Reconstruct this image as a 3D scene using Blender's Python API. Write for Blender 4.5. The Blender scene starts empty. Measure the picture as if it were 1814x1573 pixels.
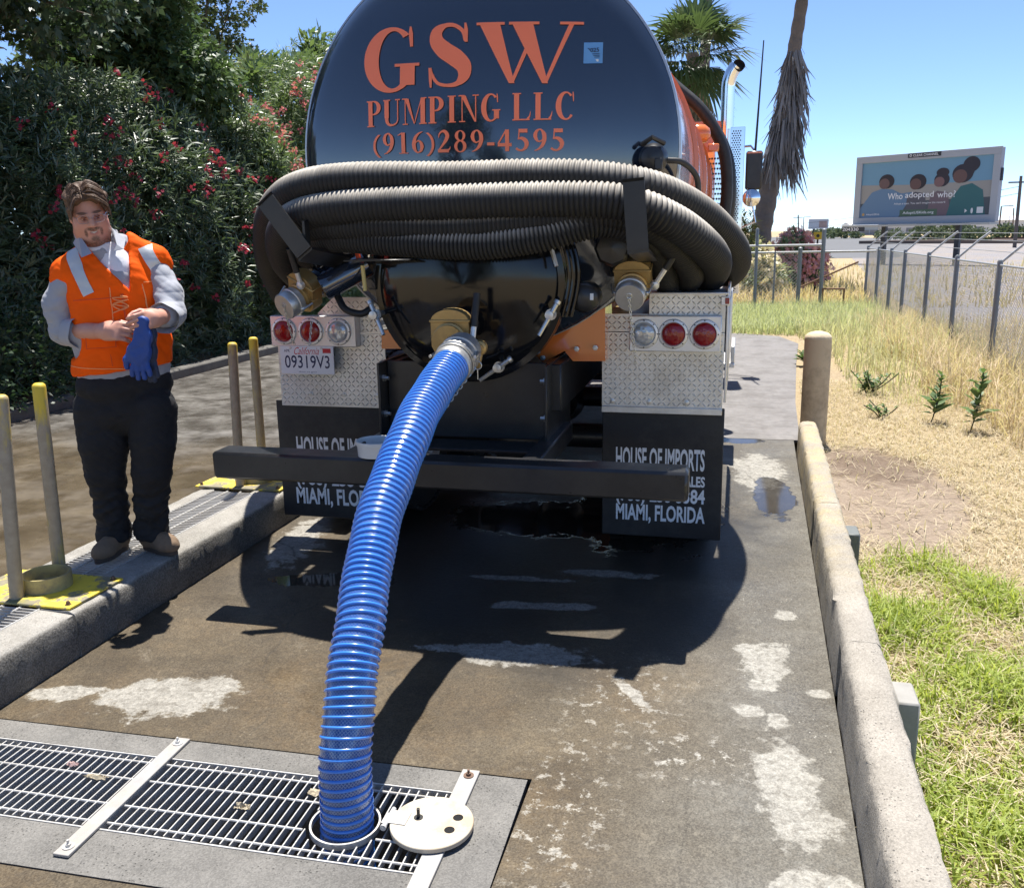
import bpy, math, random
import numpy as np
from mathutils import Vector, Matrix, Quaternion
random.seed(7); RNG = np.random.default_rng(11)
S = bpy.context.scene; COL = S.collection
R_ = math.radians
# ---------------------------------------------------------------- camera
CAM_H, FPX, YAW, PITCH, ROLL = 1.7, 1600.0, R_(14.0), R_(13.0), R_(-1.0)
cam_d = bpy.data.cameras.new('camera'); cam = bpy.data.objects.new('camera', cam_d); COL.objects.link(cam)
cam_d.sensor_fit = 'HORIZONTAL'; cam_d.sensor_width = 36.0; cam_d.lens = FPX/1814*36.0
cam_d.clip_start = 0.05; cam_d.clip_end = 4000
CROT = Matrix.Rotation(YAW, 3, 'Z') @ Matrix.Rotation(math.pi/2-PITCH, 3, 'X') @ Matrix.Rotation(ROLL, 3, 'Z')
cam.matrix_world = Matrix.Translation((0, 0, CAM_H)) @ CROT.to_4x4()
S.camera = cam
# ---------------------------------------------------------------- world, sun, exposure
SUN_EL, SUN_AZ = R_(74.0), R_(-5.0)
w = bpy.data.worlds.new('World'); S.world = w; w.use_nodes = True
nt = w.node_tree; nt.nodes.clear()
sky = nt.nodes.new('ShaderNodeTexSky'); sky.sky_type = 'NISHITA'; sky.sun_disc = False
sky.sun_elevation = SUN_EL; sky.sun_rotation = SUN_AZ; sky.altitude = 10; sky.air_density = 0.5; sky.dust_density = 0.2; sky.ozone_density = 5.0
bg = nt.nodes.new('ShaderNodeBackground'); bg.inputs['Strength'].default_value = 0.13
wo = nt.nodes.new('ShaderNodeOutputWorld')
nt.links.new(sky.outputs[0], bg.inputs[0]); nt.links.new(bg.outputs[0], wo.inputs[0])
sd = bpy.data.lights.new('sun', 'SUN'); sd.energy = 4.9; sd.angle = R_(0.53); sd.color = (1.0, 0.955, 0.89)
sun = bpy.data.objects.new('sun', sd); COL.objects.link(sun)
sdir = Vector((math.cos(SUN_EL)*math.sin(SUN_AZ), math.cos(SUN_EL)*math.cos(SUN_AZ), math.sin(SUN_EL)))
sun.rotation_euler = sdir.to_track_quat('Z', 'Y').to_euler(); sun.location = (0, 0, 30)
S.view_settings.view_transform = 'Standard'; S.view_settings.look = 'None'
S.view_settings.exposure = 0.94; S.view_settings.gamma = 1.0
try: S.view_settings.use_curve_mapping = False
except Exception: pass
S.render.engine = 'CYCLES'
S.cycles.max_bounces = 8; S.cycles.transparent_max_bounces = 12; S.cycles.use_denoising = True

# ---------------------------------------------------------------- geometry helpers
def at(u, v, Y):
    d = CROT @ Vector(((u-907)/FPX, -(v-786.5)/FPX, -1)); t = Y/d.y
    return Vector((d.x*t, Y, CAM_H+d.z*t))
def V3(*a): return Vector(a)
class MB:
    def __init__(s): s.v = []; s.f = []; s.m = []; s.mi = 0
    def add(s, vs, fs):
        b = len(s.v); s.v += [tuple(p) for p in vs]; s.f += [tuple(i+b for i in f) for f in fs]; s.m += [s.mi]*len(fs); return s
    def box(s, c, size, bev=0.0, rot=None):
        x, y, z = [k/2 for k in size]; b = min(bev, x*.9, y*.9, z*.9)
        if b <= 0:
            vs = [(i*x, j*y, k*z) for i in (-1, 1) for j in (-1, 1) for k in (-1, 1)]
            fs = [(0, 1, 3, 2), (4, 6, 7, 5), (0, 4, 5, 1), (2, 3, 7, 6), (0, 2, 6, 4), (1, 5, 7, 3)]
        else:
            vs = []; idx = {}
            for i in (-1, 1):
                for j in (-1, 1):
                    for k in (-1, 1):
                        for ax in range(3):
                            p = [i*x, j*y, k*z]
                            for a2 in range(3):
                                if a2 != ax: p[a2] -= (i, j, k)[a2]*b
                            idx[(i, j, k, ax)] = len(vs); vs.append(tuple(p))
            fs = []
            for ax in range(3):
                a, c2 = (ax+1) % 3, (ax+2) % 3
                for sg in (-1, 1):
                    q = []
                    for (p1, p2) in ((-1, -1), (1, -1), (1, 1), (-1, 1)):
                        t = [0, 0, 0]; t[ax] = sg; t[a] = p1; t[c2] = p2; q.append(idx[(t[0], t[1], t[2], ax)])
                    fs.append(tuple(q if sg > 0 else q[::-1]))
                for s1 in (-1, 1):
                    for s2 in (-1, 1):
                        t0 = [0, 0, 0]; t0[a] = s1; t0[c2] = s2; t1 = list(t0); t0[ax] = -1; t1[ax] = 1
                        q = [idx[(*t0, a)], idx[(*t1, a)], idx[(*t1, c2)], idx[(*t0, c2)]]
                        fs.append(tuple(q if s1*s2 < 0 else q[::-1]))
            for i in (-1, 1):
                for j in (-1, 1):
                    for k in (-1, 1):
                        q = [idx[(i, j, k, 0)], idx[(i, j, k, 1)], idx[(i, j, k, 2)]]
                        fs.append(tuple(q if i*j*k > 0 else q[::-1]))
        c = Vector(c); vs = [Vector(p) for p in vs]
        if rot is not None: vs = [rot @ p for p in vs]
        return s.add([p+c for p in vs], fs)
    def b2(s, lo, hi, bev=0.0):
        return s.box([(a+b)/2 for a, b in zip(lo, hi)], [abs(b-a) for a, b in zip(lo, hi)], bev)
    def tube(s, pts, r, n=12, caps=True, closed=False):
        pts = [Vector(p) for p in pts]; N = len(pts)
        rs = [r]*N if not hasattr(r, '__len__') else list(r)
        up = None; rings = []
        for i, p in enumerate(pts):
            a = pts[i-1] if (i > 0 or closed) else pts[i]; b = pts[(i+1) % N] if (i < N-1 or closed) else pts[i]
            t = (b-a).normalized() if (b-a).length > 1e-9 else Vector((0, 0, 1))
            if up is None:
                up = Vector((0, 0, 1)) if abs(t.z) < .9 else Vector((1, 0, 0))
            sd_ = t.cross(up)
            if sd_.length < 1e-6: sd_ = t.cross(Vector((0, 1, 0)))
            sd_.normalize(); up = sd_.cross(t).normalized()
            rings.append([p+(sd_*math.cos(k*2*math.pi/n)+up*math.sin(k*2*math.pi/n))*rs[i] for k in range(n)])
        vs = [q for rg in rings for q in rg]; fs = []
        M_ = N if closed else N-1
        for i in range(M_):
            j = (i+1) % N
            for k in range(n):
                k2 = (k+1) % n; fs.append((i*n+k, i*n+k2, j*n+k2, j*n+k))
        if caps and not closed:
            fs.append(tuple(range(n-1, -1, -1))); fs.append(tuple((N-1)*n+k for k in range(n)))
        return s.add(vs, fs)
    def cyl(s, a, b, r, n=16, r2=None): return s.tube([a, b], [r, r if r2 is None else r2], n)
    def lathe(s, o, axis, prof, n=24, caps=True):
        """profile [(radius, distance along axis)]"""
        o = Vector(o); ax = Vector(axis).normalized()
        e1 = ax.cross(Vector((0, 0, 1)) if abs(ax.z) < .9 else Vector((1, 0, 0))).normalized(); e2 = ax.cross(e1)
        vs = []; fs = []
        for (r, d) in prof:
            for k in range(n):
                a = 2*math.pi*k/n; vs.append(o+ax*d+(e1*math.cos(a)+e2*math.sin(a))*r)
        for i in range(len(prof)-1):
            for k in range(n):
                k2 = (k+1) % n; fs.append((i*n+k, i*n+k2, (i+1)*n+k2, (i+1)*n+k))
        if caps:
            fs.append(tuple(range(n-1, -1, -1))); fs.append(tuple((len(prof)-1)*n+k for k in range(n)))
        return s.add(vs, fs)
    def prism(s, poly, d):
        """planar polygon (3d pts) extruded by vector d"""
        n = len(poly); d = Vector(d); p0 = [Vector(p) for p in poly]; vs = p0+[p+d for p in p0]
        nn = Vector((0, 0, 0))
        for i in range(n): nn += p0[i].cross(p0[(i+1) % n])
        if nn.dot(d) > 0: a, b = tuple(range(n-1, -1, -1)), tuple(range(n, 2*n))
        else: a, b = tuple(range(n)), tuple(range(2*n-1, n-1, -1))
        fs = [a, b]
        for i in range(n):
            j = (i+1) % n; q = (i, j, n+j, n+i); fs.append(q if nn.dot(d) > 0 else q[::-1])
        return s.add(vs, fs)
    def quad(s, *p): return s.add(p, [tuple(range(len(p)))])
def setmat(me, mat):
    for m in (mat if isinstance(mat, (list, tuple)) else [mat]): me.materials.append(m)
def mesh_of(name, mb, mat, smooth=None):
    me = bpy.data.meshes.new(name)
    me.from_pydata(mb.v, [], mb.f); setmat(me, mat)
    if any(mb.m): me.polygons.foreach_set('material_index', mb.m)
    if smooth is not None:
        me.shade_smooth(); me.set_sharp_from_angle(angle=R_(smooth))
    me.update(); return me
def mesh_np(name, v, f, mat, smooth=None):
    """v (n,3) f (m,k) numpy, one polygon size"""
    me = bpy.data.meshes.new(name); v = np.ascontiguousarray(v, np.float32); f = np.ascontiguousarray(f, np.int32)
    me.vertices.add(len(v)); me.vertices.foreach_set('co', v.ravel())
    k = f.shape[1]; me.loops.add(f.size); me.loops.foreach_set('vertex_index', f.ravel())
    me.polygons.add(len(f)); me.polygons.foreach_set('loop_start', np.arange(0, f.size, k, dtype=np.int32))
    setmat(me, mat); me.update(calc_edges=True); me.validate()
    if smooth is not None:
        me.shade_smooth()
        if smooth < 179: me.set_sharp_from_angle(angle=R_(smooth))
    return me
INV = {}
def link(name, me, parent=None):
    o = bpy.data.objects.new(name, me); COL.objects.link(o)
    if parent is not None:
        o.parent = parent
        if parent.name in INV: o.matrix_parent_inverse = INV[parent.name]
    return o
def obj(name, mb, mat, parent=None, smooth=40): return link(name, mesh_of(name, mb, mat, smooth), parent)
def tag(o, label, cat, group=None, kind=None):
    o['label'] = label; o['category'] = cat
    if group: o['group'] = group
    if kind: o['kind'] = kind
    return o
def thing(name, label, cat, loc=(0, 0, 0), group=None, rz=0.0):
    """Empty at a thing's base; meshes under it are given in world coordinates"""
    o = bpy.data.objects.new(name, None); COL.objects.link(o); o.location = loc; o.rotation_euler = (0, 0, rz); o.empty_display_size = .1
    INV[o.name] = (Matrix.Translation(loc) @ Matrix.Rotation(rz, 4, 'Z')).inverted()
    return tag(o, label, cat, group)
def struct(name, mb, mat, label=None, smooth=40):
    o = obj(name, mb, mat, None, smooth); o['kind'] = 'structure'
    o['category'] = name.replace('_', ' ')
    if label: o['label'] = label
    return o
def catmull(P, n):
    P = [Vector(p) for p in P]; out = []
    Q = [P[0]*2-P[1]]+P+[P[-1]*2-P[-2]]
    L = [(P[i+1]-P[i]).length for i in range(len(P)-1)]; T = sum(L)
    for i in range(1, len(Q)-2):
        m = max(2, int(round(n*L[i-1]/T)))
        for k in range(m):
            t = k/m; a, b, c, d = Q[i-1:i+3]
            out.append(.5*((2*b)+(c-a)*t+(2*a-5*b+4*c-d)*t*t+(3*b-a-3*c+d)*t**3))
    out.append(P[-1]); return out
def resample(pts, step):
    P = np.array([tuple(p) for p in pts]); d = np.r_[0, np.cumsum(np.linalg.norm(np.diff(P, axis=0), axis=1))]
    n = max(2, int(d[-1]/step)); s = np.linspace(0, d[-1], n+1)
    return np.stack([np.interp(s, d, P[:, k]) for k in range(3)], 1), s
def frames(P):
    T = np.gradient(P, axis=0); T /= np.linalg.norm(T, axis=1)[:, None]
    N = np.zeros_like(P); u = np.array([0, 0, 1.]) if abs(T[0, 2]) < .9 else np.array([1., 0, 0])
    for i in range(len(P)):
        u = u-T[i]*u.dot(T[i]); u /= np.linalg.norm(u); N[i] = u
    return T, N, np.cross(T, N)

# ---------------------------------------------------------------- materials
def srgb(r, g, b): return tuple((c/255/12.92 if c/255 <= .04045 else ((c/255+.055)/1.055)**2.4) for c in (r, g, b))
class NT:
    def __init__(s, name):
        s.mat = bpy.data.materials.new(name); s.mat.use_nodes = True; s.t = s.mat.node_tree; s.t.nodes.clear()
        s.out = s.n('ShaderNodeOutputMaterial'); s.p = s.n('ShaderNodeBsdfPrincipled'); s.l(s.p.outputs[0], s.out.inputs[0])
        s.co = None
    def n(s, t): return s.t.nodes.new(t)
    def l(s, a, b): s.t.links.new(a, b)
    def coord(s, kind='Object'):
        if s.co is None: s.co = s.n('ShaderNodeTexCoord')
        return s.co.outputs[kind]
    def inp(s, sock, val):
        if hasattr(val, 'is_linked') or isinstance(val, bpy.types.NodeSocket): s.l(val, sock)
        elif isinstance(val, (tuple, list)) and sock.type == 'RGBA' and len(val) == 3: sock.default_value = (*val, 1)
        else: sock.default_value = val
    def noise(s, scale, detail=4, rough=.6, vec=None, dist=0.0, sv=None):
        t = s.n('ShaderNodeTexNoise'); v = vec if vec is not None else s.coord()
        if sv is not None:
            m = s.n('ShaderNodeMapping'); m.inputs['Scale'].default_value = sv; s.l(v, m.inputs[0]); v = m.outputs[0]
        s.l(v, t.inputs['Vector']); t.inputs['Scale'].default_value = scale; t.inputs['Detail'].default_value = detail
        t.inputs['Roughness'].default_value = rough; t.inputs['Distortion'].default_value = dist
        return t.outputs[0]
    def voro(s, scale, feat='F1', vec=None, out='Distance', rnd=1.0):
        t = s.n('ShaderNodeTexVoronoi'); t.feature = feat; t.inputs['Scale'].default_value = scale; t.inputs['Randomness'].default_value = rnd
        s.l(vec if vec is not None else s.coord(), t.inputs['Vector']); return t.outputs[out]
    def mixv(s, k):
        m = s.n('ShaderNodeVectorMath'); m.operation = 'ADD'; t = s.n('ShaderNodeTexNoise'); t.inputs['Scale'].default_value = 5; t.inputs['Detail'].default_value = 6; s.l(s.coord(), t.inputs['Vector'])
        q = s.n('ShaderNodeVectorMath'); q.operation = 'SCALE'; q.inputs['Scale'].default_value = k; s.l(t.outputs['Color'], q.inputs[0]); s.l(s.coord(), m.inputs[0]); s.l(q.outputs[0], m.inputs[1]); return m.outputs[0]
    def ramp(s, f, *stops):
        r = s.n('ShaderNodeValToRGB'); e = r.color_ramp.elements
        while len(e) < len(stops): e.new(.5)
        for k, (p, c) in enumerate(stops):
            e[k].position = p; e[k].color = (*c, 1) if isinstance(c, (tuple, list)) else (c, c, c, 1)
        s.l(f, r.inputs[0]); return r.outputs[0]
    def mix(s, f, a, b, mode='MIX'):
        m = s.n('ShaderNodeMix'); m.data_type = 'RGBA'; m.blend_type = mode
        s.inp(m.inputs[0], f); s.inp(m.inputs[6], a); s.inp(m.inputs[7], b); return m.outputs[2]
    def math(s, op, a, b=0.0, clamp=False):
        m = s.n('ShaderNodeMath'); m.operation = op; m.use_clamp = clamp; s.inp(m.inputs[0], a); s.inp(m.inputs[1], b); return m.outputs[0]
    def bump(s, h, st=.3, d=.01, prev=None):
        b = s.n('ShaderNodeBump'); b.inputs['Strength'].default_value = st; b.inputs['Distance'].default_value = d
        s.l(h, b.inputs['Height'])
        if prev is not None: s.l(prev, b.inputs['Normal'])
        return b.outputs[0]
    def set(s, **k):
        for a, v in k.items():
            s.inp(s.p.inputs[{'col': 'Base Color', 'rough': 'Roughness', 'metal': 'Metallic', 'nor': 'Normal', 'spec': 'Specular IOR Level', 'trans': 'Transmission Weight', 'coat': 'Coat Weight', 'coatr': 'Coat Roughness', 'alpha': 'Alpha', 'sss': 'Subsurface Weight', 'sheen': 'Sheen Weight', 'ior': 'IOR'}[a]], v)
        return s
MATS = {}
def mat(name, col, rough=.6, metal=0.0, var=.15, scale=8.0, bump=0.0, bscale=60.0, bd=.004, dirt=0.0, dirtcol=(.12, .1, .08), dscale=3.0, **kw):
    if name in MATS: return MATS[name]
    m = NT(name)
    n = m.noise(scale, 5)
    c = m.mix(n, tuple(x*(1-var) for x in col), tuple(min(1, x*(1+var)) for x in col))
    if dirt > 0:
        dn = m.ramp(m.noise(dscale, 8, .72), (.44, 0.0), (.62, 1.0))
        c = m.mix(m.math('MULTIPLY', dn, dirt), c, dirtcol)
    m.set(col=c, metal=metal)
    m.set(rough=m.math('ADD', m.math('MULTIPLY', m.math('SUBTRACT', m.noise(scale*2.3, 4), .5), .22), rough, True))
    if bump > 0: m.set(nor=m.bump(m.noise(bscale, 5), bump, bd))
    for k, v in kw.items(): m.set(**{k: v})
    MATS[name] = m.mat; return m.mat
def leafmat(name, c1, c2, scale=1.6, trans=.35, rough=.45, spec=.4, tint=(1.5, 1.6, .7)):
    m = NT(name)
    g = m.n('ShaderNodeNewGeometry')
    n = m.noise(scale, 3); c = m.mix(m.math('ADD', m.math('MULTIPLY', n, .55), m.math('MULTIPLY', g.outputs['Random Per Island'], .45)), c1, c2)
    m.set(col=c, rough=rough, spec=spec)
    tr = m.n('ShaderNodeBsdfTranslucent'); m.inp(tr.inputs[0], m.mix(.5, c, tuple(min(1, a_*b_) for a_, b_ in zip(c2, tint)), 'MIX'))
    ms = m.n('ShaderNodeMixShader'); ms.inputs[0].default_value = trans
    m.l(m.p.outputs[0], ms.inputs[1]); m.l(tr.outputs[0], ms.inputs[2]); m.l(ms.outputs[0], m.out.inputs[0])
    MATS[name] = m.mat; return m.mat
# ================================================================ SETTING
def ellipse_mask(m, c, r, ns, k=.55, soft=.12, ang=0.0):
    """distorted blob mask in world xy: 1 inside"""
    mp = m.n('ShaderNodeMapping'); mp.vector_type = 'TEXTURE'
    mp.inputs['Location'].default_value = (c[0], c[1], 0); mp.inputs['Rotation'].default_value = (0, 0, ang); mp.inputs['Scale'].default_value = (r[0], r[1], 1e6)
    m.l(m.coord(), mp.inputs[0])
    ln = m.n('ShaderNodeVectorMath'); ln.operation = 'LENGTH'; m.l(mp.outputs[0], ln.inputs[0])
    d = m.math('ADD', ln.outputs['Value'], m.math('MULTIPLY', m.math('SUBTRACT', ns, .5), k*4))
    mr = m.n('ShaderNodeMapRange'); mr.interpolation_type = 'SMOOTHSTEP'
    mr.inputs[1].default_value = 1-soft; mr.inputs[2].default_value = 1+soft; mr.inputs[3].default_value = 1; mr.inputs[4].default_value = 0
    m.l(d, mr.inputs[0]); return mr.outputs[0]
def lane_material():
    m = NT('stained_wet_concrete')
    big = m.noise(.75, 6, .62); mid = m.noise(4.2, 8, .7, dist=.4); fine = m.noise(55, 5, .7); edge = m.noise(7.5, 9, .72)
    agg = m.voro(150)
    brown = m.mix(m.ramp(mid, (.3, 0.0), (.7, 1.0)), (.062, .047, .026), (.135, .107, .066))
    grey = m.mix(m.ramp(mid, (.3, 0.0), (.7, 1.0)), (.07, .067, .06), (.175, .17, .155))
    # grey along the kerb, brown silt in the middle of the lane and to the island
    sx = m.n('ShaderNodeSeparateXYZ'); m.l(m.coord(), sx.inputs[0])
    side = m.ramp(m.math('ADD', m.math('MULTIPLY', m.math('ADD', sx.outputs[0], .55), 1.1), m.math('SUBTRACT', big, .5), True), (.1, 0.0), (.75, 1.0))
    far = m.ramp(m.math('MULTIPLY', m.math('SUBTRACT', sx.outputs[1], 3.4), .5, True), (0.0, 0.0), (.7, 1.0))
    base = m.mix(m.math('MAXIMUM', side, m.math('MULTIPLY', far, .75)), brown, grey)
    ocr = m.math('MULTIPLY', m.ramp(m.noise(1.15, 6, .6), (.46, 0.0), (.62, 1.0)), m.math('SUBTRACT', 1.0, side))
    base = m.mix(m.math('MULTIPLY', ocr, .75), base, m.mix(mid, (.11, .068, .024), (.205, .14, .064)))
    dk = m.ramp(m.noise(1.7, 7, .66), (.42, 0.0), (.62, 1.0))
    base = m.mix(m.math('MULTIPLY', dk, .6), base, (.06, .05, .034))
    blotch = m.ramp(m.noise(2.6, 9, .74, dist=.8), (.62, 0.0), (.67, 1.0))
    base = m.mix(m.math('MULTIPLY', blotch, .4), base, (.34, .325, .295))
    # dried pale blotches
    P = [((.215, 2.64), (.10, .27), .12), ((.25, 2.48), (.10, .1), -.2), ((-2.07, 2.74), (.25, .15), .3), ((-2.5, 2.68), (.15, .06), .3), ((-1.94, 2.84), (.12, .07), .3),
         ((.17, 3.50), (.085, .2), -.15), ((.12, 3.62), (.06, .05), .3), ((.27, 4.0), (.05, .05), 0), ((.36, 3.28), (.04, .03), 0), ((-.82, 3.37), (.27, .10), .05),
         ((-.95, 3.4), (.3, .05), .2), ((-.83, 3.88), (.24, .05), .1), ((.26, 2.15), (.1, .12), 0), ((.1, 3.1), (.05, .05), 0), ((-.33, 3.14), (.03, .12), .6),
         ((-1.05, 4.2), (.25, .03), .05), ((-.6, 4.35), (.25, .05), .05), ((-1.3, 5.5), (.4, .12), 0), ((-.55, 5.2), (.25, .06), 0), ((.2, 6.6), (.18, .5), 0), ((-2.4, 4.5), (.12, .4), 0.2), ((.2, 3.05), (.04, .05), 0)]
    pm = None
    for c, r, a in P:
        e = ellipse_mask(m, c, r, edge, .75, .14, a); pm = e if pm is None else m.math('MAXIMUM', pm, e)
    base = m.mix(m.math('MULTIPLY', pm, m.ramp(mid, (.25, .6), (.55, .96))), base, m.mix(fine, (.33, .32, .285), (.47, .46, .42)))
    spl = m.math('MULTIPLY', m.math('MAXIMUM', ellipse_mask(m, (-.46, 2.4), (.16, .42), big, .3, .5), m.math('MAXIMUM', ellipse_mask(m, (-.08, 2.74), (.22, .16), big, .3, .5), ellipse_mask(m, (-.35, 3.1), (.2, .3), big, .3, .6))), m.ramp(m.noise(19, 7, .75), (.55, 0.0), (.60, 1.0)))
    base = m.mix(m.math('MULTIPLY', spl, .9), base, m.mix(fine, (.36, .35, .31), (.52, .5, .45)))
    mot = m.noise(24, 9, .78, dist=.6)
    base = m.mix(m.math('MULTIPLY', m.ramp(mot, (.38, 1.0), (.54, 0.0)), .55), base, (.055, .044, .03))
    base = m.mix(m.math('MULTIPLY', m.ramp(mot, (.55, 0.0), (.68, 1.0)), .35), base, (.34, .3, .235))
    ck = m.ramp(m.voro(.9, 'DISTANCE_TO_EDGE', vec=m.mixv(.12)), (.0, 1.0), (.006, 0.0))
    base = m.mix(m.math('MULTIPLY', m.math('MULTIPLY', ck, m.ramp(big, (.5, 0.0), (.56, 1.0))), .7), base, (.03, .026, .02))
    # white specks and grit
    sp = m.math('MULTIPLY', m.ramp(m.voro(34, rnd=1.0), (.07, 1.0), (.12, 0.0)), m.ramp(m.noise(1.9, 4), (.52, 0.0), (.60, 1.0)))
    base = m.mix(m.math('MULTIPLY', sp, .8), base, (.55, .54, .5))
    base = m.mix(.30, base, m.mix(m.ramp(m.voro(210, out='Color'), (.25, 0.0), (.8, 1.0)), m.mix(.75, base, (.02, .017, .012)), m.mix(.5, base, (.5, .46, .38))))
    base = m.mix(m.ramp(agg, (.15, .38), (.45, 0.0)), base, m.mix(fine, (.05, .042, .032), (.34, .31, .265)))
    base = m.mix(m.math('MULTIPLY', m.ramp(fine, (.35, 1.0), (.6, 0.0)), .35), base, (.07, .06, .048))
    film = m.mix(1.0, base, m.mix(side, m.mix(m.ramp(m.noise(1.4, 7, .66, dist=.5), (.36, 0.0), (.62, 1.0)), (.50, .43, .32), (.86, .79, .66)), (.95, .95, .92)), 'MULTIPLY')      # damp silt film, thin on the dried patches
    base = m.mix(m.math('MULTIPLY', m.math('MAXIMUM', pm, spl), .8), film, base)
    # standing water
    W = [((.28, 5.95), (.13, .5), 0), ((.0, 7.6), (.25, .13), 0), ((-.5, 5.4), (.45, .7), 0), ((-1.1, 5.2), (.6, .35), 0), ((-1.95, 4.0), (.3, .1), .2)]
    wm = None
    for c, r, a in W:
        e = ellipse_mask(m, c, r, m.noise(3.0, 5) if wm is None else mid, .45, .05, a); wm = e if wm is None else m.math('MAXIMUM', wm, e)
    shade_damp = ellipse_mask(m, (-1.0, 5.2), (1.15, 1.9), m.noise(2.2, 6), .3, .3)  # truck's shadow deepened in the lane colour, together with damp concrete
    base = m.mix(m.math('MULTIPLY', m.math('MULTIPLY', shade_damp, .86), m.math('SUBTRACT', 1.0, m.math('MULTIPLY', pm, .6))), base, (.03, .027, .022))
    damp = m.math('MAXIMUM', shade_damp, m.ramp(m.noise(.9, 5), (.46, 0.0), (.62, 1.0)))
    base = m.mix(m.math('MULTIPLY', wm, .72), base, (.035, .03, .024))
    rg = m.math('ADD', m.math('MULTIPLY', fine, .25), m.ramp(damp, (0.0, .58), (1.0, .30)))
    rg = m.mix(pm, rg, (.8, .8, .8)); rg = m.mix(wm, rg, (.06, .06, .06))
    dry = m.math('SUBTRACT', 1.0, wm)
    h = m.math('MULTIPLY', m.math('ADD', m.math('MULTIPLY', fine, .5), m.math('MULTIPLY', mid, .7)), dry)
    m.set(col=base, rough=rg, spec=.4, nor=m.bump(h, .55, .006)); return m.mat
def concrete(name, c1, c2, yellow=None, grime=.4, side=0.0):
    m = NT(name); mid = m.noise(5, 9, .72); fine = m.noise(70, 5, .7); big = m.noise(1.3, 5)
    c = m.mix(m.ramp(mid, (.3, 0.0), (.7, 1.0)), c1, c2)
    c = m.mix(m.math('MULTIPLY', m.ramp(big, (.45, 0.0), (.7, 1.0)), grime), c, tuple(x*.42 for x in c1))
    c = m.mix(m.ramp(m.voro(120), (.1, .45), (.4, 0.0)), c, m.mix(fine, (.07, .06, .05), tuple(min(1, x*1.4) for x in c2)))
    if side:      # upright faces turned almost black, broken up by noise
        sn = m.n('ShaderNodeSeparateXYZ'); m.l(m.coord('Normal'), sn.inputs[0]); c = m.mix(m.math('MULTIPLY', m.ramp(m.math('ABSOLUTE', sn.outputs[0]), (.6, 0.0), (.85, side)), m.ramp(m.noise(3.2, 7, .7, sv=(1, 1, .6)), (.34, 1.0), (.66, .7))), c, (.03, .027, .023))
    if yellow:
        sx = m.n('ShaderNodeSeparateXYZ'); m.l(m.coord(), sx.inputs[0])
        y = m.ramp(m.math('MULTIPLY', m.math('SUBTRACT', sx.outputs[1], yellow), .6, True), (0.0, 0.0), (1.0, 1.0))
        y = m.math('MULTIPLY', y, m.ramp(m.noise(6, 8, .75), (.38, 0.0), (.62, .75)))
        c = m.mix(y, c, (.5, .39, .19))
    pits = m.ramp(m.voro(75, vec=m.mixv(.05)), (.1, 1.0), (.22, 0.0)); pm_ = m.math('MULTIPLY', pits, m.ramp(m.noise(4, 4), (.45, 0.0), (.6, 1.0)))
    c = m.mix(m.math('MULTIPLY', pm_, .4), c, (.06, .052, .042)); c = m.mix(.2, c, m.mix(m.ramp(m.voro(230, out='Color'), (.25, 0.0), (.8, 1.0)), tuple(x*.35 for x in c1), tuple(min(1, x*1.3) for x in c2)))
    m.set(col=c, rough=.85, spec=.25, nor=m.bump(m.math('SUBTRACT', m.math('ADD', fine, m.math('MULTIPLY', mid, 1.6)), m.math('MULTIPLY', pm_, 1.5)), .75, .007)); return m.mat
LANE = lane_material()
SLABM = concrete('drain_surround_concrete', (.13, .125, .115), (.24, .23, .21), grime=.5)
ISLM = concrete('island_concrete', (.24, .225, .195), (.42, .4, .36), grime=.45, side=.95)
KERBM = concrete('kerb_concrete', (.27, .245, .205), (.42, .385, .33), yellow=3.4, grime=.35)
def dirt_material():
    m = NT('dry_dirt_and_straw'); big = m.noise(.5, 6, .65); mid = m.noise(3, 9, .72, dist=.5); fine = m.noise(45, 6, .75); st = m.noise(30, 6, .7, sv=(1, .25, 1))
    straw = m.mix(st, (.3, .22, .12), (.6, .49, .31)); soil = m.mix(mid, (.26, .195, .145), (.47, .385, .3))
    dirt = ellipse_mask(m, (.98, 6.4), (.55, 1.25), mid, .35, .25, .1)
    dirt = m.math('MAXIMUM', dirt, ellipse_mask(m, (.95, 5.2), (.3, .45), mid, .3, .25))
    c = m.mix(m.math('MAXIMUM', dirt, m.ramp(big, (.5, 0.0), (.7, .55))), straw, soil)
    dk = ellipse_mask(m, (1.05, 7.0), (.4, .5), mid, .5, .4)
    c = m.mix(m.math('MULTIPLY', dk, .55), c, (.1, .065, .045))
    c = m.mix(m.ramp(fine, (.3, .5), (.6, 0.0)), c, (.1, .075, .05))
    m.set(col=c, rough=.95, spec=.1, nor=m.bump(m.math('ADD', fine, m.math('MULTIPLY', mid, 2.0)), .9, .02)); return m.mat
DIRT = dirt_material()
# ground: one sheet to the horizon with the slab bed cut out of it
g = MB(); B = 2500; x0, x1, y0, y1 = -2.75, .56, -4.0, 8.0
for (a, b, c, d) in ((-B, x0, -B, B), (x1, B, -B, B), (x0, x1, -B, y0), (x0, x1, y1, B)):
    g.quad((a, c, -.03), (b, c, -.03), (b, d, -.03), (a, d, -.03))
g.quad((x0, y0, -.6), (x1, y0, -.6), (x1, y1, -.6), (x0, y1, -.6))
for p, q in (((x0, y0), (x1, y0)), ((x1, y0), (x1, y1)), ((x1, y1), (x0, y1)), ((x0, y1), (x0, y0))):
    g.quad((*p, -.03), (*q, -.03), (*q, -.6), (*p, -.6))
struct('ground', g, DIRT, 'dry straw coloured ground stretching to the horizon', None)
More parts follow.
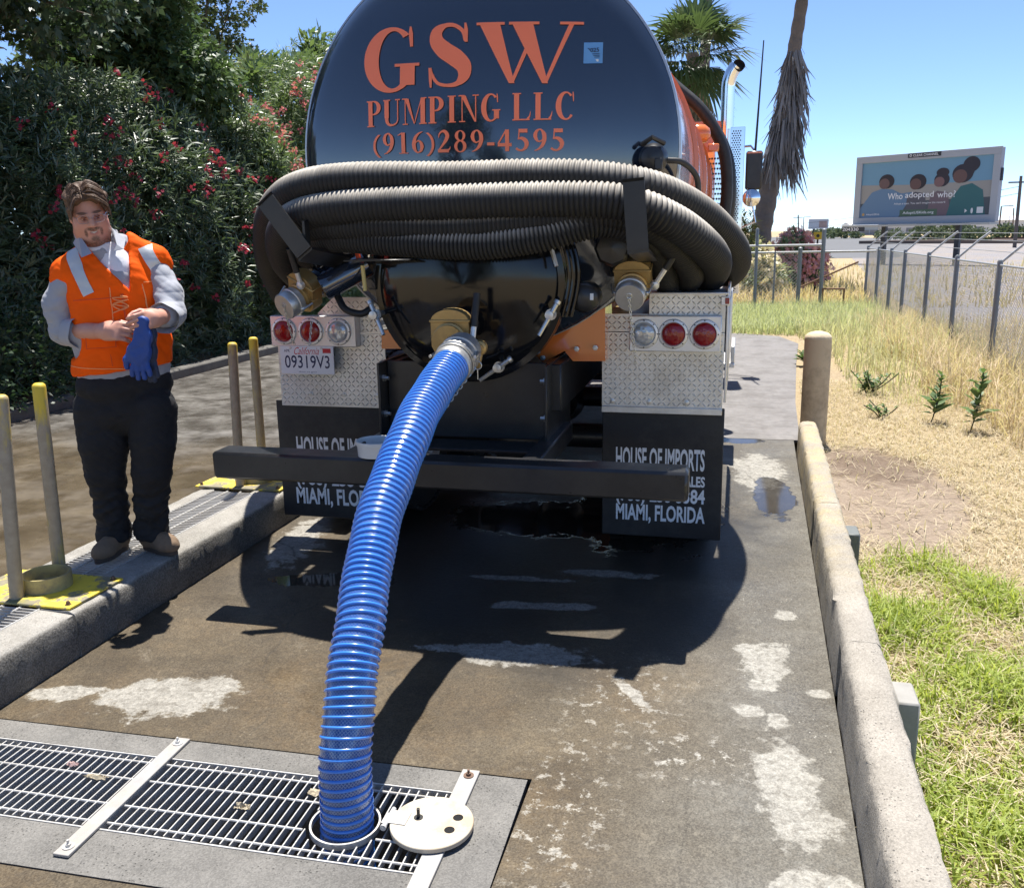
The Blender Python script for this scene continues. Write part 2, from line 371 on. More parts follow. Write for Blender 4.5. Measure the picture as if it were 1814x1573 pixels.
# concrete lane: slabs with open joints
def rd(x, y, a=R_(1.2), c=(-.7, 2.2)):
    dx, dy = x-c[0], y-c[1]; return (c[0]+dx*math.cos(a)-dy*math.sin(a), c[1]+dx*math.sin(a)+dy*math.cos(a))
def slab(mb, poly, z=0.0, th=.2): mb.prism([(x, y, z) for x, y in poly], (0, 0, -th))
A, Bc, Cc, Dc = rd(-2.75, 2.51), rd(-.58, 2.51), rd(-.58, 1.83), rd(-2.75, 1.83)
E0 = rd(-.58, -4)
m1 = MB()
slab(m1, [(-2.74, A[1]+.003), (Bc[0]+.006, Bc[1]+.004), (Cc[0]+.006, -4), (.345-.0212*4-.005, -4), (.345+.0212*7.66-.005, 7.66), (-2.74, 7.66)])
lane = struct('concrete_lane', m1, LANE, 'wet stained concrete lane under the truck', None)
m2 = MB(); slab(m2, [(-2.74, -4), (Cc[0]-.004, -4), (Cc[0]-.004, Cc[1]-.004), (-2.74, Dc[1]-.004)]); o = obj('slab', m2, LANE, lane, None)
m3 = MB(); hx0, hx1, hy0, hy1 = -2.62, -.79, 2.015, 2.405
for q in ([(-2.74, hy1), (-.588, hy1), (-.588, 2.51), (-2.74, 2.51)], [(-2.74, 1.835), (-.588, 1.835), (-.588, hy0), (-2.74, hy0)], [(hx1, hy0), (-.588, hy0), (-.588, hy1), (hx1, hy1)], [(-2.74, hy0), (hx0, hy0), (hx0, hy1), (-2.74, hy1)]):
    slab(m3, [rd(*p) for p in q], -.002, .5)
o = obj('slab', m3, SLABM, lane, None)
m4 = MB(); slab(m4, [(-2.74, 7.69), (.555, 7.69), (.62, 9.5), (.80, 12.5), (.95, 14.6), (.7, 15.6), (.1, 16.0), (-2.74, 16.2)], -.004, .02)
ASPH = mat('weathered_asphalt', (.19, .18, .17), .7, var=.4, scale=14, bump=.7, bscale=90, bd=.006, dirt=.55, dirtcol=(.085, .075, .065), dscale=2.2)
o = obj('path', m4, ASPH, None, None); o['kind'] = 'structure'; o['label'] = 'grey weathered path running on past the truck'
# left lane beyond the island: wet, brown with pale dry sheets
def left_material():
    m = NT('wet_yard_paving'); big = m.noise(.9, 8, .7, sv=(1, .6, 1)); mid = m.noise(3.5, 9, .74); fine = m.noise(60, 5, .7)
    c = m.mix(m.ramp(m.noise(3.0, 7, .62), (.35, 0.0), (.65, 1.0)), (.062, .047, .029), (.125, .1, .066)); pale = m.mix(m.ramp(m.noise(3.4, 8, .66), (.38, 0.0), (.62, 1.0)), (.055, .048, .04), (.165, .155, .138))
    sx = m.n('ShaderNodeSeparateXYZ'); m.l(m.coord(), sx.inputs[0])
    yy = m.math('MULTIPLY', m.math('SUBTRACT', sx.outputs[1], 5.6), .45, True)
    k = m.ramp(m.math('ADD', m.math('MULTIPLY', yy, .45), m.math('MULTIPLY', big, .6)), (.42, 0.0), (.62, 1.0))
    c = m.mix(k, c, pale); c = m.mix(m.math('MULTIPLY', m.ramp(m.noise(8, 9, .8), (.54, 0.0), (.64, 1.0)), .45), c, (.06, .05, .04))
    m.set(col=c, rough=m.mix(m.ramp(m.noise(2.2, 6), (.4, 0.0), (.6, 1.0)), (.14, .14, .14), (.5, .5, .5)), spec=.55, nor=m.bump(m.math('ADD', fine, m.math('MULTIPLY', mid, 2.)), .22, .006)); return m.mat
ml = MB(); ml.prism([(-6.85, -3, -.006), (-3.2, -3, -.006), (-3.2, 40, -.006), (-6.85, 40, -.006)], (0, 0, -.02))
struct('left_lane', ml, left_material(), 'brown wet lane between the island and the hedge', None)
mk = MB(); mk.b2((-7.05, -3, -.028), (-6.87, 40, .11), .02)
hk = struct('hedge_kerb', mk, concrete('old_kerb_concrete', (.1, .095, .085), (.2, .19, .17)), 'low dark kerb along the foot of the hedge')
# ---------------------------------------------------------------- drain: pit, grate, straps, hatch
GALV = mat('worn_galvanised_steel', (.62, .61, .58), .45, .35, var=.2, scale=30, bump=.15, bscale=80, dirt=.35, dirtcol=(.25, .2, .14), dscale=18)
BARE = mat('bright_strap_steel', (.36, .355, .345), .5, .2, var=.12, scale=14, bump=.12, bscale=60, dirt=.35, dirtcol=(.42, .34, .24), dscale=9)
SLUDGE = mat('drain_sludge', (.03, .026, .02), .35, var=.5, scale=20, bump=.8, bscale=30, bd=.02)
RUSTY = mat('rusted_bolt_steel', (.16, .1, .07), .6, .4, var=.4, scale=60, bump=.3, bscale=90)
DARKIRON = mat('dark_iron', (.035, .035, .035), .55, .5, var=.3, scale=30)
pit = MB()
q = [rd(hx0+.001, hy0+.001), rd(hx1-.001, hy0+.001), rd(hx1-.001, hy1-.001), rd(hx0+.001, hy1-.001)]
pit.quad(*[(x, y, -.36) for x, y in q])
ps = obj('drain_pit', pit, SLUDGE, lane, None)
def rdv(x, y, z): a, b = rd(x, y); return (a, b, z)
GR = thing('drain_grate', 'galvanised steel trench grate with the blue hose dropped into it', 'drain grate', rdv(-1.7, 2.2, 0))
rotd = Matrix.Rotation(R_(1.2), 3, 'Z')
bar = MB(); bar.box((0, 0, 0), (.0045, hy1-hy0-.03, .026), .001, rotd); barme = mesh_of('bearing_bar', bar, GALV)
HC = (-1.078, 2.19)      # hose hatch centre (drain frame)
k = 0; xb = hx0+.03
while xb < hx1-.012:
    segs = [(hy0+.015, hy1-.015)]
    dx = xb-HC[0]
    if abs(dx) < .118:
        hh = math.sqrt(.118**2-dx*dx); segs = [(hy0+.015, HC[1]-hh), (HC[1]+hh, hy1-.015)]
    for (ya, yb) in segs:
        if yb-ya < .012: continue
        if len(segs) == 1:
            o = link('bearing_bar', barme, GR); o.location = rdv(xb, (ya+yb)/2, -.0155)
        else:
            b = MB(); b.box(rdv(xb, (ya+yb)/2, -.0155), (.0045, yb-ya, .026), .001, rotd); obj('bearing_bar', b, GALV, GR)
    xb += .0305; k += 1
for yb in (hy0+.04, hy0+.125, hy1-.125-.01, hy1-.04):
    for (xa, xc) in ([(hx0+.01, HC[0]-.115), (HC[0]+.115, hx1-.01)] if abs(yb-HC[1]) < .1 else [(hx0+.01, hx1-.01)]):
        b = MB(); b.tube([rdv(xa, yb, -.005), rdv(xc, yb, -.005)], .0038, 6); obj('cross_rod', b, GALV, GR)
for (ya) in (hy0+.006, hy1-.006):
    b = MB(); b.box(rdv((hx0+hx1)/2, ya, -.018), (hx1-hx0-.004, .006, .034), .001, rotd); obj('edge_angle', b, GALV, GR)
b = MB(); b.box(rdv(hx1-.006, (hy0+hy1)/2, -.018), (.006, hy1-hy0-.02, .034), .001, rotd); obj('edge_angle', b, GALV, GR)
def strap(x, ya, yb, wd, label, rust):
    t = thing('strap', label, 'metal strap', rdv(x, (ya+yb)/2, 0), 'steel straps bolted across the drain grate')
    b = MB(); b.box(rdv(x, (ya+yb)/2, .0045), (wd, yb-ya, .009), .0015, rotd); obj('flat_bar', b, BARE, t)
    for yy in (ya+.035, yb-.035):
        c = Vector(rdv(x, yy, .009))
        b = MB(); b.lathe(c, (0, 0, 1), [(.017, .0005), (.017, .003), (.006, .003)], 16); obj('washer', b, RUSTY if rust else GALV, t)
        b = MB(); b.lathe(c, (0, 0, 1), [(.0085, .003), (.0085, .011), (.004, .0115), (.004, .022)], 6); obj('bolt', b, RUSTY if rust else GALV, t)
strap(-1.815, 1.885, 2.508, .052, 'pale flat steel strap crossing the drain grate on its own, bolted at both ends', False)
strap(-.775, 1.78, 2.515, .058, 'pale flat steel strap running under the round hatch lid', True)
# hatch: ring in the grate, round lid folded back on its hinge
HT = thing('hatch', 'round steel hatch lid lying open beside the hose on the drain grate', 'hatch', rdv(*HC, 0))
cc = Vector(rdv(HC[0], HC[1], 0))
b = MB(); b.lathe(cc, (0, 0, 1), [(.100, -.016), (.100, .003), (.106, .003), (.106, -.016), (.100, -.016)], 48, False); obj('ring', b, GALV, HT)
LC = Vector(rdv(HC[0]+.265, HC[1]+.02, .018))
LIDM = mat('lid_painted_steel', (.52, .475, .39), .55, .1, var=.12, scale=12, bump=.15, bscale=50, dirt=.55, dirtcol=(.42, .27, .12), dscale=7)
def disc_holes(mb, c, r, holes, z0, z1, n=64):
    # fan of quads round the disc with the holes as short dark wells standing a hair proud
    mb.lathe(c, (0, 0, 1), [(.001, z1), (r-.002, z1), (r, z1-.002), (r, z0), (.001, z0)], n, False)
lid_r = .123
b = MB(); disc_holes(b, LC, lid_r, [], -.006, .008); lid = obj('lid', b, LIDM, HT)
BLK = mat('black_hole', (.004, .004, .004), .9)
for (dx, dy) in ((.07, .035), (.062, -.025)):
    b = MB(); b.lathe(LC+Vector((dx, dy, .0084)), (0, 0, 1), [(.0005, 0), (.0135, 0), (.0145, .0006), (.0155, 0)], 20, False); obj('finger_hole', b, BLK, lid)
b = MB(); b.lathe(LC+Vector((-.045, 0.01, .008)), (0, 0, 1), [(.014, 0), (.014, .002), (.005, .002), (.005, .03), (.001, .031)], 12); obj('stud', b, DARKIRON, lid)
hx = LC+Vector((-lid_r-.004, -.005, 0))
b = MB(); b.box(hx+Vector((.028, 0, .0098)), (.055, .06, .003), .001); obj('hinge_leaf', b, GALV, HT)
b = MB(); b.tube([hx+Vector((-.004, -.045, .007)), hx+Vector((-.004, .04, .007))], .0075, 12); b.lathe(hx+Vector((-.004, -.045, .007)), (0, -1, 0), [(.0095, 0), (.0095, .008)], 12); obj('hinge_pin', b, GALV, HT)
b = MB(); b.box(hx+Vector((-.012, 0, .002)), (.02, .05, .003), .001); obj('hinge_leaf', b, GALV, HT)
# rubbish caught in the grate
TRASH = mat('dried_rag', (.36, .31, .22), .9, var=.4, scale=40, bump=.9, bscale=40)
PINK = mat('faded_pink_rag', (.42, .3, .28), .9, var=.4, scale=40, bump=.9, bscale=40)
def rag(c, r, seed, m_):
    rs = np.random.default_rng(seed); mb = MB(); n = 9; vs = []; fs = []
    for i in range(n):
        for j in range(n):
            u, v = (i/(n-1)-.5)*2, (j/(n-1)-.5)*2
            vs.append((c[0]+u*r[0]*(1+.3*rs.normal()*.4), c[1]+v*r[1]*(1+.4*rs.normal()*.4), c[2]+.018*rs.random()*(1-.6*max(abs(u), abs(v)))+.001))
    for i in range(n-1):
        for j in range(n-1): fs.append((i*n+j, (i+1)*n+j, (i+1)*n+j+1, i*n+j+1))
    mb.add(vs, fs); return mb
for k_, (x, y, rx, ry, mm_, lab) in enumerate([(-1.42, 2.2, .032, .016, TRASH, 'small crumpled tan rag in the middle of the drain grate'), (-1.22, 2.31, .045, .02, TRASH, 'crumpled straw coloured rag against the blue hose base'),
        (-2.1, 2.3, .03, .014, PINK, 'faded pinkish scrap on the grate, farther from the strap'), (-1.97, 2.25, .05, .013, TRASH, 'long dirty scrap lying on the grate beside the lone strap')]):
    tag(obj('rag', rag(rdv(x, y, -.003), (rx*.75, ry*.75), k_, mm_), mm_, None), lab, 'rag', 'scraps caught in the drain grate')
# ---------------------------------------------------------------- island with its grates and pipe ports
IX0, IX1, IZ = -3.22, -2.625, .2
TX0, TX1 = -3.10, -2.80
pr = lambda xa, xb, out: [(xa, z) for z in ()]
isl = thing('island', 'long raised concrete island the worker stands on', 'kerb island', ((IX0+IX1)/2, 4, 0))
def rough_extrude(mb, pf, y0, y1, jit, step=.05, fixed=()):
    n = max(1, int((y1-y0)/step)); P = len(pf); vs = []; fs = []
    for i in range(n+1):
        y = y0+(y1-y0)*i/n; e = 1.0 if 0 < i < n else 2.2
        for j, (x, z) in enumerate(pf):
            k = 0 if j in fixed else jit; c_ = random.random()**6*k*2.5
            vs.append((x+(random.random()-.5)*k*e-c_, y, z+(random.random()-.5)*k*e-c_))
    for i in range(n):
        for j in range(P): fs.append((i*P+j, (i+1)*P+j, (i+1)*P+(j+1) % P, i*P+(j+1) % P))
    fs.append(tuple(range(P))); fs.append(tuple(n*P+j for j in range(P-1, -1, -1))); return mb.add(vs, fs)
def iseg(y0, y1):
    b = MB()
    pf = [(TX1, -.02), (IX1-.012, -.02), (IX1, .02), (IX1, .1), (IX1, IZ-.035), (IX1-.010, IZ-.010), (IX1-.035, IZ), (TX1+.06, IZ), (TX1, IZ)]
    rough_extrude(b, pf[::-1], y0, y1, .003, .045, (0, 8, 7))
    pf = [(TX0, -.02), (TX0, IZ), (IX0+.04, IZ), (IX0+.01, IZ-.014), (IX0, IZ-.045), (IX0, -.02)]
    rough_extrude(b, pf, y0, y1, .004, .06, (0, 1, 5))
    b.b2((TX0+.001, y0, -.02), (TX1-.001, y1, .06))
    return b
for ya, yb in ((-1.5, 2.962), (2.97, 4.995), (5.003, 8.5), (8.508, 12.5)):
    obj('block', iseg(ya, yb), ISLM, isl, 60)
def island_grate(y0, y1, label):
    t = thing('island_grate', label, 'grate', ((TX0+TX1)/2, (y0+y1)/2, IZ-.03), 'grates set in the island')
    b = MB(); b.box((0, 0, 0), (TX1-TX0-.012, .0045, .024), .001); me = mesh_of('bearing_bar', b, GALV)
    y = y0+.012
    while y < y1-.01:
        o = link('bearing_bar', me, t); o.matrix_parent_inverse = INV[t.name]; o.location = ((TX0+TX1)/2, y, IZ-.014); y += .027
    for x in (TX0+.008, TX0+.105, TX1-.105, TX1-.008):
        b = MB(); b.tube([(x, y0+.004, IZ-.002), (x, y1-.004, IZ-.002)], .004, 6); obj('long_rod', b, GALV, t)
island_grate(1.2, 2.985, 'island grate at the picture edge in front of the near yellow plate')
island_grate(3.335, 4.775, 'island grate under the feet of the worker')
YEL = mat('worn_yellow_paint', (.72, .55, .04), .5, var=.12, scale=8, bump=.1, bscale=40, dirt=.9, dirtcol=(.25, .22, .17), dscale=6.5)
def plate_mat():
    m = NT('chipped_yellow_plate'); n = m.noise(8, 8, .7); k = m.ramp(n, (.47, 0.0), (.51, 1.0)); nf = m.noise(40, 5)
    c = m.mix(k, m.mix(nf, (.14, .125, .08), (.33, .29, .19)), m.mix(nf, (.68, .5, .03), (.82, .64, .07))); c = m.mix(m.ramp(m.noise(5, 6), (.52, 0.0), (.66, .7)), c, (.2, .19, .05))
    m.set(col=c, rough=.6, nor=m.bump(n, .25, .003)); return m.mat
YELB = plate_mat()
def post_mat():
    m = NT('pipe_post_worn_yellow'); sx = m.n('ShaderNodeSeparateXYZ'); m.l(m.coord(), sx.inputs[0])
    ns = m.noise(9, 7, .7, sv=(1, 1, .25)); nf = m.noise(30, 5)
    hi = m.ramp(m.math('ADD', m.math('MULTIPLY', m.math('SUBTRACT', sx.outputs[2], .2), 1.1), m.math('MULTIPLY', m.math('SUBTRACT', ns, .5), 1.3)), (.80, 0.0), (.98, 1.0))
    bare = m.mix(nf, (.24, .19, .125), (.44, .37, .265)); yel = m.mix(ns, (.55, .38, .03), (.72, .54, .06))
    st = m.ramp(m.noise(14, 7, .7, sv=(1, 1, .2)), (.56, 0.0), (.62, .65))
    c = m.mix(m.math('MAXIMUM', hi, m.math('MULTIPLY', st, .6)), bare, yel)
    c = m.mix(m.ramp(m.noise(22, 6, .7, sv=(1, 1, .4)), (.62, 0.0), (.7, .6)), c, (.07, .05, .03))
    m.set(col=c, rough=.6, metal=0.05, nor=m.bump(nf, .2, .003)); return m.mat
POST = post_mat()
def port_guard(posts, collar, px, py, label):
    t = thing('hose_port_guard', label, 'port guard', (collar[0], collar[1], IZ), 'yellow pipe ports on the island')
    b = MB(); b.b2((px[0], py[0], IZ+.003), (px[1], py[1], IZ+.015), .003); obj('base_plate', b, YELB, t)
    for (x, y, xt) in posts:
        b = MB(); b.lathe((x, y, IZ+.015), (xt-x, 0, .9), [(.0285, 0), (.0285, .872), (.026, .882), (.018, .889), (.001, .891)], 20, True); obj('post', b, POST, t)
    b = MB(); b.lathe((*collar, IZ+.015), (0, 0, 1), [(.105, 0), (.105, .066), (.098, .066), (.098, .01), (.001, .01)], 40, False); obj('pipe_collar', b, mat('collar_worn_yellow', (.48, .4, .16), .6, var=.3, scale=14, bump=.2, bscale=30, dirt=.95, dirtcol=(.2, .17, .12), dscale=5), t)
    for x in (px[0]+.03, px[1]-.03):
        for y in (py[0]+.03, py[1]-.03):
            b = MB(); b.lathe((x, y, IZ+.015), (0, 0, 1), [(.014, 0), (.014, .003), (.009, .003), (.009, .012), (.004, .018)], 6); obj('bolt', b, RUSTY, t)
port_guard([(-2.97, 3.03, -2.9), (-2.985, 3.31, -2.96)], (-2.93, 3.165), (-3.235, -2.66), (2.975, 3.325), 'pair of worn yellow pipe posts on a yellow plate beside the worker')
port_guard([(-2.955, 4.85, -2.925), (-2.95, 5.13, -2.945)], (-2.91, 4.99), (-3.235, -2.655), (4.79, 5.2), 'pair of yellow pipe posts behind the end of the black bumper')
# ---------------------------------------------------------------- right kerb, bollard
kb = thing('kerb', 'long pale concrete kerb along the open side of the lane, yellow towards its far end', 'kerb', (.5, 3.5, 0))
kx = lambda y: .345+.0212*y
def kseg(y0, y1, notch=False, nose=False):
    b = MB(); H = .265; T = .13; prof = []
    if notch: prof = [(.11, -.02), (T, -.02), (T+.004, .22), (T+.002, H-.012), (T-.012, H-.001), (.085, H+.002), (.036, H), (.014, H-.010), (.005, H-.032), (.004, .2), (.11, .2)]
    else: prof = [(0, -.02), (T, -.02), (T+.004, .22), (T+.002, H-.012), (T-.012, H-.001), (.085, H+.002), (.036, H), (.014, H-.010), (.005, H-.032), (0.003, .14), (0.001, .06)]
    n = max(1, int((y1-y0)/.045)) if not notch else 1
    vs = []; fs = []; P = len(prof)
    for i in range(n+1):
        y = y0+(y1-y0)*i/n; k = 1.0
        if nose: t = i/n; k = math.sqrt(max(.02, 1-(t**2.2)*.985))
        for j, (x, z) in enumerate(prof):
            jit = 0 if notch else (random.random()-.5)*.006-(random.random()**9*.012 if z > .2 else 0)*(1 if x < .1 else 0)
            vs.append((kx(y)+x+jit+(0 if not nose else (1-k)*.07*(1 if x < .07 else -1)), y, z*(k if nose else 1)+jit))
    for i in range(n):
        for j in range(P):
            j2 = (j+1) % P; fs.append((i*P+j, i*P+j2, (i+1)*P+j2, (i+1)*P+j))
    fs.append(tuple(range(P-1, -1, -1))); fs.append(tuple(n*P+j for j in range(P)))
    return b.add(vs, fs)
cuts = [(-2, 1.60), (1.71, 3.19), (3.31, 4.95), (5.07, 7.0)]
for i, (a, c) in enumerate(cuts): obj('kerb_block', kseg(a, c), KERBM, kb, 50)
for a, c in ((1.60, 1.71), (3.19, 3.31), (4.95, 5.07)): obj('scupper', kseg(a+.0005, c-.0005, True), KERBM, kb, 50)
obj('kerb_nose', kseg(7.0, 7.62, False, True), KERBM, kb, 50)
ZINC = mat('zinc_bracket', (.33, .32, .29), .8, .0, var=.15, scale=20, dirt=.3)
for y, lab in ((2.82, 'square galvanised steel stub standing in the green grass behind the kerb'), (4.62, 'dark square steel stub behind the kerb by the dry ground')):
    b = MB(); b.b2((kx(y)+.138, y, -.02), (kx(y)+.208, y+.15, .235 if y < 4 else .2), .006)
    tag(obj('steel_stub', b, ZINC if y < 4 else mat('dull_steel', (.16, .17, .16), .6, .4)), lab, 'stub', 'steel stubs behind the kerb')
bl = thing('bollard', 'thick tan concrete filled bollard at the far end of the kerb', 'bollard', (.655, 7.72, 0))
BOLM = mat('bollard_tan_paint', (.58, .46, .29), .75, var=.14, scale=5, bump=.4, bscale=30, bd=.006, dirt=.5, dirtcol=(.16, .11, .07), dscale=4)
b = MB(); b.lathe((.655, 7.72, -.03), (0, 0, 1), [(.106, 0), (.106, .3), (.107, .85), (.104, .868)], 36); obj('pipe', b, BOLM, bl, 30)
b = MB(); b.lathe((.655, 7.72, .838), (0, 0, 1), [(.1065, 0), (.1065, .012), (.1, .03), (.075, .05), (.035, .062), (.001, .064)], 36); obj('concrete_cap', b, mat('cap_concrete', (.6, .5, .34), .9, var=.25, scale=14, bump=.6, bscale=40, bd=.006), bl, 50)
# ================================================================ LETTERING
def seg(a, b, w, n=6, w2=None):
    """straight stroke with horizontal width, returns list of (left,right) pairs"""
    w2 = w if w2 is None else w2
    return [((a[0]+(b[0]-a[0])*t-(w+(w2-w)*t)/2, a[1]+(b[1]-a[1])*t), (a[0]+(b[0]-a[0])*t+(w+(w2-w)*t)/2, a[1]+(b[1]-a[1])*t)) for t in [i/n for i in range(n+1)]]
def arcband(c, ro, ci, ri, a0, a1, n=28):
    out = []
    for i in range(n+1):
        a = R_(a0+(a1-a0)*i/n); out.append(((c[0]+ro[0]*math.cos(a), c[1]+ro[1]*math.sin(a)), (ci[0]+ri[0]*math.cos(a), ci[1]+ri[1]*math.sin(a))))
    return out
def spine(pts, n=36):
    """variable width stroke along a smooth spine: (x,y,width)"""
    P = np.array(catmull([(x, y, 0) for x, y, _ in pts], n)); 
    L = np.r_[0, np.cumsum([math.dist(pts[i][:2], pts[i+1][:2]) for i in range(len(pts)-1)])]
    d = np.r_[0, np.cumsum(np.linalg.norm(np.diff(P, axis=0), axis=1))]; d *= L[-1]/d[-1]
    W = np.interp(d, L, [p[2] for p in pts]); T = np.gradient(P, axis=0); out = []
    for p, t, w_ in zip(P, T, W):
        l = math.hypot(t[0], t[1]) or 1; nx, ny = -t[1]/l, t[0]/l
        out.append(((p[0]+nx*w_/2, p[1]+ny*w_/2), (p[0]-nx*w_/2, p[1]-ny*w_/2)))
    return out
def hbar(x0, x1, y0, y1, n=4): return [((x0+(x1-x0)*i/n, y0), (x0+(x1-x0)*i/n, y1)) for i in range(n+1)]
def stem(x, w, y0=0.0, y1=1.0, sb=True, st=True, sw=.09, sh=.045):
    o = [seg((x, y0+.01), (x, y1-.01), w, 8)]
    if sb: o.append(hbar(x-w/2-sw, x+w/2+sw, y0, y0+sh))
    if st: o.append(hbar(x-w/2-sw, x+w/2+sw, y1-sh, y1))
    return o
TH = .25
def bowlG(): return [arcband((.50, .5), (.47, .52), (.545, .5), (.25, .455), 48, 318, 40)]
GL = {
 'G': (1.08, bowlG()+[seg((.80, .09), (.80, .40), TH, 5), hbar(.58, 1.0, .385, .43), spine([(.83, 1.01, .03), (.84, .9, .07), (.86, .69, .05)], 10)]),
 'S': (.80, [spine([(.63, .72, .05), (.585, .87, .06), (.45, .965, .06), (.30, .965, .07), (.175, .87, .18), (.175, .72, .23), (.30, .58, .27), (.48, .46, .28), (.61, .33, .25), (.62, .18, .19), (.52, .06, .08), (.36, .03, .05), (.2, .07, .05), (.11, .2, .05), (.085, .30, .03)], 60), spine([(.62, 1.0, .03), (.635, .9, .06), (.645, .70, .05)], 8), spine([(.09, 0.0, .03), (.085, .12, .05), (.075, .31, .05)], 8)]),
 'W': (1.45, [seg((.17, .97), (.5, 0), .29, 14, .08), seg((.5, 0), (.72, .62), .05, 8, .06), seg((.63, .97), (.96, 0), .29, 14, .08), seg((.96, 0), (1.30, .97), .05, 14, .07), hbar(-.02, .38, .955, 1.0), hbar(.44, .86, .955, 1.0, 5), hbar(1.14, 1.46, .955, 1.0)]),
 'P': (.9, stem(.22, TH)+[arcband((.42, .725), (.42, .275), (.42, .725), (.18, .215), -92, 92, 22), hbar(.30, .43, .95, 1.0, 2), hbar(.30, .43, .45, .50, 2)]),
 'U': (1.05, [seg((.22, .3), (.22, .98), TH, 6), hbar(.02, .43, .955, 1.0), seg((.86, .3), (.86, .98), .06, 6), hbar(.72, 1.0, .955, 1.0), spine([(.22, .34, .21), (.235, .18, .19), (.36, .05, .11), (.56, .025, .07), (.76, .08, .06), (.855, .2, .06), (.86, .34, .06)], 30)]),
 'M': (1.38, [seg((.17, .0), (.17, .98), .055, 8), hbar(.02, .32, 0, .045), hbar(.0, .3, .955, 1.0), seg((.26, .98), (.68, .02), .22, 14, .05), seg((.69, .05), (1.08, .98), .05, 12), seg((1.15, .01), (1.15, .98), TH, 8), hbar(.95, 1.36, 0, .045), hbar(1.06, 1.36, .955, 1.0)]),
 'I': (.58, stem(.29, TH)),
 'N': (1.06, [seg((.18, 0), (.18, .98), .055, 8), hbar(.02, .34, 0, .045), hbar(.0, .32, .955, 1.0), seg((.24, .98), (.86, 0), .25, 16, .09), seg((.88, 0.0), (.88, .98), .055, 8), hbar(.72, 1.04, .955, 1.0)]),
 'L': (.97, stem(.22, TH)+[hbar(.30, .86, 0, .05), spine([(.9, .32, .02), (.86, .16, .06), (.76, .04, .1)], 10)]),
 'C': (1.05, bowlG()+[spine([(.85, 1.01, .03), (.86, .9, .07), (.88, .66, .04)], 10), ]),
 '1': (.72, [seg((.38, .01), (.38, .98), .19, 8), hbar(.14, .62, 0, .04), spine([(.1, .86, .03), (.2, .9, .06), (.34, .985, .05)], 8)]),
 '2': (.72, [spine([(.1, .68, .03), (.13, .84, .07), (.26, .965, .09), (.42, .95, .16), (.52, .78, .19), (.46, .58, .17), (.30, .36, .11), (.12, .14, .07), (.06, .06, .05)], 40), hbar(.05, .58, 0, .15), spine([(.54, .1, .1), (.62, .16, .06), (.66, .27, .02)], 8)]),
 '4': (.72, [seg((.46, 0), (.46, .98), .18, 8), hbar(.03, .66, .22, .37), spine([(.05, .34, .07), (.24, .66, .07), (.42, .97, .07)], 12)]),
 '5': (.72, [hbar(.2, .6, .83, 1.0), seg((.2, .52), (.235, 1.0), .05, 6), spine([(.16, .56, .05), (.32, .58, .13), (.48, .5, .19), (.56, .34, .19), (.5, .15, .15), (.34, .03, .08), (.18, .06, .1), (.08, .13, .1)], 34)]),
 '6': (.72, [spine([(.6, .99, .03), (.42, .92, .08), (.24, .74, .15), (.155, .48, .19), (.17, .24, .18), (.28, .06, .08), (.38, .035, .06), (.5, .12, .13), (.555, .3, .18), (.51, .47, .14), (.4, .575, .07), (.28, .53, .05), (.2, .44, .04)], 60)]),
 '9': (.72, [spine([(.12, .01, .03), (.3, .08, .08), (.48, .26, .15), (.565, .52, .19), (.55, .76, .18), (.44, .94, .08), (.34, .965, .06), (.22, .88, .13), (.165, .7, .18), (.21, .53, .14), (.32, .425, .07), (.44, .47, .05), (.52, .56, .04)], 60)]),
 '8': (.72, [arcband((.36, .75), (.25, .245), (.375, .75), (.11, .20), 0, 360, 32), arcband((.36, .27), (.29, .285), (.35, .26), (.135, .225), 0, 360, 34)]),
 '(': (.46, [arcband((.62, .39), (.56, .62), (.74, .39), (.55, .6), 118, 242, 26)]),
 ')': (.46, [arcband((-.16, .39), (.56, .62), (-.28, .39), (.55, .6), -62, 62, 26)]),
 '-': (.46, [hbar(.06, .4, .27, .41)]), ' ': (.36, []),
}
def serif_line(text, x0, x1, z0, z1, surf, gap=.06, slope=0.0):
    """meshes letters between x0..x1, baseline z0, cap top z1, laid on y=surf(x,z)"""
    tot = sum(GL[c][0] for c in text)+gap*(len(text)-1); k = (x1-x0)/tot; hh = z1-z0; outs = []; x = 0.0; lay = 0
    for c in text:
        wd, parts = GL[c]
        if parts:
            mb = MB()
            for pr_ in parts:
                lay = (lay+1) % 4; vs = []; fs = []
                for (a, b) in pr_:
                    for (px_, py_) in (a, b):
                        X = x0+(x+px_)*k; Z_ = z0+py_*hh+slope*(x+px_)*k; vs.append((X, surf(X, Z_)-.0045-lay*.0005, Z_))
                for i in range(len(pr_)-1): fs.append((2*i, 2*i+1, 2*i+3, 2*i+2))
                mb.add(vs, fs)
            outs.append((c, mb))
        x += wd+gap
    return outs
DG = bpy.context.evaluated_depsgraph_get
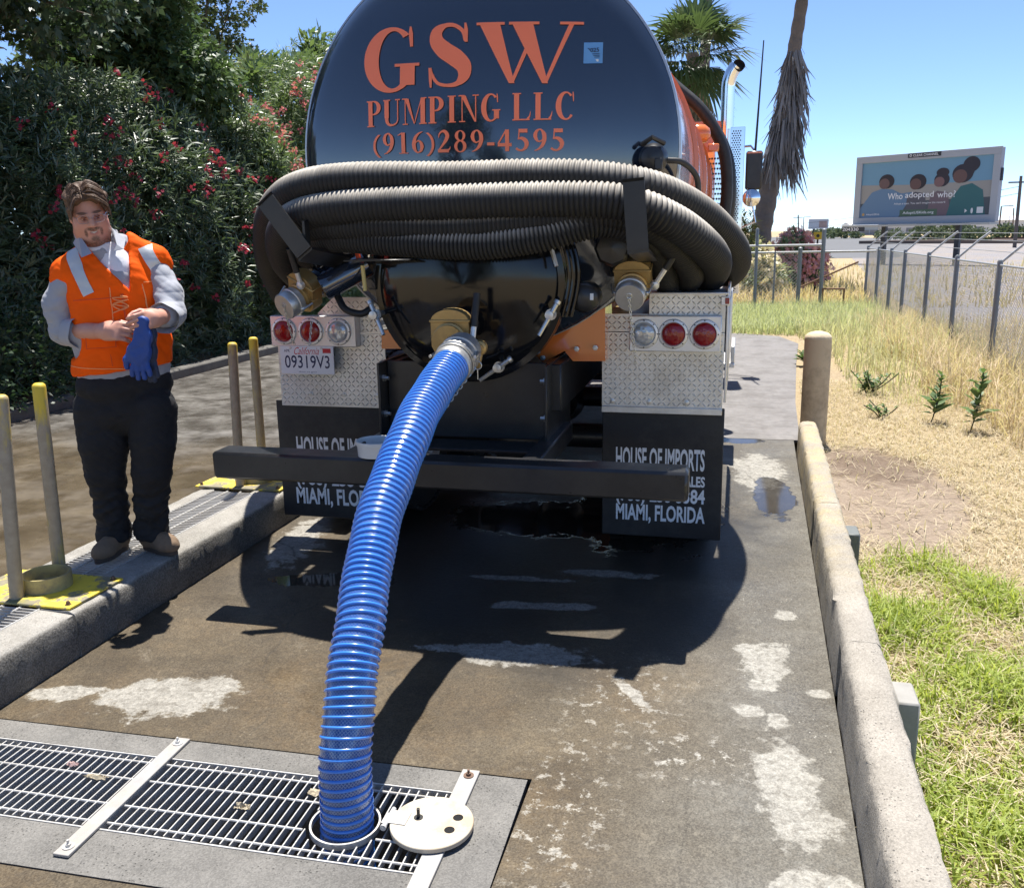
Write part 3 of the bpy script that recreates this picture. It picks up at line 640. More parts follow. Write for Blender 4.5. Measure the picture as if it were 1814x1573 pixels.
def sans(text, mt, width=None, height=None, bold=0.0, shear=0.0, extrude=0.0, align='CENTER', res=3):
    """mesh of a text line in the xz plane facing -y, scaled to width x height"""
    cu = bpy.data.curves.new('lettering', 'FONT'); cu.body = text; cu.offset = bold; cu.shear = shear; cu.resolution_u = res; cu.extrude = 0
    o = bpy.data.objects.new('lettering', cu); COL.objects.link(o)
    bpy.context.view_layer.update(); me = bpy.data.meshes.new_from_object(o.evaluated_get(DG()))
    bpy.data.objects.remove(o); bpy.data.curves.remove(cu)
    n = len(me.vertices); co = np.zeros(n*3, np.float32); me.vertices.foreach_get('co', co); co = co.reshape(-1, 3)
    lo, hi = co.min(0), co.max(0); sx = width/(hi[0]-lo[0]) if width else None; sy = height/(hi[1]-lo[1]) if height else None
    sx = sx or sy; sy = sy or sx
    x = (co[:, 0]-(lo[0]+hi[0])/2)*sx; z = (co[:, 1]-(lo[1]+hi[1])/2)*sy
    me.vertices.foreach_set('co', np.stack([x, np.zeros(n), z], 1).astype(np.float32).ravel())
    me.materials.clear(); me.materials.append(mt); me.update(); me.name = 'lettering'; return me
# ================================================================ TRUCK
TCX, TCZ, TR, TY = -1.24, 2.09, .95, 4.5
TK = thing('vacuum_tank_truck', 'black and orange vacuum tank truck seen from its tail, hoses coiled on the back', 'truck', (-1.27, 8.0, 0))
BLACK = mat('gloss_black_paint', (.016, .024, .040), .10, var=.2, scale=3, coat=1.0, coatr=.03, spec=.9)
BLACKS = mat('satin_black_steel', (.016, .017, .019), .32, var=.25, scale=8, bump=.06, bscale=40, dirt=.3, dirtcol=(.05, .047, .042), dscale=4)
RUB = mat('black_rubber_flap', (.012, .0125, .014), .55, var=.25, scale=10, bump=.2, bscale=9, bd=.012, dirt=.5, dirtcol=(.05, .047, .042), dscale=3)
ORANGE = mat('orange_truck_paint', (.72, .19, .04), .18, var=.06, scale=3, coat=.8, coatr=.04)
LETTER = mat('orange_vinyl', (1.0, .225, .10), .38, var=.05, scale=6)
CHROME = mat('polished_chrome', (.78, .79, .8), .10, 1.0, var=.05, scale=4)
ALU = mat('brushed_aluminium', (.74, .73, .71), .38, .55, var=.08, scale=12, bump=.06, bscale=120)
TREADM = mat('tread_plate_aluminium', (.76, .74, .69), .36, .5, var=.16, scale=18, bump=.08, bscale=90, dirt=.45, dirtcol=(.42, .38, .31), dscale=3.5)
CAST = mat('cast_aluminium', (.55, .55, .54), .42, .75, var=.18, scale=25, bump=.2, bscale=70, dirt=.25)
BRASS = mat('raw_brass_casting', (.46, .31, .12), .42, .55, var=.22, scale=22, bump=.25, bscale=70, dirt=.35, dirtcol=(.22, .15, .07), dscale=9)
ZN = mat('zinc_bolts', (.6, .6, .58), .35, .85, var=.15, scale=30)
WHITE = mat('white_vinyl', (.72, .74, .76), .5, var=.06, scale=30)
def head(x, z, dep=.21):
    r = math.hypot(x-TCX, z-TCZ)/TR
    if r >= 1: return TY
    return TY-.035-dep*(1-r*r)+.035*max(0, (r-.93)/.07)**2
b = MB(); NR, NA = 22, 96; vs = [(TCX, head(TCX, TCZ), TCZ)]; fs = []
rr = [((i+1)/NR)**.85 for i in range(NR)]
for r in rr:
    for k in range(NA):
        a = 2*math.pi*k/NA; x, z = TCX+TR*r*math.cos(a), TCZ+TR*r*math.sin(a); vs.append((x, head(x, z), z))
for k in range(NA): fs.append((0, 1+k, 1+(k+1) % NA))
for i in range(NR-1):
    for k in range(NA): fs.append((1+i*NA+k, 1+(i+1)*NA+k, 1+(i+1)*NA+(k+1) % NA, 1+i*NA+(k+1) % NA))
b.add(vs, fs); tank_head = obj('tank_head', b, BLACK, TK, 60)
b = MB(); prof = [(TR, 0), (TR+.010, .004), (TR+.012, .02), (TR+.012, .05), (TR, .056)]
b.lathe((TCX, TY-.002, TCZ), (0, 1, 0), prof, 96, False); obj('rim_band', b, mat('pale_rim', (.5, .52, .53), .3, .6), tank_head, 50)
b = MB(); b.lathe((TCX, TY+.05, TCZ), (0, 1, 0), [(TR, 0), (TR, 1.2), (TR, 2.4), (TR, 3.6), (TR, 4.8), (TR, 6.0), (TR*.9, 6.15), (TR*.5, 6.3), (.01, 6.34)], 96, False); tank = obj('tank_shell', b, ORANGE, TK, 40)
for yb in (1.5, 3.0, 4.5):
    b = MB(); b.lathe((TCX, TY+yb, TCZ), (0, 1, 0), [(TR+.001, 0), (TR+.028, .004), (TR+.028, .07), (TR+.001, .074)], 96, False); obj('stiffener_ring', b, ORANGE, tank, 40)
# lettering on the head
def hl(px, Y=4.36): return at(px, 200, Y).x
def hz(u, v, Y=4.36): return at(u, v, Y).z
def letters(txt, u0, u1, vb0, vb1, vt, gap=.06, Y=4.36):
    p, q = at(u0, vb0, Y), at(u1, vb1, Y); x0, x1 = p.x, q.x; sl = (q.z-p.z)/(x1-x0); zt = at((u0+u1)/2, vt, Y).z; z0 = p.z; zm = z0+sl*(x1-x0)/2
    for c, mb in serif_line(txt, x0, x1, z0, z0+(zt-zm), head, gap, sl):
        o = obj('letter', mb, LETTER, tank_head, None)
letters('G', 640, 757, 165, 163, 48, 0, 4.33); letters('S', 757, 846, 158, 157, 40, 0, 4.31); letters('W', 850, 1030, 152, 149, 38, 0, 4.33)
letters('PUMPING LLC', 649, 1022, 226, 212, 171, .07, 4.31); letters('(916)289-4595', 660, 1003, 275, 268, 233, .055, 4.31)
# inspection sticker
p = at(1053, 97, 4.40); xs, zs = p.x, p.z
dw, dh = .042, .046
b = MB(); vs = []; 
for z in (zs-dh, zs, zs+dh):
    for x in (xs-dw, xs, xs+dw): vs.append((x, head(x, z)-.004, z))
b.add(vs, [(0, 1, 4, 3), (1, 2, 5, 4), (3, 4, 7, 6), (4, 5, 8, 7)]); stk = obj('sticker', b, mat('blue_sticker', (.13, .33, .62), .5), tank_head, None)
INKD = mat('dark_ink', (.01, .02, .06), .5)
me = sans('2025', INKD, width=.055, height=.018, bold=.02); o = link('lettering', me, tank_head); o.location = (xs, head(xs, zs)-.0065, zs+.012); 
b = MB(); b.b2((xs-.025, head(xs, zs)-.0062, zs-.038), (xs+.025, head(xs, zs)-.0055, zs-.028)); obj('sticker_panel', b, WHITE, tank_head, None)
for k_ in range(3): b = MB(); b.b2((xs-.03, head(xs, zs)-.0060, zs-.006-.007*k_), (xs+.03, head(xs, zs)-.0055, zs-.0035-.007*k_)); obj('sticker_line', b, INKD, tank_head, None)
# work lamp on the head
p = at(1160, 283, 4.42)
b = MB(); b.lathe(p+V3(0, -.12, 0), (0, 1, 0), [(.02, -.01), (.05, 0), (.066, .03), (.066, .06), (.05, .1), (.03, .13)], 28); wl = obj('work_lamp', b, BLACKS, TK)
b = MB(); b.tube([p+V3(-.05, -.1, .06), p+V3(0, -.14, .085), p+V3(.05, -.1, .06)], .012, 8); b.box(p+V3(.03, -.14, -.03), (.035, .02, .05), .004); obj('lamp_bracket', b, BLACKS, wl)
b = MB(); b.tube(catmull([p+V3(.06, -.06, -.01), p+V3(.13, -.03, -.02), p+V3(.19, .05, -.08), p+V3(.20, .1, -.18)], 16), .014, 10); obj('cable', b, RUB, wl)
# ---------------------------------------------------------------- manway
MC = at(818, 505, 4.08); MC = V3(MC.x, 0, MC.z); MR = .44
b = MB(); b.lathe((MC.x, 4.46, MC.z), (0, -1, 0), [(MR-.02, 0), (MR-.02, .2), (MR+.03, .2), (MR+.03, .235), (MR+.012, .238), (MR+.012, .245), (MR+.03, .248), (MR+.03, .285), (MR-.0, .292)], 72, False); MWM = mat('manway_black', (.006, .0065, .008), .10, var=.3, scale=6, bump=.02, bscale=7, bd=.01, dirt=.12, dirtcol=(.02, .018, .016), dscale=5, spec=.4); mw = obj('manway', b, MWM, TK)
b = MB(); b.lathe((MC.x, 4.168, MC.z), (0, -1, 0), [(MR, 0), (MR*.92, .022), (MR*.7, .050), (MR*.4, .072), (.001, .080)], 72, False); lidm = obj('manway_door', b, MWM, mw, 60)
def wingbolt(c, ang):
    """clamp eye bolt with a long wing handle; ang in the xz plane"""
    t = MB(); d = V3(math.cos(ang), -.25, math.sin(ang))
    t.lathe(c+V3(0, .03, 0), (0, -1, 0), [(.012, -.05), (.012, .06), (.026, .06), (.026, .075), (.012, .075), (.012, .1), (.02, .1), (.02, .115), (.001, .118)], 14)
    t.tube([c+V3(0, -.05, 0)-d*.055, c+V3(0, -.05, 0), c+V3(0, -.055, 0)+d*.105], [.012, .011, .009], 8); t.lathe(c+V3(0, -.05, 0)-d*.055, -d, [(.009, -.004), (.017, 0), (.017, .016), (.008, .02)], 10)
    return t
for u, v, a in ((978, 432, -70), (979, 556, -118), (888, 648, -145), (672, 556, -62)):
    q = at(u, v, 4.12); o = obj('wing_bolt', wingbolt(q, R_(a)), ZN, mw)
# hinge arm with ribs on the right of the door
pts = [at(995, y_, 4.0) for y_ in (425, 455, 490, 525, 565)]
pts = [V3(p.x+.035*math.sin(i/4*math.pi), 4.06, p.z) for i, p in enumerate(pts)]
for k_ in range(3): b = MB(); b.tube(catmull([p+V3(.020*(k_-1), .06-.01*(k_ == 1), 0) for p in pts], 16), .0105, 8); obj('hinge_arm', b, MWM, mw)
b = MB(); q = at(1035, 527, 4.15); b.lathe(q, (0, -1, 0), [(.07, -.1), (.07, 0), (.055, .02), (.02, .03), (.001, .03)], 24); gz = obj('sight_cap', b, BLACKS, mw)
b = MB(); b.box(q+V3(.04, -.035, .005), (.016, .004, .03), .001); obj('sight_label', b, WHITE, gz)
q = at(1085, 440, 4.2); b = MB(); b.lathe(q, (0, -1, 0), [(.085, -.12), (.085, 0), (.07, .02), (.001, .03)], 8); obj('junction_box', b, BLACKS, TK)
# ---------------------------------------------------------------- hose hooks
def hook(u, v0, v1, tilt, Yb=3.80):
    t = MB(); c = at(u, v0, Yb); e = at(u, v1, Yb+.1); d = V3(tilt, 0, 1).normalized()
    L_ = (c.z-e.z); w_ = .088
    s_ = V3(1, 0, -tilt).normalized()*w_/2
    top = c; bot = c-d*L_
    t.prism([top-s_, top+s_, bot+s_*1.0, bot-s_*1.0], (0, .012, 0))
    t.prism([top-s_+V3(0, 0, .0005), top+s_+V3(0, 0, .0005), top+s_+V3(0, -.012, .012), top-s_+V3(0, -.012, .012)], (0, .012, 0))
    t.prism([bot-V3(.006, -.012, 0), bot+V3(.006, .012, 0), bot+V3(.006, .012, .14), bot+V3(-.006, .012, .14)], (0, .05, 0))
    t.prism([bot-s_+V3(0, .0125, 0), bot+s_+V3(0, .0125, 0), bot+s_+V3(0, .45, -.05), bot-s_+V3(0, .45, -.05)], (0, 0, -.014))
    return t
obj('hose_hook', hook(1122, 322, 442, -.08), BLACKS, TK); obj('hose_hook', hook(470, 356, 470, -.75, 3.86), BLACKS, TK)
# ---------------------------------------------------------------- tail panels, lights, plate
YP = 4.6
def tread(mb, x0, x1, z0, z1, Y, pitch=.05, clip=None):
    i = 0; z = z0+pitch*.4
    while z < z1-pitch*.3:
        j = 0; x = x0+pitch*.4
        while x < x1-pitch*.3:
            if clip is None or clip(x, z):
                a = R_(45 if (i+j) % 2 == 0 else -45)*(1 if i % 2 == 0 else 1); l, w_ = pitch*.30, pitch*.085; ca, sa = math.cos(a), math.sin(a)
                mb.add([(x-ca*l, Y, z-sa*l), (x-sa*w_, Y, z+ca*w_), (x+ca*l, Y, z+sa*l), (x+sa*w_, Y, z-ca*w_), (x-ca*l*.55, Y-.0034, z-sa*l*.55), (x+ca*l*.55, Y-.0034, z+sa*l*.55)],
                       [(0, 4, 1), (1, 4, 5, 2), (2, 5, 3), (3, 5, 4, 0)])
            x += pitch*.5; j += 1
        z += pitch*.5; i += 1
def panel(name, x0, x1, z0, z1, Y=YP, flange=True, poly=None):
    b = MB()
    if poly: b.prism([(x, Y, z) for x, z in poly], (0, .006, 0))
    else: b.b2((x0, Y, z0), (x1, Y+.006, z1), .001)
    o = obj(name, b, TREADM, TK)
    t = MB(); clip = None
    if poly:
        def clip(x, z):
            ins = True; n = len(poly); sg = 0
            for i in range(n):
                a, c = poly[i], poly[(i+1) % n]; cr = (c[0]-a[0])*(z-a[1])-(c[1]-a[1])*(x-a[0])
                d_ = cr/math.hypot(c[0]-a[0], c[1]-a[1])
                if sg == 0: sg = 1 if d_ > 0 else -1
                if d_*sg < .008: ins = False
            return ins
    tread(t, x0, x1, z0, z1, Y-.0003, clip=clip); s_ = obj('tread_pattern', t, TREADM, o, 30); s_['kind'] = 'stuff'
    return o
def rect(u0, v0, u1, v1, Y=YP):
    a, c = at(u0, v1, Y), at(u1, v0, Y); return a.x, c.x, a.z, c.z
x0, x1, z0, z1 = rect(500, 592, 681, 718); LPx = (x0, x1)
panel('tail_panel', x0, x1, z0, z1)
a = at(565, 560, YP); pl = [(at(563, 592, YP).x, z1+.003), (at(676, 592, YP).x, z1+.003), (at(672, 530, YP).x, at(672, 540, YP).z), (at(655, 530, YP).x, at(600, 527, YP).z), (at(590, 527, YP).x, at(600, 527, YP).z), (at(563, 555, YP).x, at(563, 555, YP).z)]
panel('upper_panel', pl[0][0], pl[1][0], z1, pl[3][1], YP, poly=pl)
x0, x1, z0, z1 = rect(1066, 590, 1284, 728); RPx = (x0, x1); tpz = z1
panel('tail_panel', x0, x1, z0, z1)
xb0, xb1 = at(1150, 540, YP).x, x1
panel('upper_panel', xb0, xb1, z1+.003, at(1200, 521, YP).z)
panel('upper_panel', at(1073, 560, YP).x, xb0-.003, z1+.003, at(1090, 556, YP).z)
b = MB(); b.b2((xb0-.01, YP-.03, at(1200, 521, YP).z), (xb1+.012, YP+.5, at(1200, 521, YP).z+.008), .002); obj('fender_top', b, ALU, TK)
b = MB(); b.b2((RPx[0], YP-.012, z0-.004), (RPx[1], YP-.002, z0+.028), .002); obj('flap_clamp', b, TREADM, TK)
for i in range(3):
    for (xa, xb_, zz) in ((RPx[0], RPx[1], z0+.055), (LPx[0], LPx[1], z0+.05)):
        b = MB(); b.lathe((xa+(xb_-xa)*(.09+.31*i+(.2 if xa == LPx[0] else 0)), YP-.0005, zz), (0, -1, 0), [(.013, 0), (.013, .003), (.008, .004), (.008, .009), (.001, .01)], 10); obj('panel_bolt', b, ZN, TK)
# side of the right fender with marker lamp, step
b = MB(); zf = at(1200, 521, YP).z
b.b2((-.046, YP+.001, .86), (-.034, YP+2.35, zf+.03), .003); fs_ = obj('fender_side', b, ALU, TK)
b = MB(); t_ = []
for k_ in range(8): b.b2((-.034, YP+.1+.27*k_, .95), (-.028, YP+.33+.27*k_, 1.35), .002)
obj('side_ribs', b, ALU, fs_)
b = MB(); b.b2((-.075, YP-.015, zf-.055), (-.03, YP-.0005, zf-.012), .003); mk_ = obj('marker_bezel', b, ALU, TK)
REDL = NT('red_lens'); REDL.set(col=(.26, .008, .012), rough=.12, spec=.6, nor=REDL.bump(REDL.voro(70), .3, .003)); REDL = REDL.mat
CLR = NT('clear_lens'); CLR.set(col=CLR.mix(CLR.voro(45), (.34, .36, .37), (.62, .65, .68)), rough=.1, metal=.35, nor=CLR.bump(CLR.voro(60), .4, .003)); CLR = CLR.mat
b = MB(); b.box((-.045, YP-.018, zf-.033), (.02, .008, .03), .002); obj('marker_lens', b, REDL, mk_)
b = MB(); b.b2((-.12, 6.95, .70), (-.0, 7.6, .735), .004); b.b2((-.03, 6.96, .735), (-.0, 7.58, .86), .004); obj('side_step', b, ALU, TK)
def lamp(c, red, par):
    b = MB(); b.lathe(c, (0, -1, 0), [(.074, 0), (.074, .006), (.07, .012), (.060, .014), (.056, .008)], 40, False); bz = obj('lamp_bezel', b, ALU, par)
    b = MB(); b.lathe(c, (0, -1, 0), [(.057, .004), (.056, .010), (.045, .017), (.025, .021), (.001, .022)], 40, False); obj('lens', b, REDL if red else CLR, bz, 60)
    for k_ in range(8):
        a = k_*math.pi/4; b = MB(); b.box(c+V3(.067*math.cos(a), -.0125, .067*math.sin(a)), (.006, .004, .006), .001); obj('bezel_screw', b, DARKIRON, bz)
def lightbox(u0, v0, u1, v1, lamps, slab_):
    x0, x1, z0, z1 = rect(u0, v0, u1, v1, YP-.05)
    b = MB(); b.b2((x0, YP-.06, z0), (x1, YP-.0015, z1), .004); o = obj('light_box', b, ALU, TK)
    for u, red in lamps:
        p = at(u, 591, YP-.06); lamp(V3(p.x, YP-.0605, (z0+z1)/2), red, o)
lightbox(483, 560, 630, 613, ((504, 1), (551, 1), (600, 0)), 0)
lightbox(1115, 560, 1279, 622, ((1141, 0), (1193, 1), (1248, 1)), 0)
# licence plate
x0, x1, z0, z1 = rect(499, 614, 590, 662, YP-.066)
b = MB(); b.b2((x0, YP-.066, z0), (x1, YP-.0622, z1), .0015); lp = obj('licence_plate', b, mat('plate_white', (.72, .73, .74), .4, var=.04, scale=30), TK)
NAVY = mat('plate_navy', (.01, .015, .07), .45); RED = mat('plate_red', (.5, .02, .03), .45)
cx, w_, h_ = (x0+x1)/2, x1-x0, z1-z0
o = link('lettering', sans('09319V3', NAVY, width=w_*.84, height=h_*.46, bold=.008), lp); o.location = (cx, YP-.06606, z0+h_*.44)
o = link('lettering', sans('California', RED, width=w_*.47, height=h_*.26, shear=.5), lp); o.location = (cx+w_*.0, YP-.06606, z1-h_*.17)
o = link('lettering', sans('APR', NAVY, width=w_*.11, height=h_*.1, bold=.01), lp); o.location = (x0+w_*.13, YP-.06606, z1-h_*.17)
b = MB(); b.b2((x1-w_*.2, YP-.0661, z1-h_*.24), (x1-w_*.05, YP-.06602, z1-h_*.08)); obj('plate_tab', b, RED, lp, None)
o = link('lettering', sans('dmv.ca.gov', NAVY, width=w_*.34, height=h_*.06), lp); o.location = (cx, YP-.06606, z0+h_*.08)
for xx in (x0+w_*.2, x1-w_*.22): b = MB(); b.lathe((xx, YP-.066, z1-h_*.07), (0, -1, 0), [(.007, 0), (.007, .003), (.001, .004)], 12); obj('plate_screw', b, ZN, lp)
b = MB(); b.b2((x0+.03, YP-.062, z0+.02), (x1-.03, YP-.001, z1-.02)); obj('plate_mount', b, BLACKS, lp)
# mud flaps with lettering
def flap(u0, u1, vt, vb, lines, lu0, lu1):
    x0, x1, z0, z1 = rect(u0, vt, u1, vb, YP+.016)
    b = MB(); b.b2((x0, YP+.016, z0), (x1, YP+.026, z1), .004); o = obj('mud_flap', b, RUB, TK)
    for txt, va, vb_, f0, f1, bold in lines:
        a, c = at(lu0+(lu1-lu0)*f0, vb_, YP+.015), at(lu0+(lu1-lu0)*f1, va, YP+.015)
        me = sans(txt, WHITE, width=c.x-a.x, height=c.z-a.z, bold=bold); l_ = link('lettering', me, o); l_.location = ((a.x+c.x)/2, YP+.0148, (a.z+c.z)/2)
LN = lambda d: [('HOUSE OF IMPORTS', 797-d*.65, 829-d*.65, 0, 1, .026), ('SALES', 845-d, 862-d, .72, 1, .03), ('(786) 258-3384', 868-d, 893-d, 0, 1, .028), ('MIAMI, FLORIDA', 899-d, 924-d, 0, 1, .028)]
flap(504, 681, 714, 912, LN(28), 527, 688); flap(1066, 1284, 724, 945, LN(0), 1091, 1249)
for (xa) in (LPx, RPx):   # angle iron behind
    b = MB(); b.b2((xa[0]+.02, YP+.027, .74), (xa[1]-.02, YP+.07, .82), .004); obj('flap_hanger', b, BLACKS, TK)
# ---------------------------------------------------------------- bumper and frame
BY = 3.62
p0, p1 = at(373, 797, BY), at(1219, 822, BY); bz1 = .745; bz0 = .618
b = MB(); b.b2((p0.x, BY, bz0), (p1.x, BY+.15, bz1), .012); bp = obj('bumper', b, BLACKS, TK)
b = MB(); b.b2((p1.x-.0005, BY+.012, bz0+.012), (p1.x+.002, BY+.138, bz1-.012)); obj('end_cap', b, DARKIRON, bp)
for xr in (-1.70, -.86):
    b = MB(); b.b2((xr-.006, 4.12, .70), (xr+.006, 4.75, 1.10), .002); obj('bumper_bracket', b, BLACKS, TK); b = MB(); b.b2((xr-.045, BY+.152, .64), (xr+.045, 4.6, .738), .008); obj('bumper_arm', b, BLACKS, TK)
    b = MB(); b.b2((xr-.05, 4.25, .86), (xr+.05, 12.6, 1.09), .006); obj('frame_rail', b, BLACKS, TK)
    for (yy, zz) in ((4.17, 1.02), (4.25, 1.035), (4.17, .84), (4.25, .86)):
        b = MB(); b.lathe((xr+(.006 if xr < -1.2 else -.006), yy, zz), (1 if xr < -1.2 else -1, 0, 0), [(.018, 0), (.018, .012), (.01, .013), (.01, .03)], 6); obj('frame_bolt', b, ZN, TK)
b = MB(); b.b2((-1.69, 4.22, .72), (-.87, 4.235, 1.10), .004); cm = obj('cross_plate', b, BLACKS, TK)
b = MB(); b.b2((-1.69, 4.0, .70), (-.87, 4.2, .715), .003); obj('plate_flange', b, BLACKS, cm)
for lo, hi, nm in (((-2.35, 7.6, .32), (-1.75, 8.6, 1.0), 'tool_box'), ((-.82, 7.6, .32), (-.2, 8.6, 1.0), 'tool_box'), ((-1.62, 8.2, .38), (-.95, 9.6, .95), 'gearbox'), ((-2.3, 9.0, .4), (-1.76, 10.6, 1.0), 'fuel_tank'), ((-.8, 9.0, .4), (-.25, 10.6, 1.0), 'fuel_tank')):  # unseen parts added to darken the view beneath the truck
    b = MB(); b.b2(lo, hi, .06); obj(nm, b, BLACKS, TK)
# orange cradle under the tank
def poly_y(pts, Y, th, m_, name):
    b = MB(); b.prism([(at(u, v, Y).x, Y, at(u, v, Y).z) for u, v in pts], (0, th, 0)); return obj(name, b, m_, TK)
poly_y([(935, 612), (1072, 545), (1072, 640), (1015, 640), (1000, 622), (962, 642), (955, 636)], 4.5, .25, ORANGE, 'cradle')
poly_y([(676, 585), (720, 585), (768, 628), (766, 640), (745, 640), (720, 618), (676, 618)], 4.52, .25, ORANGE, 'cradle')
for u, v in ((962, 634), (1022, 618), (1055, 616)):
    p = at(u, v, 4.49); b = MB(); b.lathe(p, (0, -1, 0), [(.014, 0), (.014, .012), (.007, .013), (.007, .025)], 6); obj('cradle_bolt', b, ZN, TK)
# wheels, axles
TYRE = mat('tyre_rubber', (.018, .018, .018), .8, var=.3, scale=10, bump=.2, bscale=40, dirt=.35, dirtcol=(.06, .055, .048))
def wheel(x, y, wdt=.28):
    b = MB(); b.lathe((x-wdt/2, y, .5), (1, 0, 0), [(.29, 0), (.42, 0), (.485, .02), (.5, .05), (.5, wdt-.05), (.485, wdt-.02), (.42, wdt), (.29, wdt)], 48, False); o = obj('wheel', b, TYRE, TK, 35)
    t = MB()
    for k_ in range(40):
        a = k_*2*math.pi/40
        for s_ in (-1, 1):
            c = V3(x+s_*(wdt/2-.045), y+.503*math.cos(a), .5+.503*math.sin(a)); t.box(c, (.075, .05, .022), .003, Matrix.Rotation(a+math.pi/2, 3, 'X'))
    obj('tread_lugs', t, TYRE, o)['kind'] = 'stuff'; 
    b = MB(); b.lathe((x-wdt/2+.02, y, .5), (1, 0, 0), [(.29, -.015), (.285, .03), (.22, .06), (.12, .06), (.1, .02), (.001, .02)], 32, False); obj('rim', b, ALU, o)
    b = MB(); b.lathe((x+wdt/2-.02, y, .5), (-1, 0, 0), [(.29, -.015), (.285, .03), (.22, .06), (.12, .06), (.1, .02), (.001, .02)], 32, False); obj('rim', b, ALU, o)
for yy in (5.35, 6.7):
    for xx in (-2.33, -2.02, -.55, -.22): wheel(xx, yy)
    b = MB(); b.cyl((-2.2, yy, .5), (-.35, yy, .5), .075, 16); b.lathe((-1.28, yy-.22, .5), (0, 1, 0), [(.05, 0), (.16, .06), (.2, .2), (.16, .36), (.06, .42)], 20); obj('axle', b, BLACKS, TK)
for xx in (-2.26, -.24): wheel(xx, 12.3, .3)
# cab, stack, mirror, aerial
b = MB(); b.prism([(-2.3, 11.3, 1.0), (-2.3, 13.0, 1.0), (-2.3, 13.0, 1.9), (-2.3, 12.8, 2.75), (-2.3, 12.2, 2.95), (-2.3, 11.3, 2.95)], (2.06, 0, 0)); cb = obj('cab', b, ORANGE, TK)
b = MB(); b.b2((-2.15, 13.0, 1.0), (-.4, 14.9, 1.75), .12); obj('bonnet', b, ORANGE, cb)
b = MB(); b.b2((-.2375, 11.9, 1.95), (-.232, 12.75, 2.55), .002); obj('side_window', b, BLACK, cb)
st = at(1293, 160, 11.2); sx_ = st.x-.02
ztop = at(1300, 112, 11.2).z
b = MB(); b.tube([(sx_, 11.2, 1.0), (sx_, 11.2, 2.2), (sx_, 11.2, ztop-.26)]+[tuple(V3(sx_+.13*(1-math.cos(a)), 11.2-.02*math.sin(a), ztop-.26+.16*math.sin(a)+.06*a)) for a in (.25, .5, .75, 1.0, 1.2)], .075, 24, False); ex = obj('exhaust_stack', b, CHROME, TK)
b = MB(); pth = [(sx_+.16, 11.19, ztop-.04), (sx_+.12, 11.18, ztop-.08)]; b.lathe((sx_+.10, 11.17, ztop-.05), (.35, -.75, .45), [(.001, 0), (.066, .0), (.07, .04)], 20, False); obj('stack_mouth', b, mat('soot', (.01, .01, .01), .9), ex)
p, q = at(1293, 226, 11.0), at(1309, 520, 11.0)
b = MB(); b.b2((p.x+.01, 11.0, q.z), (q.x, 11.06, p.z), .004); sh = obj('heat_shield', b, CHROME, TK)
b = MB()
nz = int((p.z-q.z)/.05)
for k_ in range(nz*2):
    for i in range(4): b.lathe((p.x+.03+i*.026+.013*(k_ % 2), 10.9995, q.z+.03+k_*.025), (0, -1, 0), [(.001, .0005), (.0075, .0005), (.009, .002)], 6, False)
obj('perforations', b, mat('perforation_shadow', (.05, .05, .05), .8), sh)
b = MB(); b.lathe((p.x-.14, 10.6, q.z), (0, 0, 1), [(.09, 0), (.09, 1.55)], 16); pf = obj('perforated_guard', b, CHROME, TK)
b = MB()
for k_ in range(28):
    for i in range(9):
        a = R_(180+20*i+10*(k_ % 2)); b.lathe((p.x-.14+.0905*math.cos(a), 10.6+.0905*math.sin(a), q.z+.05+k_*.053), (math.cos(a), math.sin(a), 0), [(.001, .0004), (.013, .0004)], 6, False)
obj('perforations', b, mat('perforation_shadow', (.05, .05, .05), .8), pf)
# mirror
p, q = at(1322, 268, 11.6), at(1349, 336, 11.6)
b = MB(); b.b2((p.x, 11.6, q.z), (q.x, 11.68, p.z), .02); mi = obj('side_mirror', b, BLACKS, TK)
b = MB(); b.b2((p.x+.012, 11.597, p.z-.03), (q.x-.012, 11.6, p.z-.012)); obj('mirror_trim', b, ORANGE, mi)
c = at(1331, 351, 11.6); b = MB(); b.lathe(c, (0, 1, 0), [(.001, -.03), (.06, -.022), (.1, -.002), (.105, .01), (.08, .06), (.001, .07)], 28, False); obj('round_mirror', b, CHROME, mi)
b = MB(); b.tube([(-.24, 11.75, p.z+.05), (p.x+.05, 11.66, p.z+.06), (p.x+.1, 11.64, p.z)], .014, 8); b.tube([(c.x, 11.65, c.z), (c.x+.06, 11.66, c.z-.28), (-.24, 11.75, c.z-.45)], .012, 8); obj('mirror_bracket', b, CHROME, mi)
a, c = at(1338, 268, 11.6), at(1353, 72, 11.6); b = MB(); b.tube([a, c], [.014, .007], 8); obj('aerial', b, DARKIRON, TK)
# suction hose arching over the tank and its fittings
pts = [at(1010, -120, 8.2), at(1100, 45, 8.2), at(1182, 140, 8.2), at(1243, 196, 8.2), at(1280, 262, 8.2), at(1288, 330, 8.2), at(1281, 390, 8.2), at(1262, 470, 8.2)]
b = MB(); b.tube(catmull(pts, 40), .05, 16); obj('boom_hose', b, RUB, TK)
b = MB(); b.tube([p+V3(.04, .3, -.02) for p in catmull(pts, 40)], .04, 10); obj('boom_pipe', b, BLACKS, TK)
c = at(1246, 240, 8.0); b = MB(); b.lathe(c+V3(-.12, 0, 0), (1, 0, .1), [(.085, -.1), (.085, .08), (.07, .14), (.035, .175), (.001, .18)], 24); fl = obj('float_valve', b, ORANGE, TK)
c = at(1264, 262, 7.95); b = MB(); b.box(c, (.09, .06, .06), .008); obj('valve_bracket', b, ORANGE, fl)
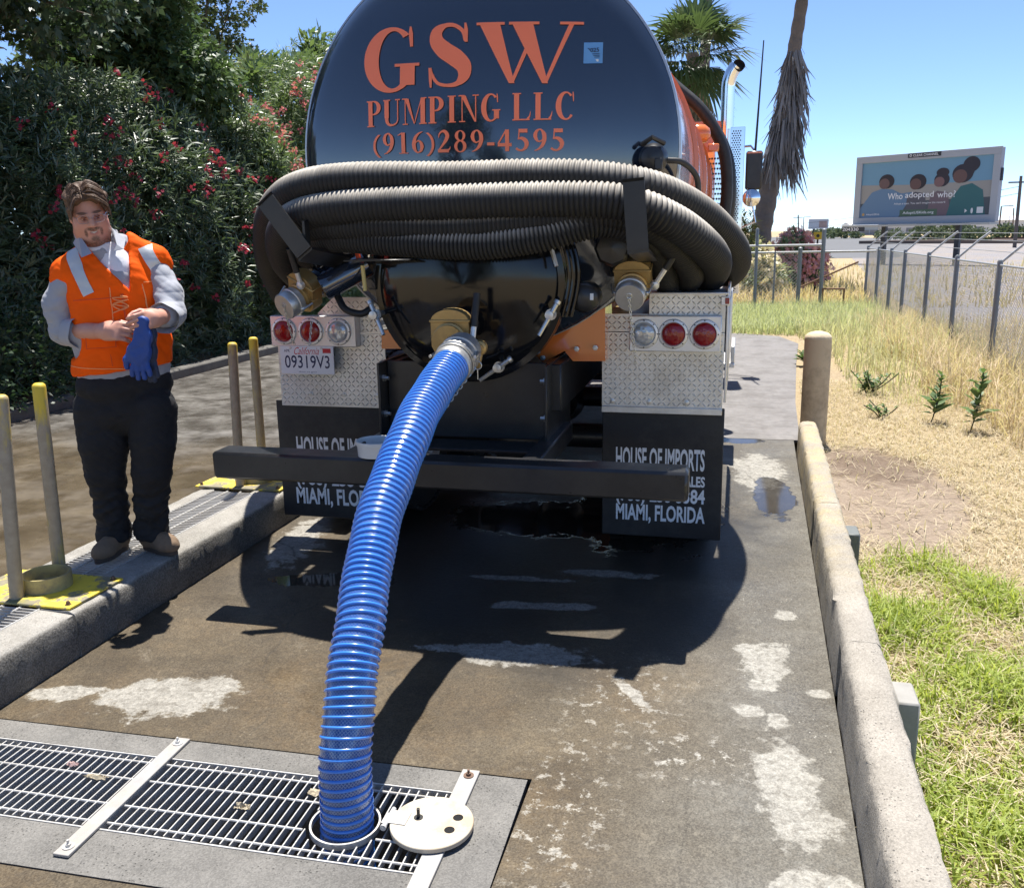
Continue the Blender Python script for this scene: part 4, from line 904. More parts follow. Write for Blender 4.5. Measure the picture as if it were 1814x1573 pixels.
# ---------------------------------------------------------------- valves
def chain(mb, a, b_, sag=.0, L=.018, r=.0022):
    a, b_ = Vector(a), Vector(b_); n = max(2, int((b_-a).length/(L*.72)))
    for i in range(n):
        t = (i+.5)/n; c = a.lerp(b_, t)+V3(0, 0, -sag*4*t*(1-t)); d = (b_-a).normalized(); e = d.cross(V3(0, 1, 0)) if i % 2 == 0 else V3(0, 1, 0)
        if e.length < .1: e = V3(1, 0, 0)
        e.normalize(); ring = [c+d*(L/2*math.cos(k*math.pi/4))+e*(L*.28*math.sin(k*math.pi/4)) for k in range(8)]; mb.tube(ring, r, 5, closed=True)
def valve(c, ax, s=1.0, roll=0.0, lever=None, cap=True, nm='drain_valve', capm=None):
    """lever valve: domed brass body across the pipe, flange bolts, clamp, cap; ax points out of the tank"""
    c = Vector(c); ax = Vector(ax).normalized(); up = V3(0, 0, 1); sx = up.cross(ax).normalized()*-1; up = ax.cross(sx)*-1
    up = (sx.cross(ax)).normalized(); 
    if up.z < 0: up = -up
    if roll: rm = Matrix.Rotation(roll, 3, ax); sx = rm @ sx; up = rm @ up
    w_ = .088*s; prof = []
    for k in range(0, 19): a = math.pi*k/18; prof.append((w_*math.cos(a), .06*s+w_*.62*math.sin(a)))
    prof += [(-w_, -.05*s), (-w_*.8, -.085*s), (-w_*.4, -.105*s), (w_*.4, -.105*s), (w_*.8, -.085*s), (w_, -.05*s)]
    b = MB(); b.prism([c+sx*x+up*z-ax*.035*s for x, z in prof], ax*.07*s); o = obj(nm, b, BRASS, TK, 35)
    b = MB(); b.box(c+up*.062*s, (1, 1, 1), 0); b.v = []; b.f = []; b.m = []
    rot = Matrix((sx, ax, up)).transposed()
    b.box(c+up*.064*s, (w_*2.12, .085*s, .012*s), .003, rot); b.box(c-up*.005*s, (w_*2.04, .076*s, .006*s), .002, rot); b.box(c+ax*.036*s+up*.02*s, (.005*s, .006*s, .08*s), .001, rot); obj('body_ribs', b, BRASS, o)
    for x in (-.85, -.4, .4, .85):
        b = MB(); b.lathe(c+sx*x*w_+up*.071*s+ax*.02*s, up, [(.009*s, 0), (.009*s, .008*s), (.004*s, .009*s)], 6); obj('body_bolt', b, ZN, o)
    b = MB(); b.lathe(c-ax*.03*s, -ax, [(.07*s, 0), (.07*s, .06*s), (.085*s, .06*s), (.085*s, .09*s), (.065*s, .09*s), (.065*s, .35*s)], 24); obj('pipe_stub', b, BLACK, o)
    b = MB(); b.lathe(c+ax*.033*s-up*.02*s, ax, [(.078*s, 0), (.078*s, .02*s), (.07*s, .024*s), (.07*s, .04*s)], 28); obj('outlet', b, BRASS, o)
    if cap:
        b = MB(); b.lathe(c+ax*.07*s-up*.02*s, ax, [(.072*s, 0), (.072*s, .02*s), (.078*s, .024*s), (.078*s, .034*s), (.072*s, .038*s), (.072*s, .085*s), (.068*s, .09*s), (.001, .09*s)], 32); k = obj('cap', b, CAST, o)
        b = MB(); e = c+ax*.162*s-up*.02*s; b.tube([e+sx*.012*math.cos(j*math.pi/5)+up*(.012*math.sin(j*math.pi/5)+.012) for j in range(10)], .0028, 6, closed=True); obj('cap_ring', b, ZN, k)
        for sg in (-1, 1):
            b = MB(); b.box(c+ax*.09*s-up*.02*s+sx*sg*.078*s, (.016*s, .05*s, .022*s), .004, rot); b.tube([c+ax*.11*s-up*.02*s+sx*sg*.085*s, c+ax*.05*s-up*.0*s+sx*sg*.1*s], .006*s, 6); obj('cam_arm', b, ZN, k)
    if lever:
        a, d = lever; a = Vector(a); d = Vector(d); m_ = a.lerp(d, .38)
        b = MB(); b.tube([a-(d-a).normalized()*.02, m_], .013*s, 8); b.lathe(a, ax, [(.022*s, -.01), (.022*s, .012), (.01*s, .02)], 14); lv = obj('lever', b, ALU, o)
        b = MB(); b.tube([m_.lerp(a, .06), d], [.017*s, .016*s], 10); obj('lever_grip', b, RUB, lv)
    return o, c, ax, up, sx
# centre outlet
vc = at(801, 592, 3.9)
valve(vc, (0.02, -1, -.06), 1.0, 0, (at(836, 612, 3.86), at(845, 520, 3.92)), False)
b = MB(); b.tube([vc+V3(.0, .02, 0), V3(vc.x, 4.02, vc.z+.0), V3(vc.x+.0, 4.1, vc.z+.03)], .07, 20); obj('outlet_pipe', b, BLACK, TK)
b = MB(); e = at(838, 612, 3.87); b.lathe(e+V3(.03, 0, -.01), (.3, -1, 0), [(.03, -.03), (.036, 0), (.03, .02), (.018, .024), (.016, .04)], 20); b.box(e+V3(.02, 0, -.06), (.035, .03, .09), .006, Matrix.Rotation(.25, 3, 'Y')); obj('gland', b, BRASS, TK)
# right valve
vr = at(1122, 496, 4.3); vv = valve(vr, (-.02, -1, -.42), .95, 0, (at(1160, 505, 4.28), at(1213, 424, 4.24)))
b = MB(); p = vv[1]+vv[2]*.155-vv[3]*.02; chain(b, p+V3(0, -.01, .0), at(1127, 650, 4.2)); obj('chain', b, ZN, vv[0])
# left valve
vl = at(541, 515, 4.28); vv = valve(vl, (-.42, -.9, -.42), .95, R_(-28), (at(533, 505, 4.2), at(512, 440, 4.12)))
b = MB(); p = vv[1]+vv[2]*.155-vv[3]*.02; chain(b, p, at(522, 612, 4.2)); obj('chain', b, ZN, vv[0])
p = at(552, 570, 4.3); b = MB(); chain(b, p, at(548, 612, 4.3)); obj('chain', b, ZN, vv[0])
# odd fittings on the left: black canister, rack with tools, stiffener fins, cable
a, c = at(572, 512, 4.2), at(650, 468, 4.3); b = MB(); b.lathe(a, c-a, [(.035, -.005), (.06, 0), (.064, .015), (.064, (c-a).length)], 24); obj('canister', b, BLACK, TK)
x0_, x1_ = at(628, 470, 4.15).x, at(742, 470, 4.15).x; zz = at(680, 462, 4.15).z
b = MB(); b.b2((x0_, 4.02, zz), (x1_, 4.2, zz+.008), .002); b.b2((x0_+.05, 4.19, zz-.14), (x1_-.02, 4.198, zz-.132), .002); b.cyl((x0_+.1, 4.19, zz-.14), (x0_+.1, 4.19, zz), .006, 8); rk = obj('tool_rack', b, BLACKS, TK)
def tool(u, v, u2, v2, m_, r, nm): 
    b = MB(); b.tube([at(u, v, 4.1), at(u2, v2, 4.1)], [r, r*.7], 8); tag(obj(nm, b, m_), {'red': 'red handled tool standing in the truck tool rack', 'ora': 'orange handled tool leaning in the truck tool rack', 'chr': 'chrome wrench standing in the truck tool rack'}[m_.name[:3]], 'tool', 'tools in the rack on the truck tail')
tool(636, 458, 627, 432, mat('orange_handle', (.6, .07, .02), .4), .014, 'screwdriver'); tool(653, 456, 657, 428, mat('chrome_tool', (.7, .7, .7), .25, .9), .009, 'wrench'); tool(684, 459, 684, 436, mat('red_handle', (.5, .03, .02), .4), .011, 'screwdriver')
b = MB(); b.tube([at(642, 470, 4.12), at(647, 515, 4.14)], .010, 8); obj('sight_tube', b, mat('yellowed_tube', (.6, .5, .2), .4), rk)
b = MB(); b.tube(catmull([at(598, 525, 4.28), at(612, 548, 4.25), at(640, 556, 4.25), at(660, 545, 4.28)], 16), .018, 10); obj('cable_loop', b, RUB, TK)
for (u0, v0, u1, v1) in ((545, 445, 572, 505), (565, 448, 600, 510), (1150, 440, 1130, 480), (1165, 450, 1140, 500)):
    b = MB(); b.tube([at(u0, v0, 4.52), at(u1, v1, 4.52)], .012, 6); obj('brace_rod', b, BLACKS, TK)
for (u0, v0, u1, v1) in ((1142, 455, 1182, 515), (548, 455, 585, 500)):   # bright ribbed hose box seen past the tank side
    a, c = at(u0, v1, 4.9), at(u1, v0, 4.9)
    b = MB(); b.b2((a.x, 4.9, a.z), (c.x, 4.96, c.z), .002); o = obj('louvre_box', b, ALU, TK)
    for k_ in range(7):
        z = a.z+(c.z-a.z)*(k_+.5)/7; b = MB(); b.tube([(a.x+.005, 4.895, z), (c.x-.005, 4.895, z)], .011, 8); obj('louvre', b, ALU, o)
# ================================================================ HOSES
def hose_mat():
    m = NT('dusty_black_corrugated_hose'); n = m.noise(9, 6, .7); g_ = m.n('ShaderNodeNewGeometry')
    c = m.mix(n, (.012, .012, .012), (.03, .029, .027)); d = m.ramp(m.noise(3.2, 6, .7), (.35, .5), (.65, 1.0))
    sx = m.n('ShaderNodeSeparateXYZ'); m.l(m.coord('Normal'), sx.inputs[0])
    top = m.ramp(sx.outputs[2], (.1, 0.0), (.8, 1.0))
    c = m.mix(m.math('MULTIPLY', d, top), c, (.55, .50, .42))     # settled dust lies on upward faces
    m.set(col=c, rough=.62, spec=.35); return m.mat
HOSE = hose_mat()
def ribbed(path, r, pitch, amp, n=18, per=6):
    P, s = resample(catmull(path, 160), pitch/per); T, N, Bn = frames(P)
    rad = r+amp*(np.abs(np.sin(np.pi*s/pitch))*2-1)*.5
    a = np.arange(n)*2*np.pi/n
    ring = (N[:, None, :]*np.cos(a)[None, :, None]+Bn[:, None, :]*np.sin(a)[None, :, None])*rad[:, None, None]+P[:, None, :]
    v = ring.reshape(-1, 3); m_ = len(P); i = np.arange(m_-1)[:, None]*n; k = np.arange(n)[None, :]; k2 = (k+1) % n
    f = np.stack([i+k, i+k2, i+n+k2, i+n+k], -1).reshape(-1, 4)
    return v, f
def black_hose(paths, label, r=.073, pitch=.0225):
    pts = [at(*p) for p in paths]
    v, f = ribbed(pts, r, pitch, .011); o = link('coiled_hose', mesh_np('coiled_hose', v, f, HOSE, 60)); tag(o, label, 'hose', 'black suction hoses coiled round the tank tail')
black_hose([(500, 520, 5.3), (478, 470, 5.0), (474, 415, 4.55), (487, 368, 4.25), (530, 334, 4.05), (620, 319, 3.98), (800, 318, 3.97), (960, 314, 3.97), (1080, 320, 3.99), (1175, 342, 4.1), (1252, 386, 4.4), (1297, 435, 4.8), (1304, 468, 5.2), (1285, 490, 5.6), (1250, 500, 6.0)], 'dusty black ribbed hose lying topmost in the coil under the phone number')
black_hose([(545, 505, 5.0), (508, 468, 4.6), (497, 425, 4.3), (520, 388, 4.06), (600, 369, 3.93), (800, 359, 3.90), (1000, 354, 3.90), (1110, 361, 3.92), (1190, 392, 4.02), (1245, 432, 4.22), (1268, 466, 4.55), (1252, 496, 4.9), (1215, 505, 5.2)], 'dusty black ribbed hose second from the top, lying in the big hook')
black_hose([(560, 470, 4.7), (525, 430, 4.4), (540, 404, 4.1), (640, 400, 3.96), (800, 402, 3.94), (950, 390, 3.94), (1080, 380, 3.96), (1150, 398, 4.05), (1200, 440, 4.3), (1225, 485, 4.6), (1200, 510, 4.9)], 'shaded black hose third from the top of the coil', .062, .02)
black_hose([(600, 450, 4.65), (560, 428, 4.25), (600, 422, 4.05), (720, 430, 3.95), (850, 434, 3.93), (960, 420, 3.93), (1060, 395, 3.97), (1130, 410, 4.1), (1165, 450, 4.4), (1185, 505, 4.7)], 'lowest black hose sagging across the tail of the tank', .062, .019)
# wire tie
# ---------------------------------------------------------------- the blue suction hose
BH = thing('suction_hose', 'thick translucent blue suction hose running from the tank outlet down into the drain', 'hose', (-1.08, 2.19, 0))
bpts = [(-1.078, 2.19, -.25), (-1.080, 2.19, -.03), (-1.078, 2.215, .177), (-1.088, 2.295, .355), (-1.108, 2.415, .505), (-1.132, 2.575, .648), (-1.153, 2.775, .797), (-1.165, 2.97, .908), (-1.170, 3.2, 1.018), (-1.168, 3.42, 1.104), (-1.166, 3.64, 1.168)]
BP, bs = resample(catmull(bpts, 200), .004)
BP[:, 0] += .0035*np.sin(bs*9)+.002*np.sin(bs*23+1); BP[:, 2] += .003*np.sin(bs*11+2)*np.clip(bs-.35, 0, 1); BT, BN, BB = frames(BP)
BR = .0745
def blue_wall():
    m = NT('blue_clear_wall'); uv = m.n('ShaderNodeUVMap'); uv.uv_map = 'UVMap'
    sx = m.n('ShaderNodeSeparateXYZ'); m.l(uv.outputs[0], sx.inputs[0])
    def tri(a, w_):      # thin lines where frac(a) near .5
        f = m.math('FRACT', a); return m.math('LESS_THAN', m.math('ABSOLUTE', m.math('SUBTRACT', f, .5)), w_)
    u = m.math('MULTIPLY', sx.outputs[0], 44.0); v = m.math('MULTIPLY', sx.outputs[1], 100.0)
    lat = m.math('MAXIMUM', tri(m.math('ADD', u, v), .13), tri(m.math('SUBTRACT', u, v), .13))
    n = m.noise(6, 4); c = m.mix(n, (.010, .065, .29), (.018, .105, .42))
    low = m.ramp(sx.outputs[1], (.25, 1.0), (1.25, .12))
    c = m.mix(m.math('MULTIPLY', low, .35), c, (.06, .11, .17))
    c = m.mix(m.math('MULTIPLY', lat, m.math('MULTIPLY', low, .62)), c, (.42, .52, .62))
    gr = m.ramp(m.noise(7, 7, .7), (.45, 0.0), (.65, .7)); c = m.mix(m.math('MULTIPLY', gr, low), c, (.10, .095, .075))
    m.set(col=c, rough=m.math('ADD', m.math('MULTIPLY', gr, .5), .18), spec=.6, coat=.5, coatr=.1); return m.mat
n = 28; a = np.arange(n+1)*2*np.pi/n; st = slice(0, None, 2); P2, N2, B2, s2 = BP[st], BN[st], BB[st], bs[st]
ring = (N2[:, None]*np.cos(a)[None, :, None]+B2[:, None]*np.sin(a)[None, :, None])*BR+P2[:, None]
m_ = len(P2); v = ring.reshape(-1, 3); i = np.arange(m_-1)[:, None]*(n+1); k = np.arange(n)[None, :]
f = np.stack([i+k, i+k+1, i+n+2+k, i+n+1+k], -1).reshape(-1, 4)
me = mesh_np('hose_wall', v, f, blue_wall(), 179)
uvl = me.uv_layers.new(name='UVMap'); U = np.repeat((np.arange(n+1)/n)[None, :], m_, 0).ravel(); Vv = np.repeat(s2[:, None], n+1, 1).ravel()
lv = np.zeros(len(me.loops), np.int32); me.loops.foreach_get('vertex_index', lv); uvl.data.foreach_set('uv', np.stack([U[lv], Vv[lv]], 1).astype(np.float32).ravel())
link('hose_wall', me, BH)
pitch = .0245; tt = np.arange(0, bs[-1]-.005, pitch/30)
Ph = np.stack([np.interp(tt, bs, BP[:, c]) for c in range(3)], 1); Nh = np.stack([np.interp(tt, bs, BN[:, c]) for c in range(3)], 1); Bh = np.stack([np.interp(tt, bs, BB[:, c]) for c in range(3)], 1); Th = np.stack([np.interp(tt, bs, BT[:, c]) for c in range(3)], 1)
ph = 2*np.pi*(tt/pitch+.35*np.sin(tt*6)+.18*np.sin(tt*17+1)); radial = Nh*np.cos(ph)[:, None]+Bh*np.sin(ph)[:, None]
prof = [(-.0052, -.001), (-.0042, .004), (0, .0062), (.0042, .004), (.0052, -.001)]
rings = np.stack([Ph+radial*(BR+pr_)+Th*px_ for px_, pr_ in prof], 1); q = len(prof); v = rings.reshape(-1, 3)
i = np.arange(len(tt)-1)[:, None]*q; k = np.arange(q-1)[None, :]; f = np.stack([i+k, i+k+1, i+q+k+1, i+q+k], -1).reshape(-1, 4)
BRIB = mat('blue_hose_helix', (.04, .24, .78), .3, var=.12, scale=6, coat=.8, coatr=.06, spec=.7, dirt=.25, dirtcol=(.1, .13, .16), dscale=6)
link('helix_rib', mesh_np('helix_rib', v, f, BRIB, 70), BH)
# coupling at the top
c0 = V3(*BP[-1]); dr = (V3(*BP[-1])-V3(*BP[-12])).normalized()
b = MB(); b.lathe(c0, dr, [(.083, -.035), (.086, -.03), (.086, 0), (.084, .004), (.084, .03), (.092, .034), (.092, .05), (.084, .054), (.084, .085), (.09, .088), (.09, .11), (.08, .115), (.08, .16)], 40); cp = obj('coupling', b, CAST, BH)
b = MB(); b.lathe(c0, dr, [(.0865, .012), (.0895, .013), (.0895, .024), (.0865, .025)], 40, False); obj('band_clamp', b, ZN, cp)
for sg in (-1, 1):
    c = c0+dr*.07+V3(sg*.088, 0, .012); b = MB(); b.box(c, (.02, .05, .026), .005); b.tube([c+V3(0, 0, .01), c-dr*.07+V3(sg*.012, 0, .02)], [.009, .007], 8); ca = obj('cam_arm', b, ZN, cp)
    b = MB(); e = c-dr*.03+V3(sg*.012, -.01, -.03); b.tube([e+V3(.018*math.cos(j*math.pi/6), 0, .018*math.sin(j*math.pi/6)) for j in range(12)], .0022, 6, closed=True); b.tube([e+V3(0, 0, -.018), e+V3(.0, 0, -.06)], .0022, 6); obj('pull_ring', b, ZN, ca)
b = MB(); p = c0+dr*.05+V3(.085, -.01, -.03); chain(b, p, at(762, 760, 3.55), .0, .022, .0026); obj('chain', b, ZN, cp)
# white fitting resting on the bumper
p = at(668, 796, 3.70)
wf = thing('plastic_cap', 'round off-white plastic cap standing on the black bumper behind the blue hose', 'cap', (p.x, 3.70, .745))
b = MB(); b.lathe((p.x, 3.70, .746), (0, 0, 1), [(.086, 0), (.088, .05), (.094, .052), (.094, .068), (.09, .07), (.084, .068), (.08, .012), (.001, .012)], 40, False); wc = obj('shell', b, mat('off_white_plastic', (.62, .62, .6), .4, var=.06, scale=20), wf)
b = MB(); b.box((p.x-.05, 3.66, .80), (.012, .05, .02), .003); obj('latch', b, DARKIRON, wf)
# ================================================================ VEGETATION
def nrm(a): return a/np.maximum(np.linalg.norm(a, axis=-1, keepdims=True), 1e-9)
def rand_dir(n, rg): return nrm(rg.normal(size=(n, 3)))
def leaf_quads(p, d, side, L, W, droop=.15):
    """p,d,side (n,3); L,W (n,) -> v (4n,3)"""
    L = L[:, None]; W = W[:, None]; z = np.array([0, 0, -1.])
    a = p; b = p+d*L*.45+side*W*.5; c = p+d*L+z*L*droop; e = p+d*L*.45-side*W*.5
    return np.stack([a, b, c, e], 1).reshape(-1, 3)
def quads(n): return np.arange(n*4).reshape(-1, 4)
def whorls(c, ax, rg, per=10, L=.16, W=.025, shoot=.24):
    n = len(c); N_ = n*per
    c_ = np.repeat(c, per, 0); a_ = np.repeat(ax, per, 0); t = rg.random(N_)
    r = rand_dir(N_, rg); r = nrm(r-a_*(r*a_).sum(1)[:, None]); el = .15+.75*t+rg.normal(0, .15, N_)
    d = nrm(r*np.cos(el)[:, None]+a_*np.sin(el)[:, None]); s = nrm(np.cross(d, a_)+rg.normal(0, .15, (N_, 3)))
    return leaf_quads(c_+a_*((t-.7)*shoot)[:, None], d, s, L*(.7+.5*rg.random(N_)), W*(.8+.4*rg.random(N_)), .12)
def flower_clusters(c, rg, k=8, r=.065, s=.023):
    """clusters of five-petalled flowers"""
    n = len(c)*k; cc = np.repeat(c, k, 0)+rg.normal(0, r*.5, (len(c)*k, 3)); d = nrm(rand_dir(n, rg)+np.array([.5, -.4, .5]))
    u = nrm(np.cross(d, rand_dir(n, rg))); w_ = np.cross(d, u); out = []
    for j in range(5):
        a = 2*np.pi*j/5; e = u*np.cos(a)+w_*np.sin(a); f = -u*np.sin(a)+w_*np.cos(a); sz = s*(.8+.4*rg.random(n))[:, None]
        out.append(np.stack([cc, cc+e*sz*.7+f*sz*.45+d*sz*.2, cc+e*sz*1.15+d*sz*.1, cc+e*sz*.7-f*sz*.45+d*sz*.2], 1))
    return np.concatenate(out, 0).reshape(-1, 3)
OLE = leafmat('oleander_leaf', (.048, .078, .045), (.13, .185, .09), .9, .22, .38, .6)
OLE2 = leafmat('oleander_leaf_light', (.075, .12, .05), (.18, .25, .10), .9, .3, .40, .55)
RFL = leafmat('red_oleander_flower', (.24, .014, .04), (.46, .055, .10), 3, .3, .6, .2)
PFL = leafmat('pink_oleander_flower', (.5, .06, .1), (.78, .28, .32), 3, .35, .6, .2)
BARK = mat('grey_brown_bark', (.09, .072, .055), .9, var=.35, scale=9, bump=.9, bscale=18, bd=.03)
STEM = mat('green_brown_stems', (.06, .065, .035), .8, var=.3, scale=9)
def hedge_surface(n, rg, y0, y1, top, depth, xf=-7.12):
    """points in the hedge volume biased to its road face and top"""
    y = y0+(y1-y0)*rg.random(n); t = top(y); z = t*np.sqrt(rg.random(n))*.995+.05; z = np.where(rg.random(n) < .35, rg.random(n)*t, z)
    bul = .35*np.sin(y*1.7)*np.sin(z*1.3+y)+.25*np.sin(y*3.1+2)*np.sin(z*2.3)
    back = rg.random(n)**1.6*depth; roundtop = .9*np.maximum(0, z/t-.75)**1*3.0
    x = xf-.15-back+bul*.6-roundtop*.7-.25*np.maximum(0, .3-z/t)
    c = np.stack([x, y, z], 1); ax = nrm(np.stack([.75+0*x, rg.normal(0, .45, n)-.15, .55+.5*(z/t)+rg.normal(0, .35, n)], 1))
    return c, ax
def oleander(name, label, y0, y1, top, nw, nf, seed, leafm, fm, depth=1.5, xf=-7.12, per=10, stems=14, core=True):
    rg = np.random.default_rng(seed); c, ax = hedge_surface(nw, rg, y0, y1, top, depth, xf)
    t = thing(name, label, 'bush', (xf-1, (y0+y1)/2, 0), 'oleanders along the left lane')
    v = whorls(c, ax, rg, per); link('foliage', mesh_np('foliage', v, quads(len(v)//4), leafm), t)
    cf, af = hedge_surface(nf, rg, y0, y1, top, .15, xf+.12); m = cf[:, 2] > .9; cf = cf[m]
    v = flower_clusters(cf, rg); link('blossoms', mesh_np('blossoms', v, quads(len(v)//4), fm), t)
    b = MB()
    for k in range(stems):
        y = y0+(y1-y0)*(k+.5)/stems; x = xf-.7-.5*rg.random(); h = float(top(np.array([y]))[0])*.85
        b.tube([(x, y, -.05), (x+.2*rg.normal()*.5, y+.2*rg.normal(), h*.5), (x+.3, y+.4*rg.normal(), h)], [.035, .028, .008], 6)
    obj('stems', b, STEM, t)
    if core:   # dense twiggy heart of the hedge
        c2, a2 = hedge_surface(nw//2, rg, y0, y1, top, .4, xf-.8); c2[::2, 2] *= .45; v = whorls(c2, a2, rg, 8, .28, .085)
        link('inner_foliage', mesh_np('inner_foliage', v, quads(len(v)//4), leafm), t)
    return t
oleander('oleander_hedge', 'dense dark oleander hedge with red blossoms behind the worker', 3.0, 14.2, lambda y: 3.35+.25*np.sin(y*1.3)+.02*y, 10000, 190, 3, OLE, RFL)
oleander('oleander', 'tall sunlit oleander with pink blossoms rising beside the truck tank', 13.4, 21.5, lambda y: 4.0+1.6*np.exp(-((y-18)/2.2)**2)+.3*np.sin(y*2.1), 6500, 330, 5, OLE2, PFL, 1.6)
# tall flowering sprays poking above it
# low small-leaved shrub at the foot of the hedge
rg = np.random.default_rng(9); n = 5200
u_ = rand_dir(n, rg); u_[:, 2] = np.abs(u_[:, 2]); c = np.array([-7.5, 7.6, .1])+u_*np.array([.75, 1.5, 1.15])*(.75+.3*rg.random(n))[:, None]
d = nrm(u_+rg.normal(0, .6, (n, 3))); v = leaf_quads(c, d, nrm(np.cross(d, rand_dir(n, rg))), .055+.03*rg.random(n), .03+.01*rg.random(n))
sb = thing('shrub', 'low small leaved dark shrub at the foot of the hedge beside the worker', 'shrub', (-7.5, 7.6, 0))
link('foliage', mesh_np('foliage', v, quads(n), leafmat('shrub_leaf', (.02, .045, .02), (.05, .09, .04), 2, .2)), sb)
b = MB()
for k in range(9): b.tube([(-7.5, 7.6, -.05), (-7.5+.5*rg.normal()*.6, 7.6+rg.normal()*.6, .8)], [.03, .008], 6)
obj('stems', b, STEM, sb)
# broadleaf trees over the hedge
TLEAF = leafmat('broad_tree_leaf', (.028, .055, .034), (.085, .135, .07), .8, .18, .45, .4)
TLEAF2 = leafmat('bright_tree_leaf', (.03, .065, .03), (.11, .175, .07), .8, .25, .45, .4)
def lobed_tree(name, label, base, height, clumps, nl, seed, mt, lsize=.12, trunk_r=.16, sagg=.25, spread=1.0):
    rg = np.random.default_rng(seed); t = thing(name, label, 'tree', base, 'broadleaf trees above the hedge')
    base = Vector(base); b = MB(); top = base+V3(.1, .2, height*.75)
    tr = catmull([base+V3(0, 0, -.1), base+V3(.1, .05, height*.3), top], 12); b.tube(tr, list(np.linspace(trunk_r, trunk_r*.35, len(tr))), 10); obj('trunk', b, BARK, t)
    b = MB()
    for (c, r) in clumps:
        c = Vector(c); s_ = base+V3(.05, .05, min(height*.7, max(height*.25, c.z*.6))); m_ = s_.lerp(c, .55)+V3(0, 0, .15)
        b.tube(catmull([s_, m_, c], 8), list(np.linspace(trunk_r*.35, .015, 9))[:len(catmull([s_, m_, c], 8))], 6)
        for _ in range(4):
            e = c+Vector(rg.normal(0, 1, 3)).normalized()*r*.8; b.tube([m_.lerp(c, .6), e], [.02, .006], 5)
    obj('branches', b, BARK, t)
    V_ = []
    tot = sum(r*r for _, r in clumps)
    for (c, r) in clumps:
        n = int(nl*r*r/tot); dd = rand_dir(n, rg); rad = r*(.55+.5*rg.random(n)**.6); pp = np.array(c)+dd*rad[:, None]*np.array([1, 1, .75])
        # twig-tip sprays of leaves
        k = 6; pp = np.repeat(pp, k, 0)+rg.normal(0, .07*r**.3, (n*k, 3)); dd = np.repeat(dd, k, 0)
        d = nrm(dd*.5+rg.normal(0, .55, (n*k, 3))+np.array([0, 0, -sagg])); s_ = nrm(np.cross(d, nrm(rg.normal(0, .5, (n*k, 3))+np.array([0, 0, 1.]))))
        L = lsize*(.6+.7*rg.random(n*k))
        # three-lobed leaf: blade plus two side lobes
        V_.append(leaf_quads(pp, d, s_, L, L*.55, .1))
        for sg in (-1, 1): V_.append(leaf_quads(pp+d*(L*.12)[:, None], nrm(d*.75+s_*sg*.75), s_, L*.72, L*.34, .1))
    v = np.concatenate(V_); link('crown', mesh_np('crown', v, quads(len(v)//4), mt), t)
def clumps_box(seed, n, lo, hi, r0, r1):
    rg = np.random.default_rng(seed); lo, hi = np.array(lo), np.array(hi); return [(tuple(lo+(hi-lo)*rg.random(3)), r0+(r1-r0)*rg.random()) for _ in range(n)]
lobed_tree('tree', 'big dark leafy tree overhanging the hedge above the worker', (-9.6, 9.0, -.03), 6.5, clumps_box(2, 26, (-10.5, 5.5, 3.9), (-7.5, 10.6, 6.2), .6, 1.1), 5200, 21, TLEAF)
lobed_tree('tree', 'lighter leafy tree at the end of the dark tree, against the sky', (-9.6, 12.6, -.03), 5.4, clumps_box(4, 13, (-9.8, 11.4, 3.7), (-8.1, 13.2, 5.4), .45, .8), 2600, 22, TLEAF2)
lobed_tree('tree', 'feathery far tree whose top shows between the near trees and the tank', (-15.0, 24.0, -.03), 8.5, clumps_box(6, 12, (-16.5, 22.5, 6.5), (-13.6, 25, 8.8), .7, 1.1), 2200, 23, leafmat('feathery_leaf', (.03, .055, .025), (.09, .12, .05), .8, .3), .13)
# trees behind the photographer, mirrored in the tank
lobed_tree('tree', 'dark tree mirrored in the black tank head beside the letters', (-6.5, -9.5, -.03), 8, clumps_box(31, 16, (-8.2, -11.5, 2.0), (-5.0, -8, 7.0), .8, 1.4), 1500, 24, TLEAF, .2, .2)
lobed_tree('tree', 'smaller dark tree mirrored low in the black tank head', (-3.9, -13.5, -.03), 5, clumps_box(33, 10, (-5.0, -14.5, 1.4), (-3.0, -12.5, 3.8), .7, 1.1), 900, 25, TLEAF, .2, .15)
# ---------------------------------------------------------------- palms
FROND = leafmat('fan_palm_green', (.035, .07, .035), (.12, .17, .07), .6, .25, .45, .4)
DEAD = leafmat('dead_palm_frond', (.12, .118, .12), (.30, .29, .295), 1.2, .0, .8, .15)
PBARK = mat('palm_bark', (.15, .125, .11), .9, var=.3, scale=5, bump=1.0, bscale=7, bd=.06)
def fan(p, d, L, rg, out, nseg=22, spread=1.15, sag=.25):
    d = np.array(d)/np.linalg.norm(d); s = np.cross(d, [0, 0, 1.]); s /= max(1e-6, np.linalg.norm(s)); u = np.cross(s, d)
    st = np.array(p)+d*L*.45
    out.append(np.stack([np.array(p)+s*.015, np.array(p)-s*.015, st-s*.01, st+s*.01]))
    for k in range(nseg):
        a = (k/(nseg-1)-.5)*2*spread*1.25; e = d*np.cos(a)+s*np.sin(a)+u*.12*np.cos(a*2)+rg.normal(0, .04, 3); e /= np.linalg.norm(e); l = L*.62*(.75+.25*np.cos(a*.9))*(.85+.3*rg.random())
        f = np.cross(e, u); f /= max(1e-6, np.linalg.norm(f)); m = st+e*l*.55; t = st+e*l+np.array([0, 0, -sag*l*(.5+rg.random())]); w_ = L*.022
        out.append(np.stack([st, m+f*w_, t, m-f*w_]))
